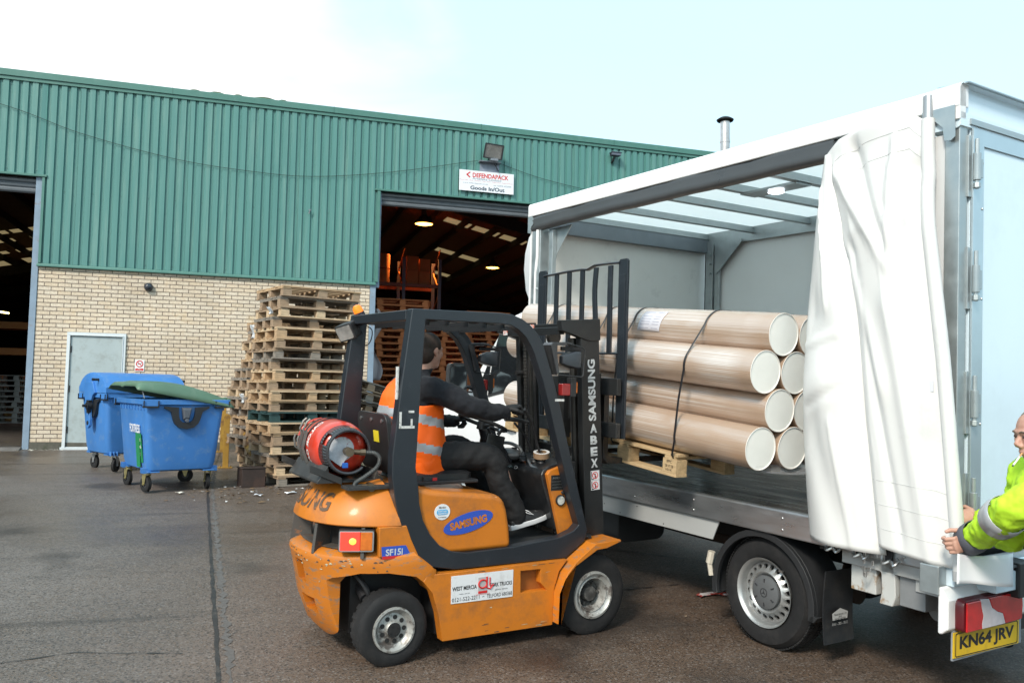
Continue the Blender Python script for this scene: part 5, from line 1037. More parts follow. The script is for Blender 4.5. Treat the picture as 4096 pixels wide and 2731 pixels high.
# steering
SW = Matrix.Translation((-.56, -.0, 1.345)) @ Matrix.Rotation(R(20), 4, 'Y')
MB().tube([SW @ Vector((.165*math.cos(2*math.pi*k/36), .165*math.sin(2*math.pi*k/36), 0)) for k in range(37)], .0135, 8).build('steering_wheel', PLAS, FK)
s_ = MB()
for k in range(3): s_.tube([SW @ Vector((0, 0, -.02)), SW @ Vector((.16*math.cos(R(30+120*k)), .16*math.sin(R(30+120*k)), 0))], .01, 6)
s_.lathe([(-.05, .03), (.0, .035), (.01, .025), (.012, .0001)], SW @ Vector((0, 0, 0)), SW.to_3x3() @ Vector((0, 0, 1)), 16); s_.build('wheel_hub', PLAS, FK)
MB().cyl((-.55, 0, 1.31), (-.515, 0, 1.20), .04, 16).cbox((-.485, 0, 1.215), (.14, .10, .10), Matrix.Rotation(R(12), 3, 'Y')).tube([(-.46, 0, 1.20), (-.36, 0, 1.06)], .045, 12).cyl((-.44, 0, 1.26), (-.415, -.01, 1.30), .015, 8).build('steering_column', mat('column_black', (.02, .02, .022), .22), FK, bevel=.006, smooth=30)
MB().cyl((-.425, -.005, 1.285), (-.41, -.012, 1.31), .014, 10).build('column_knob', STEEL, FK)
# seat
LTH = mat('seat_vinyl', (.02, .02, .021), .38, var=.2)
MB().loft([[(x, y, z) for x, y in rrect(-1.20+d, -.75-d, -.25+d, .25-d, .07)] for z, d in ((1.0, .02), (1.01, 0), (1.045, 0), (1.062, .03))]).build('seat_cushion', LTH, FK, smooth=50)
MB().loft([[(x-.13*(z-1.1), y, z) for y, z in rrect(-.24+d, .24-d, 1.06+d, 1.42-d, .06)] for x, d in ((-1.33, .0), (-1.30, 0), (-1.26, .03))]).build('seat_back', LTH, FK, smooth=50, bevel=.006)
bc = MB()
for y in (-.17, 0, .17): bc.cyl((-1.36, y, 1.375), (-1.372, y, 1.375), .012, 10)
MB().prism([(-1.351, 1.24), (-1.360, 1.31), (-1.352, 1.31), (-1.343, 1.24)], -.10, -.02).build('warning_label', mat('label_yellow2', (.75, .62, .03), .5), FK, smooth=0)
bc.build('seat_bolts', STEEL, FK)
MB().box(-1.12, -1.02, -.27, -.245, 1.0, 1.035).build('belt_buckle', PLAS, FK, bevel=.004); MB().box(-1.06, -1.03, -.275, -.265, 1.01, 1.03).build('buckle_button', mat('button_red', (.6, .02, .02), .4), FK, smooth=0)
# wheels
def fork_wheel(nm, x, y, r, wd, rr_, big, par=FK):
    t = bpy.data.objects.new(nm, None); col.objects.link(t); t.parent = par; t.location = (x, y, r-.004); s = -1 if y < 0 else 1
    MB().lathe([(s*a, b) for a, b in [(-wd, rr_), (-wd+.01, rr_+.02), (-wd, r*.85), (-wd+.008, r-.012), (-wd+.018, r), (-.018, r), (-.008, r-.012), (-.0, r*.86), (-.002, rr_+.03), (-.01, rr_+.006), (-.02, rr_)]], (0, 0, 0), (0, 1, 0), 56).build('tyre', RUBBER, t, smooth=40)
    tr = MB(); n = 30 if big else 24
    for k in range(n):
        M = Matrix.Rotation(2*math.pi*k/n, 4, 'Y')
        tr.box(-.016, .016, min(s*-.055, s*-.017), max(s*-.055, s*-.017), r-.020, r+.0015, M); tr.box(-.016, .016, min(s*-wd, s*(-wd+.05)), max(s*-wd, s*(-wd+.05)), r-.01, r+.0015, M @ Matrix.Rotation(.1, 4, 'Y'))
    tr.build('tread_lugs', RUBBER, t, bevel=.003, smooth=0)
    RW_ = mat('fork_rim', (.42, .42, .40), .45, .45, dirt=(.10, .08, .07), dirt_amt=.9, ds=11, lo=.5, hi=.6, var=.15)
    if big:
        MB().lathe([(s*a, b) for a, b in [(-.012, rr_+.012), (.006, rr_+.010), (.008, rr_-.003), (-.004, rr_-.012), (-.012, rr_-.028), (-.006, rr_-.034), (-.03, rr_-.045), (-.075, rr_-.055)]], (0, 0, 0), (0, 1, 0), 48).build('rim', RW_, t, smooth=40)
        h = MB().lathe([(s*-.075, rr_-.05), (s*-.08, .055), (s*-.05, .05), (s*-.035, .045), (s*-.03, .0001)], (0, 0, 0), (0, 1, 0), 32)
        for k in range(6): a = k*math.pi/3; h.cyl((.072*math.cos(a), s*-.08, .072*math.sin(a)), (.072*math.cos(a), s*-.055, .072*math.sin(a)), .011, 6)
        h.build('wheel_hub', mat('hub_dirty', (.05, .048, .045), .6, var=.5, vs=14, dirt=(.3, .3, .28), dirt_amt=.5, ds=16), t, smooth=40)
    else:
        MB().lathe([(s*a, b) for a, b in [(-.012, rr_+.012), (.004, rr_+.010), (.005, rr_-.001), (-.006, rr_-.008), (-.022, rr_-.02), (-.028, rr_-.028), (-.022, .06), (-.022, .048), (-.010, .044), (-.006, .040), (-.006, .0001)]], (0, 0, 0), (0, 1, 0), 48).build('rim', RW_, t, smooth=40)
        h = MB()
        for k in range(9): a = k*2*math.pi/9; c_ = Vector((.069*math.cos(a), s*-.0215, .069*math.sin(a))); h.lathe([(0, .0001), (0, .0135)], c_, (0, -1*(-s), 0), 16); h.lathe([(s*.001, .0135), (s*.001, .0001)], c_, (0, 1, 0), 16)
        for k in range(4): a = k*math.pi/2+.5; h.cyl((.028*math.cos(a), s*-.008, .028*math.sin(a)), (.028*math.cos(a), s*.004, .028*math.sin(a)), .006, 6)
        h.lathe([(s*-.003, .042), (s*-.002, .0001)], (0, 0, 0), (0, 1, 0), 24)
        h.build('wheel_holes', mat('hole_black', (.012, .012, .012), .7), t, smooth=0)
    return t
for y in (-.545, .545): fork_wheel('front_wheel', -.0, y, .26, .17, .142, True)
for y in (-.50, .50): fork_wheel('rear_wheel', -1.385, y, .212, .14, .118, False)
# rear lights, labels, counterweight lettering
lmp = bpy.data.objects.new('tail_light', None); col.objects.link(lmp); lmp.parent = FK; lmp.matrix_local = Matrix.Translation((-1.61, -.445, .722)) @ Matrix.Rotation(R(-24), 4, 'Z')
MB().box(-.10, .10, -.01, .05, -.062, .062).build('lamp_housing', DARKM, lmp, bevel=.008)
MB().box(-.09, .02, -.018, -.01, -.052, .052).build('red_lens', mat('lens_red_lit', (.7, .02, .02), .2, emit=(1, .04, .02), es=.8), lmp, bevel=.004, smooth=0)
MB().box(.023, .09, -.018, -.01, -.052, .052).build('amber_lens', mat('lens_amber', (.55, .14, .02), .2, var=.2, vs=30), lmp, bevel=.004, smooth=0)
MB().ell((-.02, -.016, 0), (.022, .006, .020), None, 14, 8).build('lamp_bulb', mat('bulb_glow', (1, .4, .05), .3, emit=(1, .20, .03), es=1.5), lmp)
MB().ring(rrect(-.097, .097, -.058, .058, .01), rrect(-.089, .089, -.051, .051, .008), -.0155, -.010).build('lamp_trim', STEEL, lmp, smooth=0)
def on_cw(z0):
    def f(x, y):
        z = z0+y
        for (za, xa, wa, ea), (zb, xb, wb_, eb) in zip(CWL, CWL[1:]):
            if zb <= z <= za: k = (za-z)/(za-zb); break
        xr, w_, e = lerp(xa, xb, k), lerp(wa, wb_, k), lerp(ea, eb, k)
        a = math.pi/2+(-x)*1.95     # arc position; x to the right along the rear, toward camera-right side
        c, s = math.cos(a), math.sin(a)
        px = -1.26-(-1.26-xr)*abs(s)**(2/e); py = math.copysign(abs(c)**(2/e), c)*w_*1.0
        return Vector((px-.004, py-(.004 if py < -.3 else 0), z))
    return f
text('SAMSUNG', .66, .10, None, mat('letter_faded', (.10, .06, .035), .6, dirt=(.5, .16, .02), dirt_amt=.8, ds=14, lo=.53, hi=.60), FK, bold=.02, map_=lambda x, y: on_cw(.915)(-(x)+.06, y))
for sg in (-1, 1): MB().prism([(-1.50, .798), (-1.495, .63), (-1.30, .60), (-1.13, .515), (-1.16, .55), (-1.25, .62), (-1.30, .72), (-1.33, .798)], sg*.40, sg*.506).build('cowl_side', ORG, FK, smooth=0, bevel=.006)
MB().prism([(-1.477, .635), (-1.477, .617), (-1.296, .618), (-1.303, .63)], -.509, -.507).build('sticker_stripe', INKR, FK, smooth=0)
text('SF15i', .105, .038, fmat((-1.405, -.5095, .655), (1, 0, 0), (0, 0, 1)), mat('ink_silver', (.5, .52, .55), .4), FK, bold=.03)
SB = mat('sticker_blue', (.03, .08, .42), .4)
MB().add([(-1.484, -.508, .689), (-1.333, -.508, .687), (-1.296, -.508, .618), (-1.477, -.508, .617)], [(0, 1, 2, 3)]).build('model_sticker', SB, FK, smooth=0, solid=.001)
EL = Matrix.Translation((-.912, -.4795, .782)) @ Matrix.Rotation(R(-13), 4, 'Y')
MB().loft([[EL @ Vector((.172*math.cos(2*math.pi*k/48), y, .058*math.sin(2*math.pi*k/48))) for k in range(48)] for y in (-.0025, 0)]).build('blue_ellipse', SB, FK, smooth=0)
text('SAMSUNG', .255, .048, Matrix.Translation((-.912, -.4825, .782)) @ Matrix.Rotation(R(-9), 4, 'Y') @ Matrix.Rotation(R(90), 4, 'X'), ORG, FK, bold=.05)
MB().loft([[(-1.092+.052*math.cos(2*math.pi*k/40), y, .856+.047*math.sin(2*math.pi*k/40)) for k in range(40)] for y in (-.4815, -.4785)]).build('member_sticker', mat('sticker_white', (.68, .70, .72), .4, var=.1, vs=20), FK, smooth=0)
MB().loft([[(x-1.092, y, z+.855) for x, z in rrect(-.037, .037, -.0155, .0155, .014)] for y in (-.483, -.481)]).build('member_band', mat('sticker_cyan', (.10, .38, .65), .4), FK, smooth=0)
for s_, w_, z, m_ in (('Member', .046, .884, INKB), ('Fork Truck', .055, .861, INKW), ('Association', .056, .849, INKW), ('Company', .052, .826, INKB)):
    text(s_, w_, .0095, fmat((-1.092, -.4836, z), (1, 0, 0), (0, 0, 1)), m_, FK, bold=.015)
MB().add([(-1.046, -.5325, .484), (-.616, -.5325, .481), (-.617, -.5325, .317), (-1.043, -.5325, .322)], [(0, 1, 2, 3)]).build('hire_sign', mat('sign_white3', (.68, .69, .71), .45, dirt=(.3, .28, .25), dirt_amt=.4, ds=14), FK, smooth=0, solid=.003)
ft_ = lambda x, z, rot=0: fmat((x, -.5345, z), (1, 0, 0), (0, 0, 1))
text('WEST MERCIA', .165, .025, ft_(-.955, .407), INKB, FK, bold=.02); text('FORK TRUCKS', .155, .024, ft_(-.702, .404), INKB, FK, bold=.02)
text('0121-522-2211', .185, .023, ft_(-.945, .343), INKB, FK); text('TELFORD 680368', .178, .022, ft_(-.712, .341), INKB, FK); text('HIRE | SALES', .07, .008, ft_(-.955, .372), INKB, FK); text('SERVICE  REPAIRS', .09, .008, ft_(-.70, .372), INKB, FK); text('OR', .015, .009, ft_(-.825, .342), INKB, FK)
MB().box(-.862, -.80, -.5355, -.5345, .37, .458).build('logo_panel', mat('logo_grey', (.40, .38, .38), .5), FK, smooth=0)
MB().tube([(-.832+.028*math.cos(2*math.pi*k/20), -.537, .418+.024*math.sin(2*math.pi*k/20)) for k in range(21)], .005, 6).tube([(-.804, -.537, .458), (-.804, -.537, .392), (-.78, -.537, .384), (-.765, -.537, .40)], .005, 6).tube([(-.783, -.537, .452), (-.783, -.537, .405), (-.755, -.537, .405)], .004, 6).box(-.862, -.80, -.5365, -.5355, .362, .376).build('red_logo', INKR, FK)
text('www.westmercia.co.uk', .10, .007, ft_(-.83, .357), INKR, FK)
# gas bottle cradle
MB().prism([(-1.85, 1.10), (-1.85, 1.143), (-1.657, 1.06), (-1.657, 1.02)], -.31, -.30).prism([(-1.85, 1.10), (-1.85, 1.143), (-1.657, 1.06), (-1.657, 1.02)], .24, .25).box(-1.80, -1.40, -.3, .25, 1.030, 1.045).prism([(-1.80, 1.04), (-1.72, 1.04), (-1.74, 1.13)], -.3, .25).prism([(-1.42, 1.04), (-1.46, 1.04), (-1.44, 1.10)], -.3, .25).box(-1.66, -1.32, -.42, -.30, 1.0, 1.02).build('bottle_cradle', mat('cradle_black', (.03, .03, .03), .6, var=.3, dirt=(.12, .1, .08), dirt_amt=.5, ds=8), FK, bevel=.003, smooth=0)
# lights on the left rear pillar
bl = bpy.data.objects.new('beacon_lamp', None); col.objects.link(bl); bl.parent = FK; bl.matrix_local = Matrix.Translation((-1.272, .47, 2.03)) @ Matrix.Rotation(R(-26), 4, 'Y')
MB().lathe([(.045, .034), (.075, .033), (.095, .022), (.10, .0001)], (0, 0, 0), (0, 0, 1), 20).build('amber_dome', mat('amber_dome', (.85, .20, .01), .15, emit=(1, .2, .01), es=.25), bl)
MB().lathe([(-.01, .04), (.0, .036), (.045, .036)], (0, 0, 0), (0, 0, 1), 20, True).box(-.05, .05, -.04, .04, -.015, -.005).build('beacon_base', mat('chrome_black', (.05, .05, .06), .1, .6), bl)
bl2 = bpy.data.objects.new('beacon_lamp', None); col.objects.link(bl2); bl2.parent = FK; bl2.matrix_local = Matrix.Translation((-1.285, .47, 2.005)) @ Matrix.Rotation(R(170), 4, 'Y')
MB().lathe([(.0, .038), (.05, .036), (.07, .02), (.075, .0001)], (0, 0, 0), (0, 0, 1), 20).build('red_dome', mat('red_dome', (.30, .03, .01), .2), bl2)
wl = bpy.data.objects.new('work_light', None); col.objects.link(wl); wl.parent = FK; wl.matrix_local = Matrix.Translation((-1.355, .47, 1.945)) @ Matrix.Rotation(R(-28), 4, 'Y') @ Matrix.Rotation(R(28), 4, 'Z')
MB().loft([[(x, y*a, z*a) for y, z in rrect(-.075, .075, -.058, .058, .015)] for x, a in ((-.05, 1), (.03, .95), (.065, .6))]).build('light_housing', PLAS, wl, bevel=.004)
MB().loft([[(x, y, z) for y, z in rrect(-.064, .064, -.047, .047, .012)] for x in (-.056, -.05)]).build('light_lens', mat('lens_silver', (.6, .58, .55), .12, .7, var=.4, vs=12), wl, smooth=0)
MB().tube(cr([(-1.26, .45, 1.99), (-1.20, .45, 1.95), (-1.22, .45, 1.86), (-1.30, .45, 1.84)]), .004, 5).build('lamp_wire', INKB, FK)
# headlights and indicators on the front pillars
for sgn, nm in ((-1, ''), (1, '')):
    y0 = sgn*.46
    h = bpy.data.objects.new('head_lamp', None); col.objects.link(h); h.parent = FK; h.matrix_local = Matrix.Translation((-.22 if sgn < 0 else -.315, y0, 1.785))
    a_ = [(-.14, .10), (-.05, .115), (.09, .10), (.125, .085), (.115, -.10), (-.06, -.115), (-.085, -.09)]
    MB().prism([(-.145, .09), (-.13, .108), (-.02, .115), (.03, .11), (.02, .095), (-.10, .09), (-.075, -.08), (-.09, -.10)], -.05, .05).build('lamp_guard', mat('guard_gloss', (.03, .031, .034), .2, coat=.3, var=.3), h, smooth=40, bevel=.003)
    MB().tube([(-.02, -.05, .105), (.10, -.05, .085), (.125, -.05, .07), (.115, -.05, -.10), (.10, -.05, -.11), (-.08, -.05, -.10)], .005, 6).build('guard_wire', PLAS, h)
    MB().loft([[(x, y*a, z*a) for y, z in rrect(-.05, .05, -.055, .055, .012)] for x, a in ((.10, 1), (.06, 1), (-.0, .7), (-.03, .45))]).build('lamp_body', mat('lamp_grey', (.035, .04, .048), .3), h, bevel=.005)
    MB().box(-.03, .14, -.01, .01, .06, .085).build('lamp_bracket', DARKM, h, smooth=0)
    MB().box(-.255+.22, -.185+.22, -.03, .02, 1.55-1.785, 1.63-1.785).build('rear_indicator', mat('ind_red', (.25, .015, .015), .15, coat=.5), h, bevel=.008)
    MB().box(-.185+.22, -.14+.22, -.03, .02, 1.545-1.785, 1.67-1.785).build('indicator_box', PLAS, h, bevel=.004)
    MB().box(-.14+.22, -.13+.22, -.025, .015, 1.57-1.785, 1.64-1.785).build('amber_indicator', MATS['lens_amber'], h, smooth=0)
MB().tube(cr([(-.37, .49, 1.55), (-.43, .49, 1.57), (-.46, .49, 1.52), (-.44, .49, 1.42), (-.36, .49, 1.36)]), .01, 8).build('grab_handle', PLAS, FK)
# ---------------- mast
MM = Matrix.Translation((.223, 0, 0)) @ Matrix.Rotation(R(-3.5), 4, 'Y')
MST = mat('mast_black', (.013, .014, .015), .38, var=.2, vs=5, dirt=(.035, .033, .03), dirt_amt=.4, ds=6, bump=.002)
GRS = mat('greasy_steel', (.05, .048, .045), .3, .6, var=.4, vs=10)
for sgn in (-1, 1):
    yo = .03 if sgn > 0 else 0
    y1, y2 = sgn*(.40+yo), sgn*(.345+yo); ya, yb = min(y1, y2), max(y1, y2)
    MB().prism([(-.155, ya), (-.155, yb), (.0, yb), (0, ya)], .12, 2.05, 2).build('mast_upright', MST, FK, bevel=.004, smooth=0, M=MM)
    MB().box(-.13, -.02, min(sgn*.31, sgn*.34)+yo*sgn, max(sgn*.31, sgn*.34)+yo*sgn, .2, 2.0).build('inner_rail', GRS, FK, smooth=0, M=MM)
    MB().prism([(-.32, 2.07), (.005, 2.075), (.005, 1.93), (-.07, 1.925), (-.12, 1.935), (-.20, 1.965), (-.31, 2.0)], min(sgn*.355, sgn*.41)+yo*sgn, max(sgn*.355, sgn*.41)+yo*sgn).build('mast_gusset', MST, FK, bevel=.004, smooth=0, M=MM)
    MB().cyl((-.12, sgn*.26+yo, .2), (-.12, sgn*.26+yo, 1.92), .028, 14).cyl((-.12, sgn*.26+yo, 1.88), (-.12, sgn*.26+yo, 1.95), .036, 14).build('lift_cylinder', GRS, FK, smooth=40, M=MM)
    MB().tube([(-.30, sgn*.44, .66), (-.16, sgn*.44, .62)], .03, 10).cyl((-.25, sgn*.42, .50), (-.1, sgn*.42, .40), .04, 12).build('tilt_cylinder', MST, FK, M=MM)
for z, x0, x1 in ((2.03, -.15, -.11), (2.0, -.30, -.25), (1.15, -.06, -.02), (.25, -.12, -.02), (.62, -.14, -.10)):
    MB().box(x0, x1, -.345, .375, z-.03 if z < 2 else z-.025, z+.03 if z < 2 else z+.025).build('mast_cross_member', MST, FK, bevel=.003, smooth=0, M=MM)
for y in (-.04, .30):
    ch = MB()
    for k in range(56): ch.cbox((-.16, y, .55+k*.025), (.016, .022 if k % 2 else .014, .019))
    ch.build('lift_chain', mat('chain_grey', (.16, .155, .15), .35, .8), FK, smooth=0, M=MM)
    MB().cyl((-.13, y-.02, 1.96), (-.13, y+.02, 1.96), .05, 18).build('chain_pulley', GRS, FK, smooth=40, M=MM)
MB().tube(cr([(-.18, .05, 1.9), (-.22, .1, 1.98), (-.17, .16, 1.9), (-.16, .17, 1.3), (-.15, .16, .8)]), .012, 8).tube(cr([(-.18, .22, 1.8), (-.19, .21, 1.3), (-.18, .24, .8)]), .006, 6).tube([(-.22, .33, 1.70), (-.14, .33, 1.70)], .02, 8).build('hydraulic_hose', RUBBER, FK, M=MM)
LW = mat('letter_white', (.50, .52, .53), .5, dirt=(.1, .1, .1), dirt_amt=.5, ds=30)
vt = lambda x, z: MM @ fmat((x, -.4025, z), (0, 0, 1), (-1, 0, 0))
text('SAMSUNG', .415, .062, vt(-.075, 1.595), LW, FK, bold=.035)
for k, chh in enumerate('ABEX'):
    text(chh, .058, .062, MM @ fmat((-.068, -.4025, 1.335-.078*k), (1, 0, 0), (0, 0, 1)), LW, FK, bold=.05)
    for q in range(3): MB().box(-.10, -.035, -.4035, -.4028, 1.335-.078*k-.031+.009*q, 1.335-.078*k-.029+.009*q).build('letter_stripe', MST, FK, smooth=0, M=MM)
for k in range(2):
    z = 1.018-.066*k; st = MB().box(-.10, -.028, -.4028, -.4018, z-.032, z+.032); st.build('warning_sticker', mat('sticker_w2', (.6, .6, .62), .5), FK, smooth=0, M=MM)
    MB().ring([(-.064+.024*math.cos(R(15*i)), z+.024*math.sin(R(15*i))) for i in range(24)], [(-.064+.019*math.cos(R(15*i)), z+.019*math.sin(R(15*i))) for i in range(24)], -.4036, -.4028).box(-.02, .02, -.4036, -.4028, -.0025, .0025, Matrix.Translation((-.064, 0, z)) @ Matrix.Rotation(R(45), 4, 'Y')).build('warning_ring', INKR, FK, smooth=0, M=MM)
    MB().box(-.096, -.09, -.4034, -.4028, z-.028, z+.028).box(-.094, -.075, -.4034, -.4028, z-.028, z-.022).box(-.068, -.06, -.4034, -.4028, z-.018, z+.012).build('warning_mark', INKB, FK, smooth=0, M=MM)
for (y, z) in ((.20, 2.035), (.30, 2.005)):
    MB().box(-.325 if z < 2.02 else -.156, -.322 if z < 2.02 else -.153, y-.028, y+.028, z-.022, z+.022).build('crossbar_sticker', mat('sticker_w3', (.6, .58, .57), .5, dirt=(.6, .15, .08), dirt_amt=.9, ds=25, lo=.5, hi=.52), FK, smooth=0, M=MM)
# ---------------- carriage, load backrest, forks
CR_ = mat('carriage_black', (.016, .017, .018), .55, var=.3, vs=6, dirt=(.10, .085, .07), dirt_amt=.6, ds=6, bump=.003)
for z0, z1 in ((1.55, 1.67), (1.255, 1.36)): MB().box(.27, .31, -.40, .64, z0, z1).build('carriage_bar', CR_, FK, bevel=.005, smooth=0)
MB().box(.20, .27, -.22, -.14, 1.22, 1.70).box(.20, .27, .14, .22, 1.22, 1.70).box(.22, .27, -.10, .10, 1.36, 1.55).build('carriage_frame', CR_, FK, bevel=.005, smooth=0)
for (y, w_) in ((-.355, .10), (.672, .11)):
    MB().prism([(y-w_/2, 1.25), (y-w_/2, 2.495), (y-w_/2+.015, 2.51), (y+w_/2-.015, 2.51), (y+w_/2, 2.495), (y+w_/2, 1.25)], .335, .352, 0).box(.33, .337, y-.03, y+.03, 1.25, 2.4).build('backrest_post', GUARD, FK, bevel=.002, smooth=0)
rb = MB()
for y in (-.355, .672):
    for z in (1.31, 1.62): rb.cyl((.325, y, z), (.315, y, z), .02, 6)
rb.build('backrest_bolts', CR_, FK, smooth=0)
for k, (y, wob) in enumerate(((.465, 0), (.295, 0), (.125, 0), (-.05, .02), (-.215, .004))):
    MB().loft([[(.336+dx, y+dy+wob*math.exp(-((z-2.3)/.16)**2), z) for dx, dy in ((-.009, -.022), (.009, -.022), (.009, .022), (-.009, .022))] for z in [1.85+.066*i for i in range(10)]+[2.475]]).build('backrest_bar', GUARD, FK, bevel=.002, smooth=0)
rl_ = MB().tube([(.338, .64, 2.465), (.338, .3, 2.475), (.338, .13, 2.475), (.338, .06, 2.468), (.338, -.03, 2.492), (.338, -.22, 2.49), (.338, -.32, 2.485)], .011, 6, rad=[(.022, .009)]*7).build('backrest_rail', GUARD, FK); MB().tube([(.338, .63, 1.85), (.338, -.32, 1.845)], .01, 6).build('backrest_rail', GUARD, FK)
for y in (-.16, .42):
    MB().prism([(.31, 1.62), (.355, 1.62), (.355, 1.125), (.40, 1.10), (1.35, 1.085), (1.35, 1.075), (.36, 1.055), (.31, 1.10)], y-.05, y+.05).build('fork', mat('fork_steel', (.04, .038, .036), .45, .4, var=.3, dirt=(.2, .12, .06), dirt_amt=.5, ds=7), FK, bevel=.003, smooth=0)

# ============================================================ GAS BOTTLE
GB = thing('gas_cylinder', 'red propane gas cylinder strapped on its side on the back of the forklift', 'gas cylinder', FL @ Matrix.Translation((-1.607, -.02, 1.213)) @ Matrix.Rotation(R(-5), 4, 'Z'))
RED = mat('bottle_red', (.62, .045, .02), .3, coat=.5, var=.08, vs=4, dirt=(.35, .3, .28), dirt_amt=.25, ds=16, lo=.6, hi=.66)
MB().lathe([(.27, .0001), (.265, .09), (.24, .135), (.19, .158), (.12, .163), (-.10, .163), (-.15, .158), (-.20, .138), (-.235, .10), (-.25, .05), (-.25, .0001)], (0, 0, 0), (0, 1, 0), 48).build('bottle_body', RED, GB, smooth=50)
def cage_ring(y0, y1, r0, r1, n, hole, a0=0, gap=None):
    mb = MB()
    segs = 48; wn = (y1-y0)
    for k in range(segs):
        am = (k+.5)/segs*360
        if gap and gap[0] < am < gap[1]: continue
        inh = any(abs((am-a0-360*q/n+180) % 360-180) < hole for q in range(n))
        for (fa, fb_) in (((0, .25), (.75, 1)) if inh else ((0, 1),)) if True else ():
            ya, yb = y0+wn*fa, y0+wn*fb_; ra, rb_ = lerp(r0, r1, fa), lerp(r0, r1, fb_)
            q = []
            for an in (360*k/segs, 360*(k+1)/segs):
                c, s = math.cos(R(an)), math.sin(R(an)); q += [(ra*c, ya, ra*s), (rb_*c, yb, rb_*s)]
            mb.add(q, [(0, 1, 3, 2)])
    return mb
cage_ring(.22, .36, .150, .146, 6, 14, 10).build('foot_ring', RED, GB, solid=.006, smooth=40)
MB().tube([(.146*math.cos(R(15*k)), .36, .146*math.sin(R(15*k))) for k in range(25)], .006, 6).build('foot_rim', RED, GB)
BKG = mat('collar_black', (.03, .03, .034), .25, coat=.3, var=.3, vs=8)
cage_ring(-.19, -.325, .142, .124, 3, 17, 150, (318, 352)).build('collar', BKG, GB, solid=.005, smooth=40)
MB().tube([(.124*math.cos(R(a)), -.325, .124*math.sin(R(a))) for a in range(-8, 319, 8)], .009, 8).build('collar_rim', BKG, GB)
MB().lathe([(-.252, .0001), (-.250, .07)], (-.02, 0, .01), (0, 1, 0), 24).build('bottle_label', mat('label_paper', (.62, .62, .64), .5, dirt=(.35, .03, .05), dirt_amt=.8, ds=24, lo=.56, hi=.60), GB, smooth=0)
MB().box(-.10, .03, -.262, -.2535, -.09, .02, Matrix.Rotation(R(35), 4, 'Y')).build('bottle_tag', mat('label_grey', (.55, .56, .60), .5, var=.2, vs=50), GB, smooth=0)
BRS = mat('brass_dirty', (.16, .12, .08), .4, .7, var=.3, vs=20)
MB().cyl((0, -.25, 0), (0, -.33, 0), .02, 12).cyl((0, -.30, 0), (.075, -.315, -.005), .016, 10).cyl((-.0, -.29, 0), (0, -.35, .0), .026, 14).cyl((.07, -.315, -.005), (.10, -.32, -.005), .02, 6).build('valve', BRS, GB, smooth=40)
MB().box(-.02, .015, -.27, -.255, -.10, -.07).build('blue_cap', mat('cap_blue', (.02, .12, .5), .4), GB, bevel=.003)
hs_ = [(.10, -.32, -.005), (.15, -.335, -.01), (.18, -.34, -.04), (.165, -.34, -.09), (.10, -.34, -.14), (.045, -.335, -.175), (.045, -.33, -.195), (.08, -.33, -.20)]
hp = cr(hs_, 12); MB().tube(hp, .012, 10, rad=[.0115+.0018*(i % 2) for i in range(len(hp))]).build('gas_hose', mat('hose_grey', (.05, .055, .055), .55), GB, smooth=0)
MB().cyl((.08, -.33, -.20), (.14, -.335, -.203), .016, 10).cyl((.13, -.30, -.203), (.13, -.37, -.203), .024, 10).build('gas_union', BRS, GB, smooth=40)
for y in (.06, .155):
    MB().lathe([(y-.012, .165), (y-.012, .1675), (y+.012, .1675), (y+.012, .165)], (0, 0, 0), (0, 1, 0), 48).build('bottle_strap', DARKM, GB, smooth=30)
    for a in (200, 168):
        M = Matrix.Rotation(R(-a), 4, 'Y')
        MB().box(.168, .182, y-.014, y+.014, -.055, .045, M).tube([M @ Vector(q) for q in ((.175, y, -.03), (.195, y, -.06), (.185, y, -.11), (.170, y, -.13))], .007, 6).build('strap_buckle', mat('buckle_grey', (.16, .16, .15), .4, .5, var=.2), GB, smooth=30)
def on_b(y0, ang0):
    def f(x, y): a = R(ang0)+x/.164; return Vector((-.1645*math.cos(a), y0-y, .1645*math.sin(a)))
    return f
text('CALOR GAS', .30, .052, None, mat('letter_w', (.7, .65, .62), .5), GB, bold=.04, map_=lambda x, y: on_b(.005, 12)(-x, -y))
text('propane', .17, .034, None, MATS['letter_w'], GB, bold=.04, map_=lambda x, y: on_b(.108, -10)(-x, -y))
tp_ = MB().lathe([(-.016, .048), (-.016, .030), (.016, .030), (.016, .048), (-.016, .048)], (0, 0, 0), (0, 0, 1), 32).build('tape_roll', mat('tape_brown', (.28, .18, .11), .35), None, smooth=40); tp_.matrix_world = FL @ Matrix.Translation((-.235, -.24, 1.145)) @ Matrix.Rotation(R(-8), 4, 'Y') @ Matrix.Rotation(R(10), 4, 'X') @ Matrix.Scale(1.15, 4); tag(tp_, 'roll of brown packing tape looped over a lever on the forklift dashboard', 'tape roll')
MB
tw = MB().lathe([(-.0165, .0475), (-.0170, .040), (-.0170, .031)], (0, 0, 0), (0, 0, -1), 32).build('tape_face', mat('tape_white', (.55, .52, .5), .5), tp_, smooth=0)

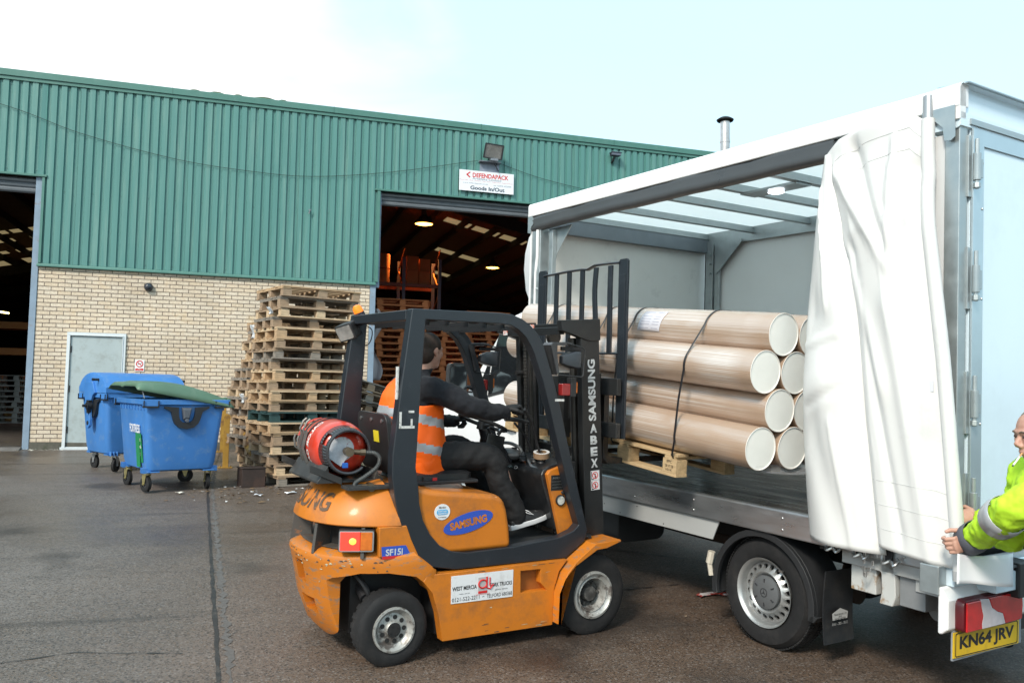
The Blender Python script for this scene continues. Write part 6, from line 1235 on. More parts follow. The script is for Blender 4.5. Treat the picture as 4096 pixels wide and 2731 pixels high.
# ============================================================ LOAD
LD = FL @ Matrix.Translation((.465, -1.38, 1.138)) @ Matrix.Rotation(R(4.1), 4, 'X')
def tube_mat():
    m = bpy.data.materials.new('wrapped_cardboard'); m.use_nodes = True; t = m.node_tree; L = t.links.new; p = t.nodes['Principled BSDF']
    tcn = N(t, 'ShaderNodeTexCoord'); oi = N(t, 'ShaderNodeObjectInfo'); ad = N(t, 'ShaderNodeVectorMath', operation='ADD'); sc_ = N(t, 'ShaderNodeVectorMath', operation='SCALE'); sc_.inputs['Scale'].default_value = 7
    cbx = N(t, 'ShaderNodeCombineXYZ'); L(oi.outputs['Random'], cbx.inputs[0]); L(oi.outputs['Random'], cbx.inputs[2]); L(cbx.outputs[0], sc_.inputs[0]); L(tcn.outputs['Object'], ad.inputs[0]); L(sc_.outputs[0], ad.inputs[1])
    def nz(s, scl, d=5, r=.6, dist=0.):
        mm = N(t, 'ShaderNodeMapping'); mm.inputs['Scale'].default_value = scl; L(ad.outputs[0], mm.inputs[0]); n = N(t, 'ShaderNodeTexNoise', i_Scale=s, i_Detail=d, i_Roughness=r, i_Distortion=dist); L(mm.outputs[0], n.inputs['Vector']); return n.outputs[0]
    def mr(x, a, b, c, d): n = N(t, 'ShaderNodeMapRange'); n.inputs[1].default_value = a; n.inputs[2].default_value = b; n.inputs[3].default_value = c; n.inputs[4].default_value = d; L(x, n.inputs[0]); return n.outputs[0]
    st = nz(1, (190, .6, 190), 2, .5, .1); st2 = nz(1, (60, .5, 60), 2, .5); big = nz(1, (2.5, 1.3, 2.5), 3, .5)
    mask = N(t, 'ShaderNodeMath', operation='MULTIPLY'); L(mr(st, .36, .68, 0, 1), mask.inputs[0]); L(mr(big, .38, .54, .1, 1), mask.inputs[1])
    mc = N(t, 'ShaderNodeMix', data_type='RGBA'); mc.inputs[6].default_value = (.44, .31, .22, 1); mc.inputs[7].default_value = (.80, .75, .71, 1)
    s2 = N(t, 'ShaderNodeMath', operation='MULTIPLY', i_1=.62); sy_ = N(t, 'ShaderNodeSeparateXYZ'); L(tcn.outputs['Object'], sy_.inputs[0]); ym = N(t, 'ShaderNodeMath', operation='MULTIPLY'); L(mask.outputs[0], ym.inputs[0]); L(mr(sy_.outputs[1], .07, .20, 0, 1), ym.inputs[1]); L(ym.outputs[0], s2.inputs[0]); L(s2.outputs[0], mc.inputs[0]); L(mc.outputs[2], p.inputs['Base Color'])
    p.inputs['Roughness'].default_value = .45; p.inputs['Coat Weight'].default_value = 1.; p.inputs['Coat Roughness'].default_value = .07; p.inputs['Coat IOR'].default_value = 2.4
    h = N(t, 'ShaderNodeMath', operation='ADD'); L(st, h.inputs[0]); L(st2, h.inputs[1]); b = N(t, 'ShaderNodeBump', i_Strength=.7, i_Distance=.003); L(h.outputs[0], b.inputs['Height']); L(b.outputs[0], p.inputs['Normal']); L(b.outputs[0], p.inputs['Coat Normal'])
    return m
TM = tube_mat(); CAPM = mat('cap_white', (.84, .84, .80), .45, var=.04, coat=.3); RIMC = mat('cap_rim', (.74, .72, .68), .5)
TR = .1335
t0_ = thing('cardboard_tube', 'x', 'tube')
def tb_(Ln):
    return MB().lathe([(0.004, TR-.004), (0, TR-.002), (0, TR), (Ln, TR), (Ln, TR-.002), (Ln-.004, TR-.004)], (0, 0, 0), (0, 1, 0), 56)
tb_(2.84).build('tube_wall', TM, t0_, smooth=40)
for y, d_ in ((.0035, 1), (2.8365, -1)):
    MB().lathe([(y, TR-.006), (y, .0001)], (0, 0, 0), (0, 1, 0), 48).build('end_cap', CAPM, t0_, smooth=0)
    MB().lathe([(y-.003*d_, TR-.0005), (y-.0055*d_, TR-.002), (y-.0055*d_, TR-.005), (y, TR-.006)], (0, 0, 0), (0, 1, 0), 48).build('cap_rim', RIMC, t0_, smooth=40)
kd = children(t0_); firstt = True
RN = ['bottom', 'second', 'third', 'top']; CN = ['nearest', 'second', 'third', 'farthest']
for r_ in range(4):
    for c_ in range(4):
        o = t0_ if firstt else dup(t0_, kd); firstt = False
        o.matrix_world = LD @ Matrix.Translation((.135+.27*c_+(.135 if r_ % 2 else 0), rnd.uniform(-.012, .012), .135+.2345*r_)) @ Matrix.Rotation(rnd.random()*6, 4, 'Y')
        tag(o, 'wrapped brown cardboard tube, %s row, %s from the camera side' % (RN[r_], CN[c_]), 'tube', 'wrapped cardboard tubes on the forks')
# black straps round the stack
def hull_path(y, off=.004):
    r = TR+off; P = []
    def a_(cx, cz, a0, a1, n=7): return [(cx+r*math.cos(R(a0+(a1-a0)*k/n)), y, cz+r*math.sin(R(a0+(a1-a0)*k/n))) for k in range(n+1)]
    zt = .135+.2345*3
    P += a_(.945+.135, .135+.2345*3, 20, 90); P += a_(.27, zt, 90, 165); P += a_(.135, .135+.2345*2, 150, 195)
    P += [(.135-r-.006, y, .135+.2345*1)]; P += a_(.135, .135, 175, 200); P += [(.0, y, -.01), (.02, y, -.035)]
    return P
for i, (y, nm) in enumerate(((.62, 'nearest the tube ends'), (1.28, 'beside the paper label'), (1.62, 'just behind the load backrest'), (2.35, 'near the cab end of the tubes'))):
    P = hull_path(0); sh_ = .09
    P = [(x, y+ (z-.1)*sh_*(-1) if i == 0 else y, z) for x, _, z in P]
    vs = []; 
    for k, p in enumerate(P):
        for dy in (-.009, .009): vs.append((p[0], p[1]+dy, p[2]))
    o = MB().add(vs, [(2*k, 2*k+1, 2*k+3, 2*k+2) for k in range(len(P)-1)]).build('strap', mat('strap_black', (.015, .015, .018), .35), None, solid=.0015, smooth=40); o.matrix_world = LD; tag(o, 'thin black banding strap round the tubes, %s' % nm, 'strap', 'black straps round the tubes')
# paper label on the top near tube
lbm = mat('paper_white', (.62, .62, .68), .4)
cx, cz = .27, .135+.2345*3
def lab(u, v): a = R(158-38*v-0*u); rr = TR+.003; return Vector((cx+rr*math.cos(a+.0), .80+.36*u+.05*(v-.5), cz+rr*math.sin(a)))
lb0 = MB().grid(lambda u, v: (lambda a: Vector((cx+(TR+.004)*math.cos(a), 1.00+.235*u-.04*(v), cz+(TR+.004)*math.sin(a))))(R(196-66*v)), 4, 10).build('paper_label', lbm, None, smooth=60, solid=.001); lb0.matrix_world = LD; tag(lb0, 'white printed paper label stuck on the top near tube', 'label')
pl_ = MB()
for v in (.12, .3, .42, .55, .68, .9):
    for (ua, ub) in ((.08, .38), (.5, .92)): 
        a = R(196-66*v); a2 = R(196-66*(v+.025)); rr = TR+.0052
        pl_.add([(cx+rr*math.cos(a), 1.00+.235*ua-.04*v, cz+rr*math.sin(a)), (cx+rr*math.cos(a), 1.00+.235*ub-.04*v, cz+rr*math.sin(a)), (cx+rr*math.cos(a2), 1.00+.235*ub-.04*v, cz+rr*math.sin(a2)), (cx+rr*math.cos(a2), 1.00+.235*ua-.04*v, cz+rr*math.sin(a2))], [(0, 1, 2, 3)])
pl_.build('printed_lines', mat('ink_faint', (.32, .32, .4), .5), lb0, smooth=0)
# pallets beneath the load, every block its own part
LW_ = mat('load_pallet_wood', (.50, .36, .20), .75, var=.25, vs=6, stretch=(8, 1.5, 8), dirt=(.3, .19, .1), dirt_amt=.7, ds=5, bump=.004)
for (y0, y1, lb, x0) in ((.60, 1.72, 'pale wooden pallet under the tube ends, raised on the forks', .02), (1.86, 2.82, 'pale wooden pallet under the cab end of the tubes', .02)):
    t = thing('load_pallet', lb, 'pallet', LD @ Matrix.Translation((x0, 0, 0)))
    xs = (.0, .45, .9); W_ = 1.02
    for k in range(6):
        x = .055+k*(W_-.11)/5
        MB().box(x-.05, x+.05, y0, y1, -.022, -.002).build('deck_board', LW_, t, smooth=0, bevel=.002)
    for y in (y0+.07, (y0+y1)/2, y1-.07):
        MB().box(.0, W_, y-.05, y+.05, -.042, -.023).build('cross_board', LW_, t, smooth=0, bevel=.002)
        for x in (.05, .5, .97): MB().box(x-.05, x+.05, y-.066, y+.066, -.135, -.0425).build('block', LW_, t, smooth=0, bevel=.003)
    for x in (.05, .5, .97): MB().box(x-.05, x+.05, y0, y1, -.157, -.1355).build('base_board', LW_, t, smooth=0, bevel=.002)
    if y0 < 1:
        text('IPPC', .05, .02, fmat((-.0012, y0+.07, -.06), (0, -1, 0), (0, 0, 1)), INKB, t); text('GB HT DB', .08, .018, fmat((-.0012, y0+.07, -.09), (0, -1, 0), (0, 0, 1)), INKB, t); text('101K', .06, .016, fmat((-.0012, y0+.07, -.115), (0, -1, 0), (0, 0, 1)), INKB, t)
# loose clear film tail under the near tubes
o = MB().grid(lambda u, v: Vector((.10+.75*u, -.005+.03*math.sin(3*u+2*v), .03-.035*v*math.sin(math.pi*u)-.03*v)), 20, 5).build('stretch_film', mat('clear_film', (.5, .5, .52), .08, alpha=.28, spec=.8), None, smooth=60); o.matrix_world = LD; tag(o, 'loose clear stretch film sagging below the near tube ends', 'film')
# chipped paint and scratches on the rear edge and panels (real thin flakes in the paint's own undercoat colours)
CH1 = mat('undercoat_pale', (.42, .38, .26), .6, var=.4, vs=40); CH2 = mat('undercoat_dark', (.06, .05, .045), .7, var=.3)
for mm_, n_, seed in ((CH1, 26, 3), (CH2, 30, 5)):
    rr = random.Random(seed); cp_ = MB()
    for _ in range(n_):
        a = rr.uniform(8, 120); z = rr.choice((.60, .605, .575, .55, rr.uniform(.2, .6))) + rr.uniform(-.012, .012); ln = rr.uniform(.4, 2.4)
        if z < .53 and abs(math.cos(R(a))) > .45: continue
        xr = pw([(.10, -1.63), (.17, -1.70), (.33, -1.765), (.48, -1.795), (.56, -1.815), (.60, -1.827), (.625, -1.82), (.66, -1.74)], z); w_ = pw([(.10, .49), (.17, .51), (.33, .525), (.56, .533), (.60, .535), (.66, .50)], z)
        q = []
        for aa, dz in ((a, -.002), (a+ln, -.002*rr.random()), (a+ln, .003), (a+ln*.4, .003+.006*rr.random()), (a, .002)):
            c, s = math.cos(R(aa)), math.sin(R(aa)); q.append((-1.16-(-1.16-xr)*abs(s)**(2/2.35)-.0025*abs(s), -(math.copysign(abs(c)**(2/2.35), c)*w_+.0025*c), z+dz))
        cp_.add(q, [(0, 1, 2, 3, 4)])
    for _ in range(n_//3):
        x = rr.uniform(-1.1, -.33); z = rr.choice((.115, .13, .49, rr.uniform(.12, .48))); l = rr.uniform(.01, .06)
        cp_.add([(x, -.5315, z), (x+l, -.5315, z+rr.uniform(-.004, .004)), (x+l*.8, -.5315, z+.004), (x+l*.1, -.5315, z+.003)], [(0, 1, 2, 3)])
    o = cp_.build('paint_chips', mm_, FK, smooth=0); o['kind'] = 'stuff'
# ============================================================ PEOPLE
SKIN = mat('skin', (.48, .27, .20), .5, var=.1, vs=12, dirt=(.50, .20, .15), dirt_amt=.4, ds=18)
def ortho(f, up=(0, 0, 1)):
    f = Vector(f).normalized(); l = Vector(up).cross(f).normalized(); u = f.cross(l); return Matrix(((f.x, l.x, u.x), (f.y, l.y, u.y), (f.z, l.z, u.z)))
def head_mb(mb, c, Rm, s=1.):
    c = Vector(c); P = lambda x, y, z: c+Rm @ Vector((x*s, y*s, z*s))
    mb.ell(P(-.012, 0, .03), (.098*s, .077*s, .088*s), Rm); mb.ell(P(.018, 0, -.025), (.072*s, .064*s, .078*s), Rm); mb.ell(P(.042, 0, -.082), (.040*s, .046*s, .030*s), Rm)
    mb.ell(P(.066, 0, .028), (.028*s, .058*s, .014*s), Rm)
    mb.tube([P(.078, 0, .015), P(.097, 0, -.012), P(.106, 0, -.030)], .012*s, 8, rad=[.009*s, .012*s, .014*s]); mb.ell(P(.094, .012*s, -.034), (.012*s, .009*s, .008*s), Rm, 8, 6); mb.ell(P(.094, -.012*s, -.034), (.012*s, .009*s, .008*s), Rm, 8, 6)
    mb.ell(P(.086, 0, -.058), (.012*s, .024*s, .007*s), Rm, 10, 6); mb.ell(P(.083, 0, -.070), (.012*s, .021*s, .008*s), Rm, 10, 6)
    mb.ell(P(.058, .034, -.012), (.030*s, .026*s, .026*s), Rm); mb.ell(P(.058, -.034, -.012), (.030*s, .026*s, .026*s), Rm)
    for sg in (-1, 1):
        mb.ell(P(-.008, sg*.078, -.004), (.018*s, .007*s, .032*s), Rm @ Matrix.Rotation(R(-12), 3, 'Y'), 12, 8); mb.ell(P(-.002, sg*.078, -.028), (.010*s, .006*s, .012*s), Rm, 8, 6)
        mb.ell(P(.074, sg*.03, .008), (.013*s, .016*s, .012*s), Rm, 10, 6)
    return P
def hand(wrist, dirv, palmn, curl, name, m, parent, s=1., thumb=1, rr=1., spread=.0):
    """wrist point, direction of palm, palm normal (towards palm side); fingers curl towards the palm normal"""
    d = Vector(dirv).normalized(); n = Vector(palmn); n = (n-d*n.dot(d)).normalized(); w_ = d.cross(n)*thumb; W0 = Vector(wrist); mb = MB()
    Rm = Matrix(((d.x, w_.x, n.x), (d.y, w_.y, n.y), (d.z, w_.z, n.z)))
    mb.ell(W0+d*.048*s, (.052*s, .040*s*rr, .017*s*rr), Rm, 14, 10); mb.ell(W0+d*.075*s, (.026*s, .040*s*rr, .014*s*rr), Rm, 14, 8); mb.tube([W0-d*.03*s, W0+d*.03*s], .024*s*rr, 10, rad=[(.027*s*rr, .021*s*rr)]*2)
    for k, (off, ln, r) in enumerate(((.030, .072, .0092), (.010, .080, .0095), (-.011, .074, .009), (-.030, .058, .0078))):
        p = W0+d*.085*s+w_*off*s*rr; a = 0; pts = [p-d*.02*s, p]; dd = d
        cu = curl[k] if isinstance(curl, (list, tuple)) else curl
        for q, fr in enumerate((.42, .32, .26)):
            a += cu*(.9, 1.1, .75)[q]; dd = (d*math.cos(a)+n*math.sin(a)+w_*off*spread*6).normalized(); p = p+dd*ln*fr*s*1.15; pts.append(p)
        mb.tube(pts, r, 9, rad=[r*s*rr*1.08, r*s*rr*1.12, r*s*rr*1.05, r*s*rr, r*s*rr*.72]); mb.ell(pts[-1], (r*s*rr*.75,)*3, None, 8, 6)
    t0 = W0+d*.022*s+w_*.028*s; t1 = t0+(d*.5+w_*.75+n*.35).normalized()*.036*s; t2 = t1+(d*.75+w_*.15+n*.6).normalized()*.030*s; t3 = t2+(d*.8-w_*.25+n*.6).normalized()*.024*s
    mb.tube([t0-w_*.01*s, t0, t1, t2, t3], .011, 9, rad=[.015*s*rr, .0145*s*rr, .0115*s*rr, .0105*s*rr, .0078*s*rr])
    return mb.build(name, m, parent, remesh=.0034, sm=2)
def limb(mb, pts, rads, k=5, n=14):
    P = cr(pts, k); Rr = []
    for i in range(len(P)):
        f = i/k; a = min(int(f), len(rads)-2); Rr.append(lerp(rads[a], rads[a+1], min(1, f-a)))
    mb.tube(P, 0, n, rad=Rr)
    for p, r in zip(pts, rads): mb.ell(p, (r, r, r), None, n, 8)
    return mb
def wrinkle(o, strength, size, axis=None):
    tx = bpy.data.textures.new('w', 'CLOUDS'); tx.noise_scale = size; tx.noise_depth = 3
    md = o.modifiers.new('d', 'DISPLACE'); md.texture = tx; md.strength = strength; md.mid_level = .5; md.texture_coords = 'LOCAL'; return o

# ---------------- driver (forklift frame)
DV = thing('person', 'driver in orange high visibility vest and black clothes seated on the forklift', 'person', FL)
HR = ortho((.93, .32, -.08)); hc = Vector((-.985, -.015, 1.812))
bd = MB(); head_mb(bd, hc, HR, .98)
limb(bd, [(-1.0, -.005, 1.74), (-1.03, 0, 1.67), (-1.06, 0, 1.58)], [.056, .056, .08])
limb(bd, [(-1.06, 0, 1.58), (-1.12, 0, 1.35), (-1.10, 0, 1.14)], [.10, .11, .12])
for sg, el, wr in ((-1, (-.85, -.33, 1.475), (-.565, -.315, 1.445)), (1, (-.92, .27, 1.36), (-.69, .19, 1.345))):
    limb(bd, [(-1.07, sg*.17, 1.585), el, wr], [.045, .032, .018])
for sg, kn, an in ((-1, (-.60, -.19, 1.145), (-.42, -.225, .80)), (1, (-.62, .17, 1.165), (-.40, .17, .80))):
    limb(bd, [(-1.08, sg*.10, 1.12), kn, an], [.07, .035, .03])
bd.build('body', SKIN, DV, remesh=.007, sm=3)
hb = MB(); P_ = lambda x, y, z: hc+HR @ Vector((x, y, z))
hb.ell(P_(-.018, 0, .038), (.097, .079, .088), HR, 24, 16); hb.ell(P_(-.045, 0, -.01), (.066, .073, .080), HR, 24, 16)
ho = hb.build('hair', mat('hair_dark', (.035, .022, .016), .75, var=.4, vs=60, bump=.004, bs=300), DV, remesh=.005, sm=2)
carve_ = None
JK = mat('fleece_navy', (.006, .007, .011), .9, var=.2, vs=9, bump=.006, bs=90, sheen=.04)
jk = MB()
jk.loft([[Vector((cx+rx*math.cos(2*math.pi*k/24), ry_*math.sin(2*math.pi*k/24), z)) for k in range(24)] for z, cx, rx, ry_ in ((1.05, -1.10, .14, .19), (1.15, -1.115, .15, .20), (1.30, -1.135, .145, .20), (1.45, -1.125, .15, .215), (1.55, -1.10, .13, .215), (1.61, -1.075, .105, .175), (1.655, -1.05, .075, .10), (1.70, -1.025, .072, .073))])
limb(jk, [(-1.085, -.185, 1.575), (-.97, -.27, 1.54), (-.85, -.33, 1.478), (-.70, -.325, 1.445), (-.575, -.315, 1.435)], [.088, .080, .070, .060, .046])
limb(jk, [(-1.085, .185, 1.575), (-1.00, .25, 1.46), (-.92, .27, 1.36), (-.80, .23, 1.345), (-.70, .19, 1.345)], [.085, .075, .068, .056, .046])
jo = jk.build('fleece_jacket', JK, DV, remesh=.010, sm=4); wrinkle(jo, .035, .07)
TRS = mat('trousers_black', (.006, .006, .007), .8, var=.2, bump=.005, bs=70)
tr_ = MB(); limb(tr_, [(-1.12, 0, 1.13), (-1.05, 0, 1.11)], [.16, .14])
for sg, kn, an in ((-1, (-.61, -.19, 1.125), (-.435, -.23, .80)), (1, (-.62, .17, 1.15), (-.42, .17, .80))):
    limb(tr_, [(-1.08, sg*.09, 1.125), (-.85, sg*.14, 1.14), kn, ((kn[0]+an[0])/2-.015, (kn[1]+an[1])/2, (kn[2]+an[2])/2), an, (an[0]+.01, an[1], an[2]-.06)], [.115, .10, .088, .078, .070, .072])
to_ = tr_.build('trousers', TRS, DV, remesh=.010, sm=4); wrinkle(to_, .028, .08)
# vest: shell round the torso with side openings
VO = mat('vest_orange', (1.0, .135, .002), .6, var=.06, vs=6, bump=.006, bs=14); VO.node_tree.nodes['Principled BSDF'].inputs['Emission Color'].default_value = (1, .16, .0, 1)
VS = mat('reflective_grey', (.40, .41, .43), .35, .25, var=.08)
VT = ((.98, -1.05, .175, .23), (1.10, -1.07, .205, .248), (1.20, -1.085, .212, .252), (1.30, -1.095, .212, .252), (1.42, -1.105, .202, .250), (1.52, -1.11, .170, .236), (1.58, -1.095, .148, .205), (1.625, -1.075, .118, .160), (1.66, -1.055, .092, .11))
def vest_pt(a, z, off=0.):
    for q0, q1 in zip(VT, VT[1:]):
        if z <= q1[0] or q1 is VT[-1]:
            k = (z-q0[0])/(q1[0]-q0[0]); cx, rx, ry_ = (lerp(q0[i], q1[i], k) for i in (1, 2, 3)); break
    wv = .006*math.sin(3*a+11*z)+.005*math.sin(7*a-17*z)+.004*math.sin(23*z+a)
    return Vector((cx+(rx+off+wv)*math.cos(a), (ry_+off+wv)*math.sin(a), z))
vb = MB(); NA, NZ = 84, 66; vs = []; idx = {}
for j in range(NZ):
    z = .98+.68*j/(NZ-1)
    for i in range(NA): a = 2*math.pi*i/NA; vs.append(vest_pt(a, z))
fs = []; mi = []
def zone(a, z):
    zz = z-.055*math.cos(a)*0
    lo_e = 1.045-.05*math.sin(a*1.0+math.pi*0)*(1 if math.sin(a) < 0 else 0)
    if z < .985+.09*(1-max(0, -math.sin(a-.25)*1.25)): return None
    if abs(math.sin(a)) > .80 and z > 1.47: return None          # arm holes
    if math.cos(a) > .55 and z > 1.56: return None                # neck opening
    if z > 1.645: return None
    zb = z-.0*a
    t1 = 1.385+.045*(-math.cos(a)); t2 = 1.205+.045*(-math.cos(a))
    if abs(z-t1) < .029 or abs(z-t2) < .029: return 1
    if z > t1 and abs(abs(math.sin(a))-.55) < .10 and math.cos(a) > 0: return 1
    return 0
for j in range(NZ-1):
    for i in range(NA):
        a = 2*math.pi*(i+.5)/NA; z = .98+.68*(j+.5)/(NZ-1); q = zone(a, z)
        if q is None: continue
        fs.append((j*NA+i, j*NA+(i+1) % NA, (j+1)*NA+(i+1) % NA, (j+1)*NA+i)); mi.append(q)
vb.v = vs; vb.f = fs; vb.mi = mi
vo = vb.build('hi_vis_vest', [VO, VS], DV, smooth=80, solid=.004)
wrinkle(vo, .020, .11)
GL = mat('glove_black', (.010, .010, .011), .7, bump=.004, bs=80)
hand((-.565, -.312, 1.452), (.88, .12, .22), (.30, .05, -.95), 1.35, 'glove', GL, DV, 1.05, thumb=-1, rr=1.15)
hand((-.715, .185, 1.36), (.93, -.2, .0), (.1, .1, -1), 1.1, 'glove', GL, DV, 1.05, thumb=1, rr=1.15)
None and text('gloves', .035, .010, fmat((-.500, -.343, 1.452), (.9, -.05, -.45), (.2, -.2, 1)), INKW, DV)
SHU = mat('trainer_black', (.012, .012, .013), .6, var=.3, dirt=(.5, .5, .5), dirt_amt=.9, ds=22, lo=.60, hi=.62); SOLE = mat('sole_white', (.62, .62, .63), .5)
for sg, ax, ay, az in ((-1, -.44, -.245, .735), (1, -.42, .17, .735)):
    M = Matrix.Translation((ax, ay, az)) @ Matrix.Rotation(R(-13), 4, 'Y') @ Matrix.Rotation(R(-6), 4, 'Z')
    s_ = MB(); q = []
    for x, w_, h in ((-.045, .025, .05), (-.03, .036, .075), (.02, .038, .095), (.07, .038, .085), (.13, .045, .062), (.19, .046, .048), (.23, .038, .036), (.25, .022, .022)):
        q.append([M @ Vector((x, w_*math.cos(t_), -.045+h*max(0, math.sin(t_))+.006*min(0, math.sin(t_)))) for t_ in [2*math.pi*k/20 for k in range(20)]])
    s_.loft(q).build('shoe', SHU, DV, smooth=60)
    q = []
    for x, w_ in ((-.055, .02), (-.045, .034), (.0, .041), (.06, .041), (.12, .047), (.19, .049), (.24, .040), (.262, .022)):
        zc = .012*max(0, (x-.15)/.1)
        q.append([M @ Vector((x, yy*w_, -.048+zz+zc)) for yy, zz in ((-1, 0), (-.9, -.02), (.9, -.02), (1, 0), (.97, .014), (-.97, .014))])
    so_ = s_ = MB().loft(q).build('shoe_sole', SOLE, DV, smooth=40, bevel=.003)
    if sg < 0:
        la = MB()
        for k in range(5): la.tube([M @ Vector((.05+.022*k, -.030+.002*k, .028-.011*k)), M @ Vector((.058+.022*k, .0, .048-.012*k)), M @ Vector((.05+.022*k, .03, .028-.011*k))], .0028, 5)
        la.tube([M @ Vector(v) for v in ((.06, -.01, .05), (.09, -.045, .03), (.12, -.05, .0), (.08, -.04, .02), (.06, -.01, .05))], .0025, 5); la.build('shoe_laces', SOLE, DV)

# ---------------- worker at the curtain (truck frame)
WK = thing('person', 'worker in lime green high visibility jacket smoking at the rear corner of the truck', 'person', FT)
Fd = Vector((.50, .86, 0)).normalized(); Ld = Vector((-.86, .50, 0)).normalized()
hc = Vector((-1.62, .245, 1.490)); HR = ortho((.50, .84, -.20))
hipc = Vector((-1.70, .03, .90)); chest = Vector((-1.655, .20, 1.21)); neck = Vector((-1.655, .19, 1.35))
bd = MB(); P_ = head_mb(bd, hc, HR, 1.0)
limb(bd, [hc+Vector((0, 0, -.06)), neck, chest], [.058, .062, .10]); limb(bd, [chest, (chest+hipc)/2, hipc], [.12, .13, .13])
shl = chest+Ld*.17+Vector((0, 0, .09)); shr = chest-Ld*.17+Vector((0, 0, .09))
ell_ = Vector((-1.61, .42, 1.17)); wrl = Vector((-1.27, .165, .95)); elr = Vector((-1.40, .02, .98)); wrr = Vector((-1.21, -.02, 1.05))
limb(bd, [shl, ell_, wrl], [.05, .036, .027]); limb(bd, [shr, elr, wrr], [.045, .034, .026])
kn_, an_ = [], []
for sg in (-1, 1):
    h_ = hipc+Ld*.10*sg; k_ = h_+Fd*(.06+.06*sg)+Vector((0, 0, -.42)); a_ = k_-Fd*(.05-.03*sg)+Vector((0, 0, -.40)); kn_.append(k_); an_.append(a_); limb(bd, [h_, k_, a_], [.07, .045, .035])
bd.build('body', SKIN, WK, remesh=.006, sm=2)
hb = MB(); hb.ell(P_(-.020, 0, .036), (.097, .080, .088), HR, 24, 16); hb.ell(P_(-.045, 0, -.01), (.066, .074, .080), HR, 24, 16)
hb.build('hair', mat('hair_grey', (.20, .17, .15), .8, var=.4, vs=50, bump=.004, bs=300), WK, remesh=.005, sm=2)
for sg in (-1, 1):
    MB().ell(P_(.082, sg*.030, .008), (.008, .011, .0075), HR, 12, 8).build('eye', mat('eye_dark', (.08, .05, .04), .2), WK)
    MB().tube([P_(.088, sg*.012, .026), P_(.090, sg*.03, .032), P_(.080, sg*.048, .026)], .0035, 6).build('eyebrow', mat('brow_grey', (.12, .09, .07), .8), WK)
LIM = mat('vest_lime', (.50, .80, .03), .75, var=.08, vs=5, dirt=(.3, .5, .03), dirt_amt=.5, ds=5, bump=.006, bs=14)
CUF = mat('cuff_grey', (.085, .09, .11), .8)
jk = MB(); rg = []
for z, w_, d_, cc in ((.72, .17, .125, hipc+Vector((0, 0, 0))), (.90, .18, .135, hipc), (1.05, .18, .135, (hipc+chest)/2), (1.17, .195, .14, chest), (1.27, .19, .125, chest), (1.33, .14, .105, neck), (1.365, .085, .085, neck)):
    rg.append([Vector((cc.x, cc.y, z))+Ld*w_*math.cos(2*math.pi*k/24)+Fd*d_*math.sin(2*math.pi*k/24) for k in range(24)])
jk.loft(rg); jk.tube([neck+Vector((0, 0, -.02)), neck+Vector((0, 0, .045))+Fd*.01], .085, 16, rad=[.095, .085])
cfl = wrl+(ell_-wrl)*.08
limb(jk, [shl, (shl+ell_)/2+Vector((0, .02, 0)), ell_, (ell_+cfl)/2+Vector((0, .0, -.01)), cfl], [.086, .086, .080, .072, .062]); limb(jk, [shr, elr, wrr+(elr-wrr)*.15], [.08, .066, .05])
jo = jk.build('hi_vis_jacket', LIM, WK, remesh=.010, sm=3); wrinkle(jo, .034, .055)
def band(a, b, f0, f1, r, nm, m, par=WK, el=1.):
    a, b = Vector(a), Vector(b); p0, p1 = a.lerp(b, f0), a.lerp(b, f1)
    return MB().tube([p0, p0.lerp(p1, .5), p1], r, 24, rad=[r*1.0, r*1.03, r*.98], cap=False).build(nm, m, par, smooth=60, solid=.004)
band(ell_, wrl, .12, .34, .086, 'reflective_band', VS); band(ell_, wrl, .78, 1.03, .070, 'jacket_cuff', CUF); band(shl, ell_, .30, .5, .105, 'reflective_band', VS)
rb_ = MB(); 
for zz, cc, w_, d_ in ((.98, (hipc*.75+chest*.25), .19, .146), (1.18, chest, .205, .152)):
    rb_.loft([[Vector((cc.x, cc.y, zz+dz))+Ld*w_*math.cos(2*math.pi*k/32)+Fd*d_*math.sin(2*math.pi*k/32) for k in range(32)] for dz in (-.026, 0, .026)], cap=False)
rb_.build('reflective_band', VS, WK, smooth=60, solid=.004)
hand(wrl, (.12, .95, -.18), (.95, -.15, -.1), [1.0, 1.1, 1.15, 1.2], 'hand', SKIN, WK, 1.08, thumb=-1)
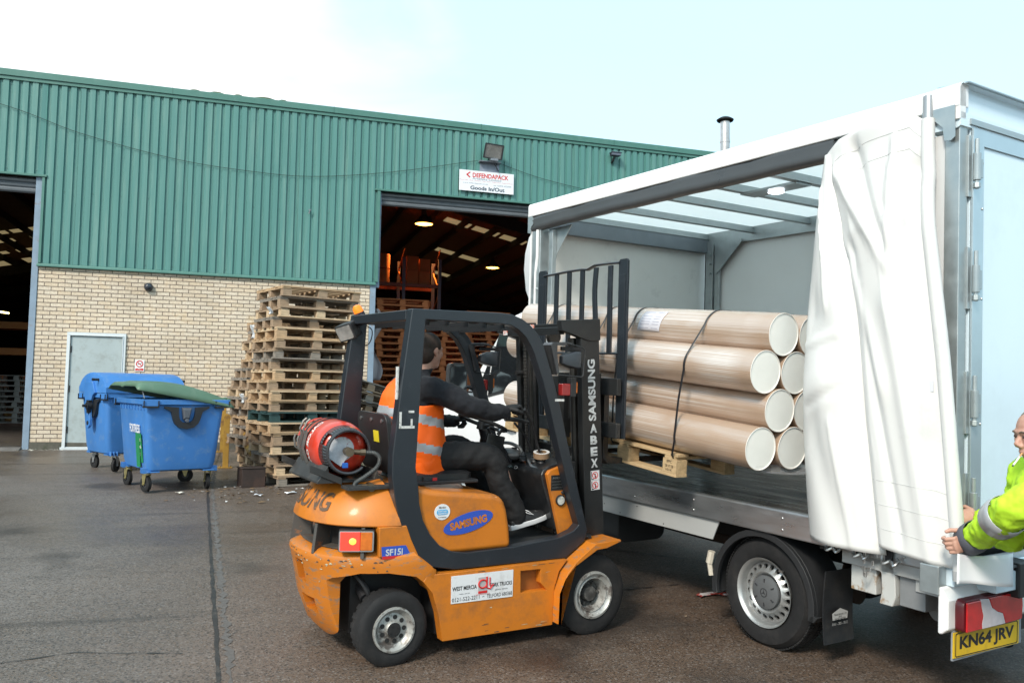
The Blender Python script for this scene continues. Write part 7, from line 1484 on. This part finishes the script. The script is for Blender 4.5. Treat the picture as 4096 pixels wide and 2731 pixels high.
hand(wrr, (.5, .7, -.1), (.6, -.5, -.5), .75, 'hand', SKIN, WK, 1.0, thumb=-1)
tr_ = MB(); limb(tr_, [hipc+Vector((0, 0, -.02)), hipc+Vector((0, 0, .05))], [.17, .15])
for sg, k_, a_ in zip((-1, 1), kn_, an_): limb(tr_, [hipc+Ld*.09*sg, (hipc+Ld*.10*sg+k_)/2, k_, a_], [.12, .11, .09, .08])
wrinkle(tr_.build('trousers', mat('trousers_navy', (.015, .018, .03), .85), WK, remesh=.012, sm=3), .02, .1)
for a_ in an_:
    q = []
    for x, w_, h in ((-.09, .03, .07), (-.06, .042, .12), (.0, .045, .12), (.07, .048, .08), (.15, .052, .065), (.20, .035, .045)):
        q.append([Vector((a_.x, a_.y, 0))+Fd*x+Ld*w_*math.cos(t_)+Vector((0, 0, .0+h*max(0, math.sin(t_)))) for t_ in [2*math.pi*k/16 for k in range(16)]])
    MB().loft(q).build('boot', mat('boot_black', (.02, .018, .016), .5), WK, smooth=60)
mo_ = P_(.094, .012, -.064); cd = (HR @ Vector((.85, .30, -.55))).normalized()
cg = MB().cyl(mo_, mo_+cd*.022, .004, 10).build('cigarette', mat('filter_tan', (.55, .28, .12), .7), None); cg.matrix_world = FT; tag(cg, 'cigarette held in the lips of the worker in lime green', 'cigarette')
MB().cyl(mo_+cd*.0225, mo_+cd*.076, .0039, 10).build('cigarette_paper', mat('cig_white', (.75, .75, .73), .7), cg); MB().cyl(mo_+cd*.0765, mo_+cd*.083, .0037, 10).build('ash', mat('ash_grey', (.12, .12, .12), .9), cg)
pp = MB().grid(lambda u, v: Vector((-1.29-.02*u, .295-.42*u, .905-.035*u*(1-u)*2-.13*v*(1-.0*u)-.03*u+.018*math.sin(3.4*u+.5)*v))+Vector((.02*math.sin(4*u)-.05*v, .09*v, 0)), 14, 8).build('paper_sheet', mat('sheet_white', (.80, .80, .84), .5), None, smooth=80, solid=.0008); pp.matrix_world = FT; tag(pp, 'white sheet of paper held under the hand of the worker in lime green', 'paper')
